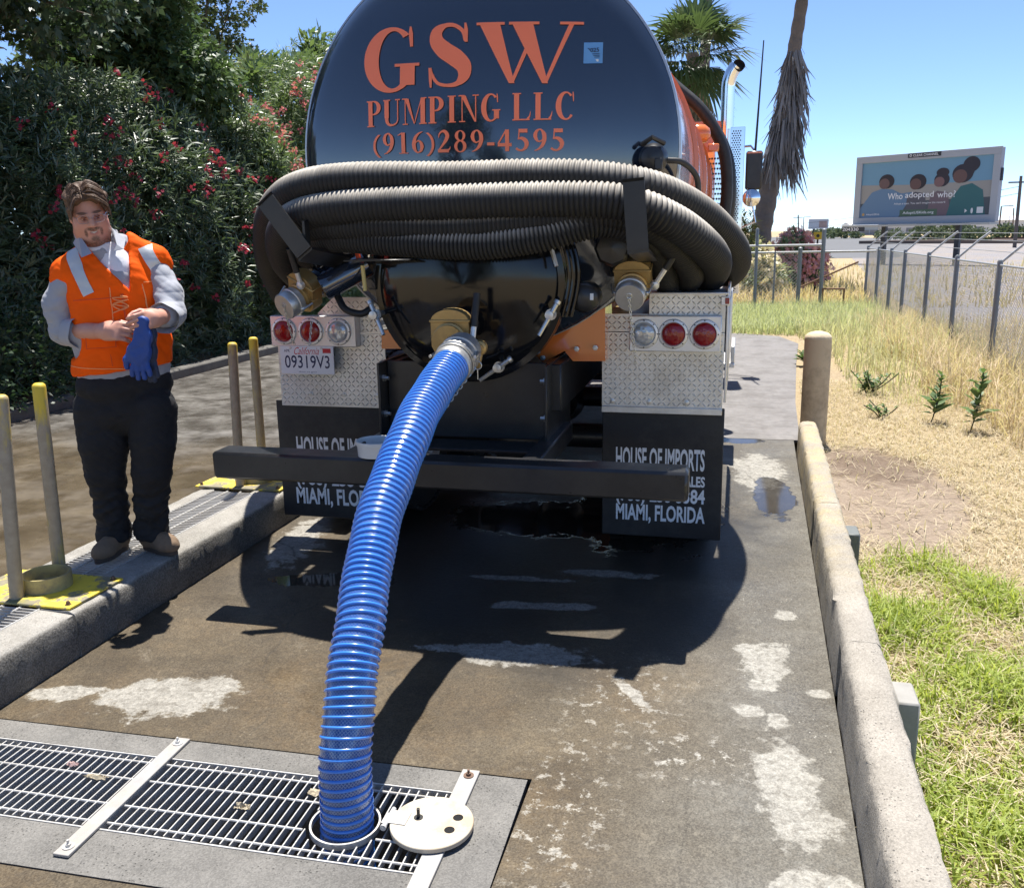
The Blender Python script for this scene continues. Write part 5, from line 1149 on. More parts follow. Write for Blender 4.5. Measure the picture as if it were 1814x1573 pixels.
def palm_b():
    rg = np.random.default_rng(41); c = at(1228, 95, 40); t = thing('fan_palm', 'green fan palm with a round crown rising behind the tank', 'palm', (c.x, 40, 0), 'palms behind the truck')
    b = MB(); b.tube([(c.x, 40, -.1), (c.x+.05, 40, c.z*.5), (c.x, 40, c.z)], [.34, .27, .25], 14); obj('trunk', b, PBARK, t)
    out = []
    for k in range(64):
        el = R_(-55+140*rg.random()); a = 2*np.pi*rg.random(); d = (np.cos(a)*np.cos(el), np.sin(a)*np.cos(el), np.sin(el)); fan((c.x, 40, c.z-.1), d, 2.5*(.8+.3*rg.random()), rg, out)
    v = np.concatenate(out); link('crown', mesh_np('crown', v, quads(len(v)//4), FROND), t)
    out = []
    for k in range(34):
        a = 2*np.pi*rg.random(); d = (np.cos(a)*.45, np.sin(a)*.45, -1); fan((c.x, 40, c.z-.5-1.6*rg.random()), d, 2.1*(.7+.4*rg.random()), rg, out, 12, .5)
    v = np.concatenate(out); link('dead_skirt', mesh_np('dead_skirt', v, quads(len(v)//4), leafmat('tan_dead_frond', (.14, .115, .08), (.3, .25, .17), 1.2, .15, .8, .15)), t)
palm_b()
def palm_trunk():
    p = at(1252, 8, 44); t = thing('palm_tree', 'bare palm trunk rising out of the top of the picture behind the green palm', 'palm', (p.x, 44, 0), 'palms behind the truck')
    b = MB(); b.tube([(p.x-.2, 44, -.1), (p.x-.05, 44, p.z*.6), (p.x+.05, 44, p.z+2.4)], [.3, .25, .2], 12); obj('trunk', b, PBARK, t)
    out = []; rg = np.random.default_rng(47)
    for k in range(40):
        el = R_(-40+120*rg.random()); a = 2*np.pi*rg.random(); fan((p.x+.05, 44, p.z+2.4), (np.cos(a)*np.cos(el), np.sin(a)*np.cos(el), np.sin(el)), 2.2, rg, out, 16)
    v = np.concatenate(out); link('crown', mesh_np('crown', v, quads(len(v)//4), FROND), t)
palm_trunk()
def palm_a():
    rg = np.random.default_rng(43); Yp = 30.0
    px = [(1342, 470), (1350, 400), (1366, 320), (1385, 230), (1402, 120), (1410, 70), (1421, 0), (1428, -60)]
    pts = [at(u, v, Yp) for u, v in px]; pts = [V3(pts[0].x-.05, Yp, -.1)]+pts
    t = thing('leaning_palm', 'leaning palm with a ragged grey skirt of dead fronds', 'palm', pts[0], 'palms behind the truck')
    tr = catmull(pts, 60); rad = np.interp(np.linspace(0, 1, len(tr)), [0, .25, .55, .8, 1], [.36, .31, .24, .19, .17])*(1+.06*np.sin(np.arange(len(tr))*1.9)); b = MB(); b.tube(tr, list(rad), 14); obj('trunk', b, PBARK, t)
    out = []; top = pts[-1]
    for k in range(40):
        el = R_(-30+110*rg.random()); a = 2*np.pi*rg.random(); fan(tuple(top+V3(0, 0, .3)), (np.cos(a)*np.cos(el), np.sin(a)*np.cos(el), np.sin(el)), 2.2, rg, out, 16)
    v = np.concatenate(out); link('crown', mesh_np('crown', v, quads(len(v)//4), FROND), t)
    out = []
    for k in range(640):
        f = rg.random()**.85; i = f*4; u0 = [1408, 1402, 1394, 1384, 1374]; v0 = [78, 120, 180, 225, 265]; j = min(3, int(i)); q = i-j
        u = u0[j]+(u0[j+1]-u0[j])*q; v_ = v0[j]+(v0[j+1]-v0[j])*q; p = at(u, v_, Yp); a = 2*np.pi*rg.random(); ro = .07+.29*rg.random()**1.3*(.35+.65*min(1, f*2.2))
        p = np.array([p.x+ro*np.cos(a)+.12*f, Yp+ro*np.sin(a), p.z]); L = (.8+1.0*rg.random())*(.7+.3*f)
        d = np.array([np.cos(a)*.22+.04+rg.normal(0, .07), np.sin(a)*.22, -1.]); d /= np.linalg.norm(d); s = nrm(np.cross(d, rg.normal(size=3))); w_ = .035+.05*rg.random()
        m = p+d*L*.55+np.array([np.cos(a), np.sin(a), 0])*.06; e = p+d*L+np.array([np.cos(a)*.12*rg.normal(), 0, 0])
        out.append(np.stack([p-s*w_*.5, p+s*w_*.5, m+s*w_*.6, m-s*w_*.6])); out.append(np.stack([m-s*w_*.6, m+s*w_*.6, e+s*.006, e-s*.006]))
    for k in range(40):
        f = rg.random(); p = at(1408-30*f, 80+190*f, Yp); a = 2*np.pi*rg.random(); L = .35+.5*rg.random(); d = np.array([np.cos(a)*.7, np.sin(a)*.9, -.25-.9*rg.random()]); d /= np.linalg.norm(d); p = np.array([p.x, Yp, p.z]); s = nrm(np.cross(d, rg.normal(size=3))); w_ = .012+.03*rg.random(); e = p+d*L+np.array([0, 0, -.25*L])
        m = p+d*L*.5; out.append(np.stack([p-s*w_, p+s*w_, m+s*w_, m-s*w_])); out.append(np.stack([m-s*w_, m+s*w_, e+s*.004, e-s*.004]))
    v = np.concatenate(out); link('dead_skirt', mesh_np('dead_skirt', v, quads(len(v)//4), DEAD), t)
palm_a()
# ---------------------------------------------------------------- grass
def blades(c, h, w, lean, rg, curl=.6, az=None):
    n = len(c); a = rg.random(n)*2*np.pi if az is None else az; dr = np.stack([np.cos(a), np.sin(a), 0*a], 1); sd_ = np.stack([-np.sin(a+rg.normal(0, .5, n)), np.cos(a), 0*a], 1); sd_ = nrm(sd_)
    up = np.array([0, 0, 1.]); h_ = h[:, None]; l = lean[:, None]; w_ = w[:, None]
    m = c+up*h_*.55*(1-l*.4)+dr*h_*l*.35; t = c+up*h_*(1-l*curl)+dr*h_*l
    v = np.stack([c-sd_*w_*.5, c+sd_*w_*.5, m+sd_*w_*.42, m-sd_*w_*.42, m-sd_*w_*.42, m+sd_*w_*.42, t+sd_*w_*.06, t-sd_*w_*.06], 1).reshape(-1, 3)
    return v, quads(n*2)
def stuff(name, label, v, f, mt, cat):
    o = link(name, mesh_np(name, v, f, mt)); tag(o, label, cat, None, 'stuff'); return o
rg = np.random.default_rng(51)
kx_out = lambda y: .345+.0212*y+.16
def lump(x, y): return .5+.25*np.sin(x*5.1+y*2.3)+.25*np.sin(y*4.7-x*3.3)
# green grass by the kerb
n = 70000; y = 1.2+4.0*rg.random(n); x = kx_out(y)+.005+2.2*rg.random(n)**1.2
edge = 4.95-1.05*(x-.55)+.35*np.sin(x*7)+.25*np.sin(y*5+x*3); keep = (y < edge+.5*(rg.random(n)**3))&(rg.random(n) < .12+1.0*lump(x*2, y*2)**1.3)&((x < 1.5)|(y > 1.2)); x, y = x[keep], y[keep]; n = len(x)
c = np.stack([x, y, np.full(n, -.03)], 1); hh = (.04+.08*rg.random(n)**1.6)*(.5+.7*lump(x*1.6, y*1.6)); ln = np.clip(rg.normal(.75, .25, n), .1, 1.15)
v, f = blades(c, hh*1.25, .0055+.004*rg.random(n), ln, rg)
stuff('green_grass', 'lush green grass growing against the kerb', v, f, leafmat('lawn_green', (.10, .19, .025), (.52, .55, .14), 2.6, .4, .5, .3), 'grass')
# straw litter on the dirt
n = 60000; y = 1.5+9.5*rg.random(n)**1.1; x = kx_out(y)+.0+3.4*rg.random(n)
dirt = ((x-.98)/.5)**2+((y-6.3)/1.2)**2; keep = (rg.random(n) < np.where(dirt < 1, .12, .85)); x, y = x[keep], y[keep]; n = len(x)
c = np.stack([x, y, np.full(n, -.028)], 1); v, f = blades(c, .05+.09*rg.random(n), .0035+.003*rg.random(n), np.clip(rg.normal(1.05, .3, n), .2, 1.5), rg, .62)
stuff('dry_straw', 'short bleached straw covering the dirt beyond the kerb', v, f, leafmat('straw', (.38, .31, .2), (.68, .59, .43), 1.6, .25, .7, .2), 'dry grass')
# yellow green oats between path and fence
n = 15000; y = 9.5+12.5*rg.random(n); x = .75+2.6*rg.random(n); x = np.where(y > 15.8, -.2+3.3*rg.random(n), x); keep = (x > .98+.0*y+.3*(y < 15))&(rg.random(n) < .1+.85*lump(x*1.4, y*1.2)); x, y = x[keep], y[keep]; n = len(x)
c = np.stack([x, y, np.full(n, -.03)], 1); hh = (.18+.5*rg.random(n)**1.6)*np.clip((y-7.5)/6, .3, 1)*np.where(y > 16, .75, 1); v, f = blades(c, hh, .007+.006*rg.random(n), np.clip(rg.normal(.35, .2, n), 0, .9), rg)
stuff('wild_oats', 'pale yellow green wild oats in front of the gate', v, f, leafmat('oat_green', (.29, .31, .16), (.68, .65, .45), .6, .4, .6, .2), 'grass')
n = 16000; y = 15.9+5.4*rg.random(n); x = -2.4+5.2*rg.random(n); c = np.stack([x, y, np.full(n, -.03)], 1); v, f = blades(c, .12+.25*rg.random(n), .01+.006*rg.random(n), np.clip(rg.normal(.4, .2, n), 0, .9), rg)
stuff('gate_grass', 'soft green grass strip between the path end and the gate', v, f, leafmat('soft_green', (.24, .30, .15), (.56, .58, .38), .6, .4, .6, .2), 'grass')
# rusty dry grass along the fence
n = 22000; y = 7.6+9.5*rg.random(n); x = 2.0+2.6*rg.random(n)+.0*y; keep = (rg.random(n) < (.1+.9*lump(x*.9, y*.8))*np.where(x > 3.2, .35, 1))&(x > 1.75+.5*np.abs(np.sin(y*.9))); x, y = x[keep], y[keep]; n = len(x)
c = np.stack([x, y, np.full(n, -.03)], 1); v, f = blades(c, .22+.5*rg.random(n)**1.3, .006+.006*rg.random(n), np.clip(rg.normal(.5, .25, n), 0, 1), rg)
stuff('rusty_grass', 'tall reddish tan dry grass along the chain link fence', v, f, leafmat('rust_straw', (.44, .32, .2), (.72, .6, .44), .8, .3, .7, .2), 'dry grass')
# sparse dry tufts further out behind gate and fence
n = 26000; y = 21.8+26*rg.random(n)**1.4; x = -3+20*rg.random(n)*(y/45); keep = (x < 14)&(rg.random(n) < (.3+.8*lump(x*.5, y*.4))*np.where(x > 3.4, .16, 1)); x, y = x[keep], y[keep]; n = len(x)
c = np.stack([x, y, np.full(n, -.03)], 1); v, f = blades(c, .15+.45*rg.random(n)**1.5, .018+.014*rg.random(n), np.clip(rg.normal(.45, .25, n), 0, 1), rg)
stuff('field_grass', 'bleached dry grass in the field behind the gate', v, f, leafmat('field_straw', (.4, .29, .15), (.7, .58, .36), .3, .3, .7, .2), 'dry grass')
# single weeds
WEED = leafmat('fleshy_weed_leaf', (.05, .1, .03), (.17, .25, .1), 3, .3, .5, .35)
def weed(x, y, h, nl, L, label, seed, bush=False):
    rg = np.random.default_rng(seed); t = thing('weed', label, 'weed', (x, y, -.03), 'leafy weeds on the dry ground')
    b = MB(); tops = [V3(x+.06, y, h)] if not bush else [V3(x+rg.normal(0, .09), y+rg.normal(0, .09), h*(.5+.5*rg.random())) for _ in range(9)]
    for e in tops: b.tube(catmull([V3(x, y, -.04), V3(x, y, -.03).lerp(e, .5)+V3(.02, 0, 0), e], 6), .006, 5)
    obj('stem', b, STEM, t); P_ = []; D_ = []
    for k in range(nl):
        e = tops[k % len(tops)]; q = .12+.88*(k/nl); p = V3(x, y, 0).lerp(e, q); a = k*2.4+rg.normal(0, .3); P_.append(p); D_.append((math.cos(a), math.sin(a), .6+.7*q+rg.normal(0, .3)))
    P_ = np.array([tuple(p) for p in P_]); D_ = nrm(np.array(D_)); LL = L*(1.25-.75*np.arange(nl)/nl)*(.5+rg.random(nl)); s = nrm(np.cross(D_, [0, 0, 1.])); v = leaf_quads(P_, D_, s, LL, LL*.5, .25)
    link('leaves', mesh_np('leaves', v, quads(nl), WEED), t)
weed(1.75, 8.7, .42, 34, .14, 'green weed stalk standing second from the fence', 1); weed(2.0, 8.35, .5, 42, .15, 'tallest green weed stalk, nearest the fence', 2)
weed(1.4, 10.2, .26, 130, .085, 'spreading green weed beyond the bollard', 3, True); weed(.9, 12.3, .16, 60, .14, 'low round weed at the path edge beyond the bollard', 4, True)
weed(1.35, 8.9, .12, 30, .08, 'tiny weed tuft on the bare dirt', 5, True)
# white litter in the grass
for k, (x, y, r, lab) in enumerate([(.87, 2.33, .05, 'larger crumpled white litter in the green grass'), (.82, 2.05, .035, 'smaller crumpled white litter in the green grass near the bottom corner')]):
    tag(obj('litter', rag((x, y, .02), (r, r), 60+k, TRASH), mat('white_litter', (.66, .65, .62), .8, var=.15, scale=30)), lab, 'litter', 'white litter in the grass')
# ================================================================ BACKGROUND
FST = mat('fence_galvanised', (.36, .37, .37), .5, .5, var=.18, scale=14)
FDK = mat('fence_weathered_pipe', (.22, .24, .25), .6, .3, var=.2, scale=9)
WIRE = mat('chain_link_wire', (.5, .5, .48), .5, .2)
FX = 2.92; FYS = [9.4, 11.6, 13.75, 15.7, 17.85, 19.4, 21.1, 22.8]
FN = thing('chain_link_fence', 'long chain link fence with angled arms running away beside the railway', 'fence', (FX, 15, 0))
for y in FYS:
    b = MB(); b.lathe((FX, y, -.05), (0, 0, 1), [(.032, 0), (.032, 1.36), (.02, 1.38), (.001, 1.385)], 12); po = obj('post', b, FDK, FN)
    b = MB(); b.tube([(FX, y, 1.29), (FX+.26, y+.02, 1.53), (FX+.40, y+.03, 1.64)], .016, 8); obj('arm', b, FST, po)
b = MB(); b.tube([(FX, FYS[0], 1.27), (FX, FYS[-1], 1.27)], .012, 8); obj('top_rail', b, FST, FN)
def lattice(mb, org, du, lu, h, s=.06, r=.0021):
    """diamond lattice of straight wires on a vertical panel"""
    du = Vector(du).normalized(); org = Vector(org); n = int((lu+h)/s)
    for i in range(n):
        u0 = i*s
        a0, a1 = max(0, u0-lu), min(h, u0)       # leaning one way
        if a1-a0 > .02: mb.tube([org+du*(u0-a0)+V3(0, 0, a0), org+du*(u0-a1)+V3(0, 0, a1)], r, 3, False)
        if a1-a0 > .02: mb.tube([org+du*(lu-u0+a0)+V3(0, 0, a0), org+du*(lu-u0+a1)+V3(0, 0, a1)], r, 3, False)
b = MB(); lattice(b, (FX+.035, FYS[0], 0.02), (0, 1, 0), FYS[-1]-FYS[0], 1.25); ms = obj('wire_mesh', b, WIRE, FN, None); ms['kind'] = 'stuff'
for k, (dx, dz) in enumerate(((.13, 1.41), (.26, 1.53), (.38, 1.62))): b = MB(); b.tube([(FX+dx, FYS[0], dz), (FX+dx, FYS[-1], dz)], .004, 4); obj('barbed_wire', b, FST, FN)
# gate across the path
GY = 21.3
GT = thing('chain_link_gate', 'chain link gate in galvanised pipe closing off the path', 'gate', (1.4, GY, 0))
zr = lambda v: at(1400, v, GY).z
b = MB(); b.tube([(-2.6, GY, zr(448)), (2.9, GY+.05, zr(447))], .022, 8); obj('top_rail', b, FST, GT)
b = MB(); b.tube([(-2.6, GY-.04, zr(436)), (at(1455, 436, GY).x, GY-.04, zr(435))], .026, 8); obj('slide_rail', b, FST, GT)
b = MB(); b.tube([(-2.6, GY, .06), (at(1470, 545, GY).x, GY, .06)], .022, 8); obj('bottom_rail', b, FST, GT)
for u, r, vt in ((1415, .045, 440), (1455, .045, 408), (1338, .035, 405), (1371, .022, 447)):
    x = at(u, 500, GY).x; b = MB(); b.lathe((x, GY+.02, -.05), (0, 0, 1), [(r, 0), (r, zr(vt)+.05), (r*.6, zr(vt)+.07), (.001, zr(vt)+.075)], 12); obj('gate_post', b, FDK, GT)
a, c = at(1415, 510, GY+.05), at(1521, 464, GY+.05); b = MB(); b.tube([a, c], .02, 8); obj('brace', b, mat('rusty_brace', (.2, .11, .06), .8, var=.3, scale=9), GT)
b = MB(); lattice(b, (-2.6, GY, .06), (1, 0, 0), at(1415, 500, GY).x+2.6, zr(448)-.06, .075, .0026); ms = obj('wire_mesh', b, WIRE, GT, None); ms['kind'] = 'stuff'
b = MB(); p = at(1456, 512, GY-.3); b.tube([(p.x, GY-.3, p.z), (p.x+.48, GY-.3, p.z)], .02, 8); b.tube([(p.x+.46, GY-.3, p.z), (p.x+.46, GY-.3, -.05)], .02, 8); b.tube([(p.x+.02, GY-.3, p.z), (p.x+.02, GY-.3, -.05)], .02, 8)
tag(obj('pipe_stand', b, mat('rusty_brace', (.2, .11, .06), .8)), 'low rusty pipe frame standing by the gate post', 'pipe frame')
p = at(1449, 418, 27); s = thing('warning_sign', 'small yellow sign on a thin post behind the gate', 'sign', (p.x, 27, 0))
b = MB(); b.box(p, (.24, .02, .2), .003); obj('panel', b, mat('sign_yellow', (.62, .42, .02), .5), s); b = MB(); b.cyl((p.x, 27.03, -.05), (p.x, 27.03, p.z), .025, 8); obj('post', b, BARK, s)
b = MB(); b.lathe(p+V3(0, -.0105, 0), (0, -1, 0), [(.001, .001), (.045, .001)], 16, False); obj('symbol', b, DARKIRON, s, None)
# bushes behind the gate
def bush(name, label, c, r, nw, nf, seed, lm, fm, cat='bush', L=.2, W=.04):
    rg = np.random.default_rng(seed); t = thing(name, label, cat, (c[0], c[1], 0)); d = rand_dir(nw, rg); d[:, 2] = np.abs(d[:, 2]); rad = (.6+.45*rg.random(nw))*(1+.18*np.sin(d[:, 0]*5+seed)+.15*np.sin(d[:, 2]*7+2*seed)); pp = np.array(c)+d*np.array(r)*rad[:, None]
    v = whorls(pp, nrm(d+np.array([0, 0, .4])), rg, 8, L, W); link('foliage', mesh_np('foliage', v, quads(len(v)//4), lm), t)
    b = MB()
    for k in range(7): b.tube([(c[0], c[1], -.05), tuple(np.array(c)+d[k]*np.array(r)*.7)], [.05, .012], 6)
    obj('stems', b, STEM, t)
    if nf:
        d2 = rand_dir(nf, rg); d2[:, 2] = np.abs(d2[:, 2]); d2[:, 1] = -np.abs(d2[:, 1]); v = flower_clusters(np.array(c)+d2*np.array(r)*1.04, rg, 8, .16, .06); link('blossoms', mesh_np('blossoms', v, quads(len(v)//4), fm), t)
p = at(1408, 450, 27); bush('oleander', 'round pink flowering oleander behind the gate', (p.x, 27, .25), (.85, .85, 1.35), 700, 110, 71, OLE2, leafmat('pale_pink_flower', (.6, .2, .22), (.85, .5, .5), 3, .35, .6, .2))
p = at(1350, 470, 25); bush('oleander', 'pale cream flowering oleander at the foot of the leaning palm', (p.x, 25, .1), (.5, .6, 1.15), 420, 60, 72, leafmat('pale_leaf', (.12, .16, .06), (.28, .32, .15), .8, .3), leafmat('cream_flower', (.6, .5, .3), (.8, .7, .5), 3, .3))
p = at(1312, 440, 28); bush('bush', 'yellow green bush showing beside the truck mirror', (p.x, 28, .2), (.6, .6, 2.0), 420, 0, 73, leafmat('yellow_leaf', (.16, .17, .05), (.3, .3, .1), .8, .3), None)
# far tree rows and bushes
FARL = leafmat('far_foliage', (.06, .085, .055), (.14, .17, .11), .05, .2, .7, .1)
for k, (u, v, Y, rw, rh, lab) in enumerate([(1498, 418, 190, 3.4, 1.7, 'rounded far tree left of the big billboard'), (1690, 408, 130, 2.8, 2.7, 'dark round tree under the big billboard beside its post'), (1638, 414, 120, 2.2, 2.0, 'small round tree between the billboard posts'), (1716, 420, 112, 2.0, 1.5, 'low grey green bush right of the billboard post'), (1800, 420, 120, 3.0, 1.6, 'far bush at the picture edge below the utility pole'), (1575, 422, 150, 2.2, 1.2, 'low far bush left of the billboard post'), (1465, 414, 230, 3.5, 1.6, 'tiny far tree beyond the yellow sign')]):
    p = at(u, v, Y); rg = np.random.default_rng(80+k); t = thing('far_tree', lab, 'tree', (p.x, Y, 0), 'far trees along the railway')
    n = 900; d = rand_dir(n, rg); d[:, 2] = np.abs(d[:, 2]); pp = np.array([p.x, Y, .3])+d*np.array([rw, rw, rh])*(.55+.5*rg.random(n))[:, None]*(1+.2*np.sin(d[:, :1]*6+k)); dd = nrm(d+rg.normal(0, .7, (n, 3))); vv = leaf_quads(pp, dd, nrm(np.cross(dd, rand_dir(n, rg))), rw*.16*(.6+.8*rg.random(n)), rw*.11*(.6+.8*rg.random(n)))
    link('crown', mesh_np('crown', vv, quads(n), FARL), t); b = MB(); b.tube([(p.x, Y, -.1), (p.x+.1, Y, rh*.7)], [.25, .1], 8); obj('trunk', b, BARK, t)
# railway: ballast bed and rails
BAL = mat('ballast_gravel', (.25, .24, .245), .95, var=.4, scale=6, bump=.9, bscale=14, bd=.06, dirt=.5, dirtcol=(.36, .28, .19), dscale=.35, spec=.1)
b = MB(); b.quad((3.5, 10, -.022), (60, 10, -.022), (160, 120, -.022), (60, 210, -.022), (12, 120, -.022), (3.9, 27, -.022)); struct('ballast', b, BAL, 'grey gravel railway bed beyond the fence', None)
b = MB(); b.prism([(14, 118, -.02), (70, 70, -.02), (120, 82, -.02), (60, 150, -.02)], (0, 0, .35)); struct('track_bed', b, mat('dark_ballast', (.12, .09, .075), .95, var=.3, scale=.4), 'raised dark track bed across the field', None)
RAIL = thing('railway_track', 'pair of dark railway rails on the raised track bed', 'railway track', (50, 95, .33))
for k in (0, 1.5):
    b = MB(); b.box((55+k, 92+k, .42), (90, .09, .16), 0, Matrix.Rotation(R_(-41), 3, 'Z')); obj('rail', b, RUSTY, RAIL)
b = MB(); b.quad((3, 60, -.02), (9.5, 60, -.02), (30, 170, -.02), (16, 260, -.02), (-10, 260, -.02)); struct('far_road', b, mat('far_road_grey', (.13, .13, .13), .95, var=.1, scale=.2), 'grey road running off to the distance', None)
b = MB(); b.quad((20, 120, -.02), (160, 105, -.02), (200, 220, -.02), (40, 230, -.02)); struct('far_field', b, mat('far_straw', (.52, .38, .2), .95, var=.2, scale=.05), 'strip of far straw coloured field', None)
# ---------------------------------------------------------------- big billboard
def billboard():
    A = at(1512, 397, 50); Bq = at(1763, 393, 46.0); tA = at(1518, 277, 50); tB = at(1769, 262, 46.0)
    W = math.hypot(Bq.x-A.x, Bq.y-A.y); H = ((tA.z-A.z)+(tB.z-Bq.z))/2; z0 = (A.z+Bq.z)/2-.02; ang = math.atan2(Bq.y-A.y, Bq.x-A.x)
    t = thing('billboard', 'large roadside billboard with a family poster beyond the fence', 'billboard', ((A.x+Bq.x)/2, (A.y+Bq.y)/2, 0))
    M_ = Matrix.Translation((A.x, A.y, z0)) @ Matrix.Rotation(ang, 4, 'Z')
    def put(name, mb, m_, par, sm=None):
        o = link(name, mesh_of(name, mb, m_, sm)); o.parent = par; o.matrix_parent_inverse = INV[t.name] @ M_ if par is t else Matrix.Identity(4); return o
    GREY = mat('billboard_grey_paint', (.36, .38, .41), .6, var=.06, scale=.6)
    DK = mat('billboard_dark', (.03, .035, .045), .6)
    b = MB(); b.b2((0, .02, 0), (W, .35, H), .02); back = put('panel', b, GREY, t)
    fx, fz0, fz1 = .30, .32, H-.30
    for lo, hi in (((-.02, -.06, -.02), (W+.02, .02, fz0)), ((-.02, -.06, fz1), (W+.02, .02, H+.02)), ((-.02, -.06, fz0), (fx, .02, fz1)), ((W-fx, -.06, fz0), (W+.02, .02, fz1))):
        b = MB(); b.b2(lo, hi, .008); put('frame', b, GREY, t)
    pm = lambda n_, c: mat('print_'+n_, c, .65, var=.04, scale=1.0)
    def pr(poly, c, n_, d=0.0):
        b = MB(); b.add([(fx+(W-2*fx)*u, .0195-d, fz0+(fz1-fz0)*v) for u, v in poly], [tuple(range(len(poly)))]); return put('poster_print', b, pm(n_, c), t)
    E_ = lambda cx, cy, rx, ry, n=20: [(cx+rx*math.cos(2*math.pi*k/n), cy+ry*math.sin(2*math.pi*k/n)) for k in range(n)]
    pr([(0, 0), (1, 0), (1, 1), (0, 1)], (.15, .30, .42), 'sky', .001)
    pr([(0, 0), (1, 0), (1, .58), (.5, .56), (0, .6)], (.30, .29, .27), 'sand', .004)
    pr([(0, 0), (1, 0), (1, .30), (0, .26)], (.07, .085, .10), 'ground', .007)
    def figure(hx, hy, r, body, hair, skin, shirt, bun=False, k=0, beard=False):
        n_ = str(round(hx, 2)).replace('.', '_')
        pr(body, shirt, 'shirt'+n_, .010+k)
        if bun: pr(E_(hx+.015, hy+r*3.0, r*.95, r*1.6), hair, 'hair'+n_, .011+k)
        pr(E_(hx+.012, hy+r*.5, r*1.15, r*2.4), hair, 'hair'+n_, .012+k); pr(E_(hx-.006, hy-r*.2, r*.78, r*1.75), skin, 'skin'+n_, .014+k)
    figure(.195, .62, .054, [(0, .0), (.0, .18), (.09, .46), (.17, .52), (.26, .5), (.33, .42), (.42, .44), (.40, .30), (.32, .0)], (.03, .025, .03), (.14, .085, .08), (.12, .21, .33))
    figure(.445, .585, .056, [(.37, .0), (.38, .36), (.44, .44), (.52, .4), (.54, .0)], (.025, .022, .03), (.12, .07, .065), (.09, .09, .11), k=.0006)
    figure(.625, .60, .050, [(.54, 0), (.56, .36), (.61, .44), (.69, .40), (.72, .0)], (.03, .025, .035), (.19, .11, .11), (.15, .11, .13), True, .0012)
    figure(.775, .68, .066, [(.69, 0), (.72, .3), (.78, .50), (.86, .54), (.94, .42), (.97, .0)], (.03, .028, .04), (.13, .075, .07), (.035, .13, .14), False, .0018)
    pr(E_(.845, .86, .06, .13), (.03, .028, .04), 'wrap', .0145); pr([(.78, .70), (.86, .68), (.90, .92), (.80, .86)], (.03, .028, .04), 'wrap', .0150)
    pr([(.33, 0.01), (.62, 0.01), (.62, .125), (.33, .125)], (.07, .13, .085), 'green_bar', .016)
    WP = mat('poster_white', (.75, .76, .78), .6)
    def txt(s_, u, v, w_, h_, bold=0.0, m_=WP, d=.020, name='lettering'):
        me = sans(s_, m_, width=w_*(W-2*fx), height=h_*(fz1-fz0), bold=bold); o = link(name, me); o.parent = t; o.matrix_parent_inverse = INV[t.name] @ M_; o.location = (fx+(W-2*fx)*u, .0195-d, fz0+(fz1-fz0)*v); return o
    txt('Who', .285, .375, .12, .115, .006); txt('adopted', .475, .372, .22, .135, .006); txt('who?', .68, .375, .135, .115, .006); txt("Adopt a teen. You can't imagine the reward.", .48, .235, .40, .045); txt('AdoptUSKids.org', .475, .065, .24, .06, .01); txt('AdoptUSKids', .11, .055, .11, .04, .012)
    pr(E_(.03, .06, .012, .03, 5), (.5, .3, .1), 'logo', .018); pr(E_(.83, .075, .012, .04, 3), (.7, .7, .7), 'logo2', .018); pr(E_(.875, .075, .009, .05, 8), (.7, .7, .7), 'logo2', .018); pr([(.91, .03), (.955, .03), (.955, .135), (.91, .135)], (.7, .7, .7), 'logo2', .018)
    b = MB(); b.b2((W*.38, -.075, H-.20), (W*.61, -.061, H+.0), .002); pl_ = put('name_plate', b, DK, t)
    me = sans('CLEAR CHANNEL', WP, width=W*.175, height=.11, bold=.012); o = link('lettering', me); o.parent = t; o.matrix_parent_inverse = INV[t.name] @ M_; o.location = (W*.505, -.078, H-.10)
    b = MB(); b.lathe((W*.40, -.0765, H-.10), (0, -1, 0), [(.035, 0), (.06, 0)], 16, False); put('emblem', b, WP, t)
    b = MB(); b.b2((-.25, -.6, -.12), (W, .4, -.03), .01); put('catwalk', b, mat('catwalk_galv', (.4, .41, .4), .6, .3), t)
    b = MB(); b.b2((-.28, -.62, -.34), (.95, -.60, -.13), .003); put('number_plate', b, DK, t)
    me = sans('204330', WP, width=.86, height=.16, bold=.012); o = link('lettering', me); o.parent = t; o.matrix_parent_inverse = INV[t.name] @ M_; o.location = (.2, -.624, -.23)
    for f in (.205, .735):
        b = MB(); b.b2((W*f-.11, .38, -z0-.1), (W*f+.11, .62, H*.6), .01); put('post', b, DK, t)
    b = MB(); b.b2((W+.02, .0, H*.55), (W+.10, .15, H*.72), .01); put('lamp_box', b, DK, t)
billboard()
p = at(1450, 397, 210); s = thing('far_billboard', 'tiny distant billboard seen over the gate', 'billboard', (p.x, 210, 0))
b = MB(); b.box(p, (4.1, .3, 2.1), .05); obj('panel', b, mat('far_panel', (.55, .56, .58), .7), s); b = MB(); b.box(p+V3(.9, -.16, -.1), (1.6, .02, 1.4)); obj('print', b, mat('far_print', (.4, .28, .25), .7, var=.3, scale=2), s, None)
for dx in (-1, 1): b = MB(); b.cyl((p.x+dx, 210.2, -.1), (p.x+dx, 210.2, p.z-1), .15, 8); obj('post', b, DARKIRON, s)
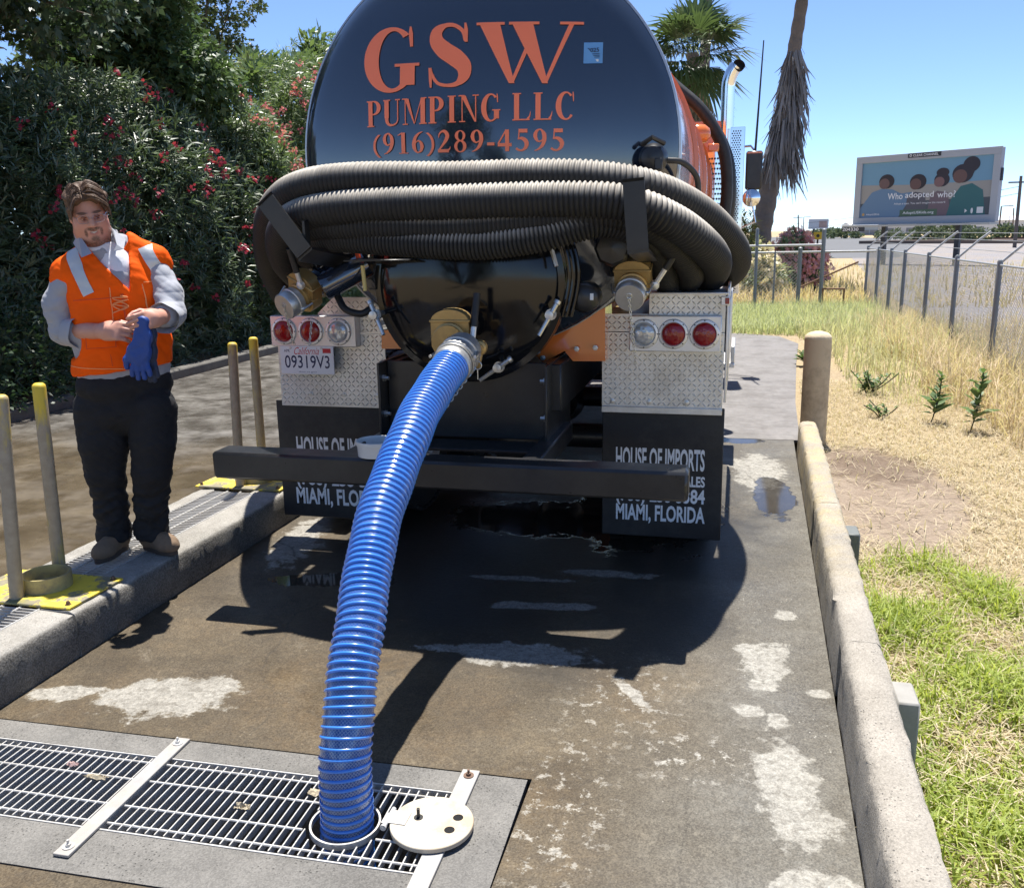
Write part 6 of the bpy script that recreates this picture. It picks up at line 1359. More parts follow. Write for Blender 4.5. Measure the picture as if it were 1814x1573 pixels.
# warehouses on the skyline
for k, (u0, u1, v0, v1, Y, col_, lab) in enumerate([(1560, 1700, 393, 408, 300, (.55, .57, .58), 'long pale warehouse on the skyline behind the billboard'), (1712, 1900, 388, 410, 260, (.62, .63, .64), 'wide white warehouse on the skyline at the picture edge'), (1510, 1556, 400, 412, 280, (.3, .36, .42), 'small blue grey shed on the skyline left of the billboard post')]):
    a, c = at(u0, v1, Y), at(u1, v0, Y); t = thing('warehouse', lab, 'building', ((a.x+c.x)/2, Y, 0), 'far warehouses'); b = MB(); b.b2((a.x, Y, -.1), (c.x, Y+30, c.z), .05); obj('wall', b, mat('warehouse_wall%d' % k, col_, .8, var=.06, scale=.05), t)
    b = MB(); b.prism([(a.x-.4, Y-.4, c.z+.01), (a.x-.4, Y+15, c.z+1.2), (a.x-.4, Y+30.4, c.z+.01)], (c.x-a.x+.8, 0, 0)); obj('roof', b, mat('warehouse_roof', (.66, .68, .7), .6, var=.05, scale=.05), t)
    n = max(3, int((c.x-a.x)/5))
    for i in range(n):
        x = a.x+(c.x-a.x)*(i+.5)/n; b = MB(); b.b2((x-1.0, Y-.06, 0), (x+1.0, Y-.005, c.z*.55)); obj('dock_door', b, mat('dock_door_grey', (.2, .22, .25), .8), t, None)
# utility poles and lamps
POLE = mat('utility_pole_wood', (.12, .10, .09), .9, var=.2, scale=2)
for k, (u0, vb, u1, vt, Y, r, lab, arm) in enumerate([(1797, 440, 1809, 312, 85, .16, 'tall leaning utility pole at the picture edge', 1), (1768, 420, 1774, 366, 150, .14, 'lamp post with an arm right of the billboard', 2), (1793, 420, 1796, 369, 170, .14, 'bare far pole between lamp post and utility pole', 0), (1415, 420, 1414, 381, 190, .16, 'far utility pole above the gate', 1), (1423, 418, 1424, 385, 230, .12, 'far lamp pole beside the far utility pole', 2), (1786, 420, 1788, 383, 200, .1, 'shortest far pole near the billboard edge', 0)]):
    a, c = at(u0, vb, Y), at(u1, vt, Y); t = thing('utility_pole', lab, 'pole', (a.x, Y, 0), 'poles along the railway'); b = MB(); b.tube([(a.x, Y, -.2), c], [r, r*.7], 8); obj('shaft', b, POLE, t)
    if arm == 1: b = MB(); b.box(c+V3(0, 0, -.5), (1.8, .12, .12)); obj('cross_arm', b, POLE, t, None)
    if arm == 2: b = MB(); b.tube([c, c+V3(1.2, 0, .1)], .06, 6); b.box(c+V3(1.3, 0, .08), (.6, .25, .12), .03); obj('lamp_arm', b, POLE, t)
for k, (v, dz) in enumerate(((372, 0), (382, 0))):
    a, c = at(1300, 398+8*k, 190), at(1809, 330+12*k, 85); pts = [a.lerp(c, i/16)+V3(0, 0, -1.2*math.sin(math.pi*i/16)) for i in range(17)]; b = MB(); b.tube(pts, .018, 4); tag(obj('power_line', b, DARKIRON), ['upper', 'lower'][k]+' power line strung to the utility pole', 'wire', 'power lines')
# ================================================================ PERSON (signed distance modelling)
import openvdb
class SDF:
    def __init__(s, lo, hi, h):
        s.lo = np.array(lo, float); s.h = h; s.n = np.ceil((np.array(hi)-s.lo)/h).astype(int)+1; s.d = np.full(s.n, .5, np.float32)
        s.ax = [(s.lo[k]+h*np.arange(s.n[k])).astype(np.float32) for k in range(3)]
    def _blk(s, lo, hi, m):
        i0 = np.clip(((np.array(lo)-m-s.lo)/s.h).astype(int), 0, s.n-1); i1 = np.clip(((np.array(hi)+m-s.lo)/s.h).astype(int)+2, 1, s.n)
        sl = tuple(slice(a, b) for a, b in zip(i0, i1)); return sl, (s.ax[0][sl[0]][:, None, None], s.ax[1][sl[1]][None, :, None], s.ax[2][sl[2]][None, None, :])
    def _put(s, sl, e, k, sub):
        a = s.d[sl]
        if sub: e = -e
        if k > 0:
            h = np.clip(.5+.5*((a-e) if not sub else (e-a))/k, 0, 1)
            s.d[sl] = (e*h+a*(1-h)-k*h*(1-h)) if not sub else (e*h+a*(1-h)+k*h*(1-h))
        else: s.d[sl] = np.minimum(a, e) if not sub else np.maximum(a, e)
        return s
    def ell(s, c, r, k=.02, rot=None, sub=False):
        c = np.array(c); r = np.array(r, float); m = .06+k; R3 = max(r); sl, (x, y, z) = s._blk(c-R3, c+R3, m); p = [x-c[0], y-c[1], z-c[2]]
        if rot is not None: A_ = np.array(rot.transposed()); p = [A_[i][0]*p[0]+A_[i][1]*p[1]+A_[i][2]*p[2] for i in range(3)]
        k0 = np.sqrt(sum((p[i]/r[i])**2 for i in range(3)))+1e-6; k1 = np.sqrt(sum((p[i]/r[i]**2)**2 for i in range(3)))+1e-6
        return s._put(sl, (k0*(k0-1)/k1).astype(np.float32), k, sub)
    def cone(s, a, b, ra, rb, k=.015, sub=False):
        a, b = np.array(a, float), np.array(b, float); m = max(ra, rb)+.05+k; sl, (x, y, z) = s._blk(np.minimum(a, b), np.maximum(a, b), m); ba = b-a; L2 = ba.dot(ba)+1e-9
        px, py, pz = x-a[0], y-a[1], z-a[2]; t = np.clip((px*ba[0]+py*ba[1]+pz*ba[2])/L2, 0, 1)
        e = np.sqrt((px-t*ba[0])**2+(py-t*ba[1])**2+(pz-t*ba[2])**2)-(ra+(rb-ra)*t); return s._put(sl, e.astype(np.float32), k, sub)
    def chain(s, pts, rad, k=.01):
        for i in range(len(pts)-1): s.cone(pts[i], pts[i+1], rad[i], rad[i+1], k)
        return s
    def box(s, c, hs, r=.0, k=.0, rot=None, sub=False):
        c = np.array(c); hs = np.array(hs, float); R3 = np.linalg.norm(hs); sl, (x, y, z) = s._blk(c-R3, c+R3, .04+k); p = [x-c[0], y-c[1], z-c[2]]
        if rot is not None: A_ = np.array(rot.transposed()); p = [A_[i][0]*p[0]+A_[i][1]*p[1]+A_[i][2]*p[2] for i in range(3)]
        q = [np.abs(p[i])-hs[i]+r for i in range(3)]; o_ = np.sqrt(sum(np.maximum(qq, 0)**2 for qq in q)); i_ = np.minimum(np.maximum(np.maximum(q[0], q[1]), q[2]), 0); return s._put(sl, (o_+i_-r+0*x).astype(np.float32), k, sub)
    def half(s, p, n, k=0.0):
        """cut away the side the normal points to"""
        n = np.array(n, float); n /= np.linalg.norm(n); e = ((s.ax[0][:, None, None]-p[0])*n[0]+(s.ax[1][None, :, None]-p[1])*n[1]+(s.ax[2][None, None, :]-p[2])*n[2]).astype(np.float32)
        s.d = np.maximum(s.d, e) if k == 0 else s._smax(s.d, e, k); return s
    def vcut(s, zb, xa, kl, kr, yb, zt=9.):
        x, y, z = s.ax[0][:, None, None]-.033, s.ax[1][None, :, None]-.03, s.ax[2][None, None, :]; c, n = math.cos(R_(24)), math.sin(R_(24)); X = x*c+y*n; Y_ = -x*n+y*c
        e = np.maximum(np.maximum((xa-kl*(z-zb))-X, X-(xa+kr*(z-zb))), np.maximum(Y_-yb, np.maximum(zb-z, z-zt)))
        s.d = np.maximum(s.d, (-e*.8).astype(np.float32)); return s
    def _smax(s, a, b, k): h = np.clip(.5+.5*(b-a)/k, 0, 1); return b*h+a*(1-h)+k*h*(1-h)
    def mesh(s, iso=0.0):
        g_ = openvdb.FloatGrid(); g_.background = .5; g_.copyFromArray(np.ascontiguousarray(np.clip(s.d, -.5, .5))); v, q = g_.convertToQuads(isovalue=iso)
        return v*s.h+s.lo, q[:, ::-1]
def vnormals(v, f):
    n = np.cross(v[f[:, 2]]-v[f[:, 0]], v[f[:, 3]]-v[f[:, 1]]); N_ = np.zeros_like(v)
    for k in range(4): np.add.at(N_, f[:, k], n)
    return nrm(N_)
def relax(v, f, it=2, lam=.5):
    for _ in range(it):
        acc = np.zeros_like(v); cnt = np.zeros(len(v))
        for a, b in ((0, 1), (1, 2), (2, 3), (3, 0)):
            np.add.at(acc, f[:, a], v[f[:, b]]); np.add.at(acc, f[:, b], v[f[:, a]]); np.add.at(cnt, f[:, a], 1); np.add.at(cnt, f[:, b], 1)
        v = v+lam*(acc/np.maximum(cnt, 1)[:, None]-v)
    return v
def folds(v, seed, amp, freq, squash=(1, 1, 1), n=7, sharp=1.6):
    rg = np.random.default_rng(seed); o = np.zeros(len(v))
    for k in range(n):
        d = nrm(rg.normal(size=(1, 3)))[0]*np.array(squash); w_ = freq*(.6+.9*rg.random()); w2 = nrm(rg.normal(size=(1, 3)))[0]*freq*.4
        ph = v @ d*w_+1.3*np.sin(v @ w2+rg.random()*6); o += (1-np.abs(np.sin(ph)))**sharp-.4
    return o/n**.5*amp
PRZ = YAW
def person_root():
    t = thing('person', 'worker in orange safety vest, grey shirt and clear glasses standing on the island', 'person', (-2.855, 3.68, .2), None, PRZ)
    return t
PR = person_root()
def plocal(name, v, f, mt, par=None, smooth=179):
    o = link(name, mesh_np(name, v, f, mt, smooth)); o.parent = par or PR; return o
def pmb(name, mb, mt, par=None, smooth=45):
    o = link(name, mesh_of(name, mb, mt, smooth)); o.parent = par or PR; return o
# ---- skeleton (x to the camera's right, y away from it, z up)
TW = Matrix.Rotation(R_(24), 3, 'Z')                       # torso turned towards the truck
def tp(x, y, z): p = TW @ Vector((x, y, 0)); return (p.x+.033, p.y+.03, z)
HW = Matrix.Rotation(R_(30), 3, 'Z') @ Matrix.Rotation(R_(15), 3, 'X') @ Matrix.Rotation(R_(-8), 3, 'Y')
HC_ = Vector((-.030, -.015, 1.628))
HS = .93
def hp(x, y, z): p = HW @ Vector((x*HS, y*HS, z*HS))+HC_; return (p.x, p.y, p.z)
shR, elR, wrR = tp(-.20, .0, 1.36), (-.195, -.03, 1.10), (.055, -.19, 1.112)      # his right arm, left in the picture
shL, elL, wrL = tp(.20, .0, 1.375), (.297, .0, 1.170), (.302, -.18, 1.168)
# ---- body: one continuous mesh
B_ = SDF((-.42, -.40, -.02), (.48, .30, 1.80), .0038)
B_.ell(tp(0, 0, 1.27), (.17, .095, .2), .03, TW).ell(tp(.0, .0, 1.03), (.165, .095, .2), .03, TW).cone(tp(-.19, 0, 1.36), tp(.19, 0, 1.375), .045, .045, .04)
B_.cone(tp(0, .02, 1.38), hp(0, .025, -.06), .066, .058, .03)
for (hx_, kx_, fx_) in ((-.09, -.09, -.095), (.13, .123, .085)): B_.chain([(hx_, .02, .80), (kx_, 0, .42), (fx_, .03, .13)], [.075, .05, .036], .02)
B_.chain([shR, elR], [.045, .04], .004).chain([elR, wrR], [.046, .033], .004).chain([shL, elL], [.045, .04], .004).chain([elL, wrL], [.046, .032], .004)
# head
B_.ell(hp(0, .018, .035), (.076, .096, .088), .02, HW).ell(hp(0, -.028, -.032), (.066, .072, .088), .03, HW)
for sg in (-1, 1):
    B_.ell(hp(sg*.040, -.048, -.040), (.036, .036, .036), .03, HW).ell(hp(sg*.050, -.012, -.083), (.032, .036, .03), .03, HW)
    B_.cone(hp(sg*.050, -.074, .020), hp(sg*.014, -.091, .020), .011, .010, .012)
    B_.ell(hp(sg*.031, -.100, .003), (.017, .014, .011), .008, HW, True)
    B_.ell(hp(sg*.079, .018, -.008), (.010, .022, .033), .008, HW); B_.ell(hp(sg*.087, .012, -.004), (.006, .012, .018), .004, HW, True)
B_.ell(hp(0, -.078, -.103), (.032, .026, .024), .03, HW).ell(hp(0, -.028, -.118), (.055, .05, .03), .03, HW)
B_.cone(hp(0, -.092, .012), hp(0, -.117, -.026), .009, .0135, .012)
for sg in (-1, 1): B_.ell(hp(sg*.013, -.104, -.030), (.009, .011, .008), .008, HW)
B_.ell(hp(0, -.090, -.062), (.032, .016, .017), .012, HW)
B_.cone(hp(-.024, -.093, -.060), hp(0, -.108, -.0645), .0035, .0055, .003, True).cone(hp(.024, -.093, -.060), hp(0, -.108, -.0645), .0035, .0055, .003, True)
B_.cone(hp(-.016, -.095, -.074), hp(.016, -.095, -.074), .007, .007, .008)
# hands: palm, four curled fingers, thumb
def hand(base, dirv, palm_n, curl, flip, s=1.0):
    """base wrist, dirv to the knuckles, palm_n out of the palm"""
    d = Vector(dirv).normalized(); n = Vector(palm_n); n = (n-d*n.dot(d)).normalized(); side = d.cross(n)*flip; b0 = Vector(base)
    B_.cone(b0, b0+d*.035*s, .033*s, .036*s, .015)
    for k in range(4):
        off = (k-1.5)*.021*s; kn = b0+d*(.085-.004*abs(k-1.2))*s+side*off
        B_.cone(b0+d*.02*s+side*off*.75, kn, .017*s, .0125*s, .018)
        L3 = [(.040, .026, .020), (.045, .030, .022), (.042, .028, .021), (.033, .021, .018)][k]; a = 0.0; p = kn; r_ = [.0105, .0095, .0088, .0075]
        if k == 3: r_ = [.0092, .0083, .0078, .0068]
        for j in range(3):
            a += curl[j]+.06*k*(j == 0); q = p+(d*math.cos(a)+n*math.sin(a))*L3[j]*s; B_.cone(p, q, r_[j]*s, r_[j+1]*s, .004); p = q
    t0 = b0+d*.028*s-side*.028*s+n*.008; t1 = t0+(d*.55-side*.45+n*.55).normalized()*.042*s; t2 = t1+(d*.9+n*.45+side*.05).normalized()*.032*s; t3 = t2+(d*.9+n*.3+side*.25).normalized()*.024*s
    B_.cone(b0+d*.012*s-side*.01*s, t0, .022*s, .017*s, .015).cone(t0, t1, .016*s, .012*s, .010).cone(t1, t2, .0115*s, .0105*s, .004).cone(t2, t3, .0102*s, .008*s, .004)
hand(wrR, (.92, -.32, .03), (.15, .75, -.35), (.55, .75, .5), -1, 1.05)
hand(wrL, (-.28, -.86, -.05), (-.85, .3, -.3), (.65, .8, .5), 1, 1.0)
v, f = B_.mesh(); v = relax(v, f, 1)
def skin_mat():
    m = NT('skin'); n = m.noise(40, 4); n2 = m.noise(9, 3)
    c = m.mix(n2, (.52, .25, .175), (.66, .36, .265)); c = m.mix(m.math('MULTIPLY', n, .2), c, (.36, .14, .09))
    def blob(p, r, soft=.3):
        mp = m.n('ShaderNodeMapping'); mp.vector_type = 'TEXTURE'; mp.inputs['Location'].default_value = p; mp.inputs['Scale'].default_value = r; mp.inputs['Rotation'].default_value = HW.to_euler(); m.l(m.coord(), mp.inputs[0])
        ln = m.n('ShaderNodeVectorMath'); ln.operation = 'LENGTH'; m.l(mp.outputs[0], ln.inputs[0]); mr = m.n('ShaderNodeMapRange'); mr.interpolation_type = 'SMOOTHSTEP'; mr.inputs[1].default_value = 1-soft; mr.inputs[2].default_value = 1+soft; mr.inputs[3].default_value = 1; mr.inputs[4].default_value = 0; m.l(ln.outputs['Value'], mr.inputs[0]); return mr.outputs[0]
    beard = m.math('MAXIMUM', blob(hp(0, -.02, -.128), (.085, .105, .034), .35), blob(hp(0, -.105, -.105), (.020, .03, .022), .4))
    mus = blob(hp(0, -.108, -.047), (.034, .02, .0085), .35); mus = m.math('MAXIMUM', mus, m.math('MAXIMUM', blob(hp(-.035, -.09, -.065), (.007, .02, .02), .4), blob(hp(.035, -.09, -.065), (.007, .02, .02), .4)))
    grain = m.ramp(m.noise(160, 3), (.3, .45), (.6, 1.0))
    c = m.mix(m.math('MULTIPLY', m.math('MULTIPLY', m.math('MAXIMUM', beard, mus), grain), .9), c, (.085, .05, .034))
    c = m.mix(m.math('MULTIPLY', blob(hp(0, -.105, -.068), (.021, .02, .009), .3), .5), c, (.42, .13, .11))
    br = m.math('MAXIMUM', blob(hp(-.033, -.09, .027), (.023, .02, .0055), .35), blob(hp(.033, -.09, .027), (.023, .02, .0055), .35))
    c = m.mix(m.math('MULTIPLY', br, .85), c, (.07, .042, .028))
    c = m.mix(m.math('MULTIPLY', m.math('MAXIMUM', blob(hp(-.045, -.07, -.03), (.025, .03, .025), .7), blob(hp(.045, -.07, -.03), (.025, .03, .025), .7)), .3), c, (.6, .2, .15))
    m.set(col=c, rough=.48, spec=.4, sss=.0, nor=m.bump(n, .08, .002)); return m.mat
body = plocal('body', v, f, skin_mat())
# eyes, teeth
for sg in (-1, 1):
    b = MB(); b.lathe(Vector(hp(sg*.031, -.079, .003)), Vector(hp(sg*.031, -.079, .003))*0+HW @ Vector((0, -1, 0)), [(.001, -.012)]+[(.012*math.cos(a), .012*math.sin(a)) for a in [i*math.pi/16 for i in range(-8, 9)]], 14, False); e = pmb('eye', b, mat('eye_white', (.6, .55, .52), .3), body)
    b = MB(); b.lathe(Vector(hp(sg*.031, -.0795, .001)), HW @ Vector((0.1, -1, -.2)), [(.0042, .0110), (.003, .0122), (.001, .0124)], 12, False); pmb('iris', b, mat('iris_dark', (.03, .02, .015), .2), e)
    b = MB(); b.tube([hp(sg*.046, -.080, .004), hp(sg*.031, -.0945, .0085), hp(sg*.016, -.087, .005)], [.002, .0078, .002], 8); b.tube([hp(sg*.045, -.080, -.003), hp(sg*.031, -.0925, -.0065), hp(sg*.016, -.087, -.003)], [.002, .0045, .002], 8); pmb('eyelid', b, mat('lid_skin', (.36, .155, .105), .5), body)
b = MB(); b.tube([hp(-.016, -.0985, -.0625), hp(0, -.1055, -.0655), hp(.016, -.0985, -.0625)], [.002, .0036, .002], 8); pmb('teeth', b, mat('teeth', (.6, .56, .48), .3), body)
# ---- hair: swept from a parting, built of locks over a soft mass
HR = SDF((-.20, -.22, 1.50), (.14, .18, 1.82), .003)
HR.ell(hp(0, .028, .055), (.084, .098, .082), 0, HW); HR.ell(hp(-.045, -.03, .098), (.05, .072, .026), .02, HW).ell(hp(.035, -.04, .090), (.062, .068, .026), .02, HW).ell(hp(.0, .03, .10), (.07, .08, .032), .02, HW)
HR.ell(hp(0, -.112, .03), (.060, .052, .062), .012, HW, True); HR.ell(hp(0, -.06, -.07), (.12, .12, .085), .006, HW, True)
HR.cone(hp(-.012, -.10, .10), hp(-.012, .02, .150), .008, .006, .012, True)
HR.cone(hp(-.078, -.045, .04), hp(-.080, -.025, -.005), .014, .008, .01).cone(hp(.076, -.045, .04), hp(.078, -.025, -.005), .013, .007, .01)
v, f = HR.mesh(); N_ = vnormals(v, f)
q = (v-np.array(HC_)) @ np.array(HW); ang = np.arctan2(q[:, 0]+.012, q[:, 2]+.02)
v = v+N_*((.0010*np.sin(q[:, 1]*520+8*np.sin(ang*3))+.0010*np.sin(q[:, 1]*310+ang*9))[:, None])
def hair_mat():
    m = NT('brown_hair'); n = m.noise(30, 6, .7, sv=(1, 6, 1)); c = m.mix(m.ramp(n, (.3, 0.0), (.7, 1.0)), (.055, .034, .022), (.20, .125, .08)); m.set(col=c, rough=.55, spec=.3, nor=m.bump(n, .6, .004)); return m.mat
HAIR = hair_mat(); hair = plocal('hair', v, f, HAIR, body)
rg = np.random.default_rng(77); b = MB()
for k in range(420):
    t = rg.random(); y0 = -.10+.17*t; z0 = .098+.026*math.sin(t*math.pi)-.016*(t < .15); sg = 1 if rg.random() < .6 else -1; wv = rg.normal(0, .012); sw = rg.normal(0, .006)
    reach = .085 if sg > 0 else .080; dn = (.055 if t < .35 else .085)*(.6+.6*rg.random())
    pts = [hp(-.012+sg*.004, y0, z0+.006), hp(-.012+sg*reach*.45, y0-.006+wv, z0+.022+sw), hp(sg*reach*.98, y0+wv*1.5-.004, z0-.022+sw), hp(sg*(reach+.004), y0+wv*2+.004, z0-.022-dn)]
    P_ = catmull(pts, 10); rr_ = list(np.interp(np.linspace(0, 1, len(P_)), [0, .3, .8, 1], [.0012, .0026, .0022, .0006])); b.tube(P_, rr_, 5, False)
for k in range(26):      # fringe falling to the right
    y0 = -.098-.006*rg.random(); t = rg.random(); pts = [hp(-.008, y0+.02, .116), hp(.02+.02*t, y0-.020, .112), hp(.045+.02*t, y0-.012, .086), hp(.062+.012*t, y0+.012+.01*t, .055+.03*rg.random())]; P_ = catmull(pts, 10); b.tube(P_, list(np.interp(np.linspace(0, 1, len(P_)), [0, .4, 1], [.003, .0045, .0008])), 5, False)
pmb('locks', b, HAIR, hair, 60)
# ---- glasses
GLM = NT('clear_pink_frame'); GLM.set(col=(.55, .40, .37), rough=.15, spec=.7, trans=.3); GLM = GLM.mat
LEN = NT('lens_glass'); LEN.set(col=(.95, .96, .97), rough=.03, trans=1.0, ior=1.15, spec=.5); LEN = LEN.mat
gl = MB(); ln_ = []
for sg in (-1, 1):
    ring = []
    for k in range(24):
        a = 2*math.pi*k/24; cx_ = abs(math.cos(a))**.7*math.copysign(1, math.cos(a)); sz_ = abs(math.sin(a))**.8*math.copysign(1, math.sin(a)); ring.append(Vector(hp(sg*.034+.027*cx_, -.112+.010*abs(sg*.034+.027*cx_)/.06, .0+.019*sz_)))
    gl.tube(ring, .0015, 6, closed=True); b = MB(); c = sum(ring, Vector())/24; b.add([c]+ring, [(0, 1+k, 1+(k+1) % 24) for k in range(24)]); ln_.append(b)
    gl.tube([hp(sg*.060, -.100, .008), hp(sg*.078, -.05, .008), hp(sg*.082, .01, .004)], .002, 6)
gl.tube([hp(-.009, -.111, .003), hp(0, -.117, .006), hp(.009, -.111, .003)], .002, 6)
gls = pmb('glasses', gl, GLM, body); 
for b in ln_: pmb('lens', b, LEN, gls)
# ---- undershirt, shirt
SHM = mat('grey_work_shirt', (.33, .345, .385), .85, var=.10, scale=14, bump=.25, bscale=220, bd=.002, sheen=.2)
def cloth(name, S_, mt, par, amp, fr, seed, squash=(1, 1, 1), it=2):
    v, f = S_.mesh(); N_ = vnormals(v, f); v = v+N_*folds(v, seed, amp, fr, squash)[:, None]; return plocal(name, relax(v, f, it), f, mt, par)
US = SDF((-.2, -.25, 1.28), (.25, .2, 1.56), .004); US.ell(tp(0.02, -.0, 1.33), (.11, .099, .15), .02, TW).cone(tp(0, .02, 1.38), hp(0, .022, -.098), .082, .078, .03); US.half(hp(0, -.08, -.128), HW @ Vector((0, .40, .9))); US.ell(hp(0, -.02, -.10), (.062, .068, .06), .01, HW, True)
cloth('undershirt', US, mat('white_tee', (.72, .74, .80), .9, var=.05, scale=20, bump=.2, bscale=200, bd=.002), body, .002, 40, 5)
def torso(S_, off):
    S_.ell(tp(0, 0, 1.265), (.195+off, .112+off, .19+off), .03, TW).ell(tp(.0, -.012, 1.05), (.208+off, .128+off, .22+off), .05, TW).cone(tp(-.18, .01, 1.36), tp(.18, .01, 1.395), .045+off*.8, .045+off*.8, .05).ell(tp(0, .0, .90), (.205+off, .125+off, .12+off), .05, TW)
    for sg, z0_, z_ in ((-1, 1.472, 1.375), (1, 1.495, 1.418)): S_.cone(tp(sg*.05, .02, z0_), tp(sg*.195, .01, z_), .042+off, .04+off, .04)
    return S_
SH = SDF((-.42, -.30, .78), (.48, .30, 1.60), .0042); torso(SH, 0.0); SH.cone(tp(0, .02, 1.41), hp(0, .022, -.11), .085, .078, .03)
SH.half((0, 0, .872), (0, 0, -1))
SH.ell(hp(0, -.02, -.10), (.074, .075, .09), .005, HW, True); SH.vcut(1.375, .055, .85, .25, -.02)
SH.chain([tp(-.19, .0, 1.345), (-.207, -.045, 1.22), elR], [.058, .060, .058], .02).chain([elR, (-.125, -.072, 1.095)], [.060, .055], .02)
SH.chain([tp(.19, .0, 1.365), (.272, .055, 1.26), elL], [.060, .060, .058], .02).chain([elL, (.298, -.075, 1.168)], [.058, .054], .02)
v, f = SH.mesh(); N_ = vnormals(v, f)
arm = np.clip((np.abs(v[:, 0]-.01)-.17)/.05, 0, 1)
v = v+N_*(folds(v, 8, .007, 30, (1, 1, 1.5))+arm*(folds(v, 18, .0045, 40, (.5, .5, 1.6), 5, 2.4)))[:, None]; shirt = plocal('shirt', relax(v, f, 1), f, SHM, body)
# rolled cuffs: open flared bands
def cuff(c, ax, r, l, flare, seed):
    b = MB(); ax = Vector(ax).normalized(); n = 26; rg = np.random.default_rng(seed); e1 = ax.cross(V3(0, 0, 1)).normalized(); e2 = ax.cross(e1); vs = []; fs = []; ph = rg.random()*6
    prof = [(r*.99, -l*.5), (r*1.05, -l*.35), (r*(1+flare*.5), 0), (r*(1+flare), l*.45), (r*(.99+flare), l*.5), (r*(.93+flare*.9), l*.3), (r*.9, -l*.2)]
    for rr_, d in prof:
        for k in range(n):
            a = 2*math.pi*k/n; q = rr_*(1+.05*math.sin(2*a+ph)+.035*math.sin(5*a+ph*2)); vs.append(Vector(c)+ax*(d+.006*math.sin(3*a+ph))+(e1*math.cos(a)+e2*math.sin(a))*q)
    for i in range(len(prof)-1):
        for k in range(n): fs.append((i*n+k, i*n+(k+1) % n, (i+1)*n+(k+1) % n, (i+1)*n+k))
    b.add(vs, fs); return b
pmb('cuff', cuff((-.125, -.073, 1.093), (.9, -.42, -.02), .064, .075, .16, 1), SHM, shirt, 70); pmb('cuff', cuff((.304, -.085, 1.162), (-.12, -.95, -.1), .062, .075, .22, 2), SHM, shirt, 70)
# collar wings
def wing(pts, th=.004):
    b = MB(); P_ = [Vector(p) for p in pts]; n = (P_[1]-P_[0]).cross(P_[2]-P_[0]).normalized()*th; b.prism(P_, n); return b
pmb('collar', wing([(-.098, .0, 1.535), (-.082, -.035, 1.545), (.012, -.125, 1.452), (-.022, -.150, 1.436), (-.050, -.10, 1.445), (-.112, -.02, 1.500)]), SHM, shirt, None)
pmb('collar', wing([(.062, .0, 1.565), (.085, -.03, 1.552), (.125, -.11, 1.490), (.118, -.135, 1.462), (.146, -.10, 1.470), (.118, .0, 1.515)]), SHM, shirt, None)
b = MB(); b.tube(catmull([(-.088, -.008, 1.530), (-.070, .055, 1.535), (-.01, .085, 1.54), (.05, .06, 1.545), (.072, 0, 1.546)], 12), .012, 8); pmb('collar_band', b, SHM, shirt)
b = MB(); b.b2((.205, -.115, .865), (.262, -.04, .94), .01); 
# ---- vest
VSM = mat('orange_vest_cloth', (1.0, .115, .004), .75, var=.07, scale=10, bump=.3, bscale=260, bd=.002, spec=.12)
VS = SDF((-.40, -.32, .80), (.42, .30, 1.58), .0042); torso(VS, .017); VS.half((0, 0, .912), (.10, 0, -1)); VS.cone(tp(-.19, .01, 1.37), tp(-.235, .01, 1.33), .052, .034, .03).cone(tp(.19, .01, 1.415), tp(.225, .01, 1.392), .052, .034, .03)
VS.ell(tp(0, .0, 1.53), (.085, .10, .085), .012, TW, True); VS.vcut(1.272, .062, .78, .10, -.03)
for P_ in (((-.30, -.05, 1.31), (-.224, -.045, 1.20), (-.195, -.03, 1.08), (-.145, -.075, 1.06)), ((.405, .06, 1.33), (.345, .05, 1.24), (.352, -.01, 1.12))):
    for a_, b_ in zip(P_[:-1], P_[1:]): VS.cone(a_, b_, .088 if P_[0][0] < 0 else .082, .086 if P_[0][0] < 0 else .08, .02, True)
v, f = VS.mesh(); N_ = vnormals(v, f); v = v+N_*(folds(v, 12, .006, 26, (1, 1, 1.4))+folds(v, 14, .003, 60, (1, 1, .8)))[:, None]; v = relax(v, f, 2); vest = plocal('safety_vest', v, f, VSM, body)
from mathutils.bvhtree import BVHTree
vt = BVHTree.FromPolygons([tuple(p) for p in v], [tuple(int(i) for i in q) for q in f])
VD = Vector((.0, 1, 0))
def onvest(x, z, off=.003):
    h = vt.ray_cast(Vector((x, -1, z)), VD); return (h[0]-VD*off+h[1]*0) if h[0] is not None else None
def strip(a, b_, w_, n, mt, name, off=.0035, par=vest, th=None):
    """band laid on the vest front from a to b (x,z)"""
    a, b_ = np.array(a), np.array(b_); d = (b_-a)/np.linalg.norm(b_-a); s = np.array([-d[1], d[0]]); vs = []; fs = []; W_ = 5; last = None
    for i in range(n+1):
        row = []
        for j in range(W_):
            p = a+(b_-a)*i/n+s*w_*(j/(W_-1)-.5); q = onvest(p[0], p[1], off)
            row.append(q)
        if all(q is not None for q in row): vs += row
    n = len(vs)//W_-1
    if n < 2: return
    for i in range(n):
        for j in range(W_-1): fs.append((i*W_+j, i*W_+j+1, (i+1)*W_+j+1, (i+1)*W_+j))
    b = MB(); b.add(vs, fs); return pmb(name, b, mt, par, 80)
REFL = mat('silver_reflective_tape', (.56, .58, .58), .38, .25, var=.06, scale=40, bump=.15, bscale=160, bd=.002)
strip((-.122, 1.50), (-.022, 1.272), .052, 26, REFL, 'reflective_band'); strip((.158, 1.53), (.258, 1.325), .050, 24, REFL, 'reflective_band')
strip((.170, 1.150), (.262, 1.175), .046, 10, REFL, 'waist_band')
DKO = mat('vest_seam_orange', (.68, .075, .008), .7); LTO = mat('vest_piping', (.92, .32, .10), .6)
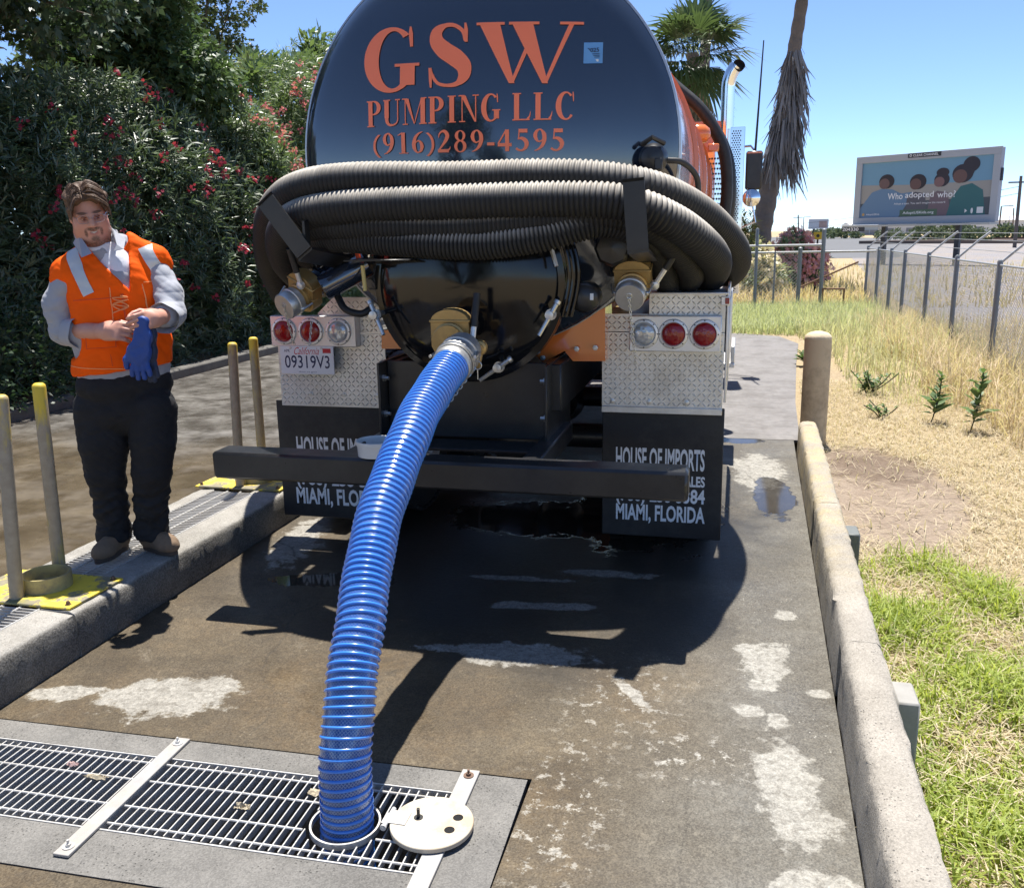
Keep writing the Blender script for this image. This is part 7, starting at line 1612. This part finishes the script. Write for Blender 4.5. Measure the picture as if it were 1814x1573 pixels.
strip((-.045, 1.055), (.080, 1.060), .046, 12, VSM, 'pocket_flap', .010); strip((-.046, 1.028), (-.046, 1.084), .004, 6, DKO, 'pocket_seam', .0105); strip((.081, 1.034), (.081, 1.088), .004, 6, DKO, 'pocket_seam', .0105); strip((.05, 1.0), (.052, .945), .003, 6, DKO, 'pocket_seam', .005); strip((-.05, 1.03), (.082, 1.035), .003, 12, DKO, 'pocket_seam', .0095)
strip((-.055, 1.082), (.085, 1.086), .0035, 12, DKO, 'pocket_seam', .006); strip((-.10, 1.245), (.085, 1.255), .004, 14, DKO, 'pocket_seam', .005); strip((.19, 1.318), (.262, 1.322), .004, 8, LTO, 'pocket_edge', .005)
strip((.112, 1.27), (.135, .93), .008, 24, DKO, 'front_seam', .004); strip((.065, 1.30), (.075, 1.10), .004, 16, LTO, 'piping', .005); strip((.185, 1.31), (.20, 1.18), .004, 12, LTO, 'piping', .005); strip((-.18, .945), (.10, .93), .004, 20, LTO, 'hem_piping', .004)
b = MB()
for dx in (0, .014):
    q0, q1 = onvest(.222+dx, 1.330, .008), onvest(.225+dx, 1.285, .008)
    if q0 and q1: b.tube([q0, q1], .0035, 8)
pmb('pens', b, DARKIRON, vest)
# tangled cord on the chest
b = MB(); cpts = []
rg = np.random.default_rng(5)
for k in range(12):
    q = onvest(.105+.035*math.sin(k*2.1), 1.262-.006*k+.01*math.sin(k*3.3), .008)
    if q: cpts.append(q)
b.tube(catmull(cpts, 50), .0032, 6); pmb('cord', b, LTO, vest)
# ---- trousers
PTM = mat('black_work_trousers', (.009, .009, .011), .85, var=.25, scale=9, bump=.3, bscale=160, bd=.002)
PT = SDF((-.32, -.26, .04), (.40, .28, .98), .0042)
PT.ell((.035, .02, .84), (.215, .13, .12), .03, TW).ell((.035, .02, .72), (.200, .12, .13), .03, TW)
PT.chain([(-.085, .015, .72), (-.088, -.005, .56), (-.095, -.02, .42), (-.095, .0, .26), (-.096, .012, .10)], [.128, .112, .088, .074, .074], .012)
PT.chain([(.150, .015, .72), (.148, -.005, .56), (.134, -.02, .42), (.105, .005, .26), (.080, .03, .09)], [.114, .103, .086, .074, .073], .012)
PT.half((0, 0, .935), (0, 0, 1)); PT.half((0, 0, .072), (0, 0, -1))
v, f = PT.mesh(); N_ = vnormals(v, f)
am = np.interp(v[:, 2], [.05, .25, .45, .8], [1.5, 1.3, .7, .5]); stack = np.interp(v[:, 2], [.05, .12, .3, .42], [1, 1, .8, 0])*(np.sin(v[:, 2]*80+3.2*np.sin(v[:, 0]*22+v[:, 1]*17)+2*np.sin(v[:, 2]*23))*.5)*.009
v = v+N_*((folds(v, 21, .0095, 24, (1, 1, 1.3))+folds(v, 22, .004, 55, (1, 1, 1.5)))*am+stack)[:, None]; pants = plocal('trousers', relax(v, f, 2), f, PTM, body)
# ---- boots
BTM = mat('tan_suede_boot', (.20, .135, .085), .9, var=.25, scale=18, bump=.4, bscale=120, bd=.003, dirt=.4, dirtcol=(.11, .08, .055), dscale=16)
SOLE = mat('boot_sole', (.07, .05, .038), .85, var=.2, scale=20)
def boot(heel, toe, seed):
    h_, t_ = Vector(heel), Vector(toe); d = (t_-h_).normalized(); rot = Matrix.Rotation(math.atan2(d.y, d.x), 3, 'Z'); L_ = (t_-h_).length; mid = h_.lerp(t_, .5)
    S_ = SDF((min(h_.x, t_.x)-.1, min(h_.y, t_.y)-.1, -.01), (max(h_.x, t_.x)+.1, max(h_.y, t_.y)+.1, .24), .0038)
    S_.ell(h_.lerp(t_, .80)+V3(0, 0, .045), (.062, .050, .044), .02, rot).ell(h_.lerp(t_, .5)+V3(0, 0, .058), (.09, .043, .052), .03, rot).ell(h_.lerp(t_, .14)+V3(0, 0, .06), (.050, .040, .055), .03, rot).cone(h_.lerp(t_, .2)+V3(0, 0, .08), h_.lerp(t_, .17)+V3(0, 0, .19), .047, .05, .03)
    S_.half((0, 0, .022), (0, 0, -1)); v, f = S_.mesh(); N_ = vnormals(v, f); v = v+N_*folds(v, seed, .0022, 60)[:, None]; o = plocal('boot', relax(v, f, 1), f, BTM, body)
    b = MB(); pr_ = []
    for k in range(28):
        a = 2*math.pi*k/28; x = math.cos(a)*(L_*.5+.012); wq = .047 if math.cos(a) > 0 else .040; y = math.sin(a)*wq*(1-.16*math.exp(-((x+.01)/.05)**2)); pr_.append(mid+rot @ V3(x, y, 0)+V3(0, 0, .002))
    b.prism(pr_, (0, 0, .022)); b.prism([p+V3(0, 0, .0225) for p in [mid+(q-mid)*.985 for q in pr_]], (0, 0, .006)); pmb('sole', b, SOLE, o, 50)
boot((-.078, .075, 0), (-.112, -.165, 0), 3); boot((.030, .055, 0), (.215, -.055, 0), 4)
# ---- pair of blue work gloves held in the hands (things of their own)
GLV = mat('blue_nitrile_glove', (.016, .06, .26), .55, var=.18, scale=16, bump=.3, bscale=60, bd=.004)
GLD = mat('dark_glove_back', (.022, .032, .065), .7, var=.25, scale=16, bump=.3, bscale=80)
def glove(base, fan_, seed, mt, label, tips, squash):
    S_ = SDF((.06, -.36, .84), (.36, -.14, 1.20), .0034); x, y, z = base
    S_.chain([(x, y, z+.012), (x-.004+squash*.0, y, z-.05), (x-.016, y, z-.10)], [.030, .034, .042], .02)
    S_.ell((x-.030*fan_, y, z-.130), (.050*squash, .020, .055), .02)
    for k, (dx, dz, r) in enumerate(tips): S_.chain([(x-.028*fan_+dx*.55, y+.002*k, z-.155), (x-.034*fan_+dx*.9, y-.004, z-.195), (x-.034*fan_+dx, y, z-.205+dz)], [.0125, .0118, r], .003)
    S_.chain([(x-.055*fan_, y, z-.10), (x-.088*fan_, y+.004, z-.15), (x-.092*fan_, y+.004, z-.185)], [.017, .014, .011], .012)
    S_.d = np.maximum(S_.d, np.abs(S_.ax[1][None, :, None]-y)-.019); v, f = S_.mesh(); N_ = vnormals(v, f); v = v+N_*folds(v, seed, .004, 55)[:, None]
    o = link('work_glove', mesh_np('work_glove', relax(v, f, 1), f, mt, 179)); o.location = (-2.855, 3.68, .2); o.rotation_euler = (0, 0, PRZ); tag(o, label, 'glove', 'work gloves held by the worker')
glove((.262, -.262, 1.142), 1.0, 31, GLV, 'bright blue work glove hanging in front from the worker hands', [(-.034, -.012, .010), (-.008, -.030, .010), (.018, -.028, .010), (.044, -.014, .009)], 1.0)
glove((.268, -.222, 1.140), .35, 33, GLD, 'darker blue grey work glove hanging behind the bright one', [(-.020, -.018, .010), (-.002, -.045, .010), (.016, -.045, .010), (.032, -.025, .009)], .8)
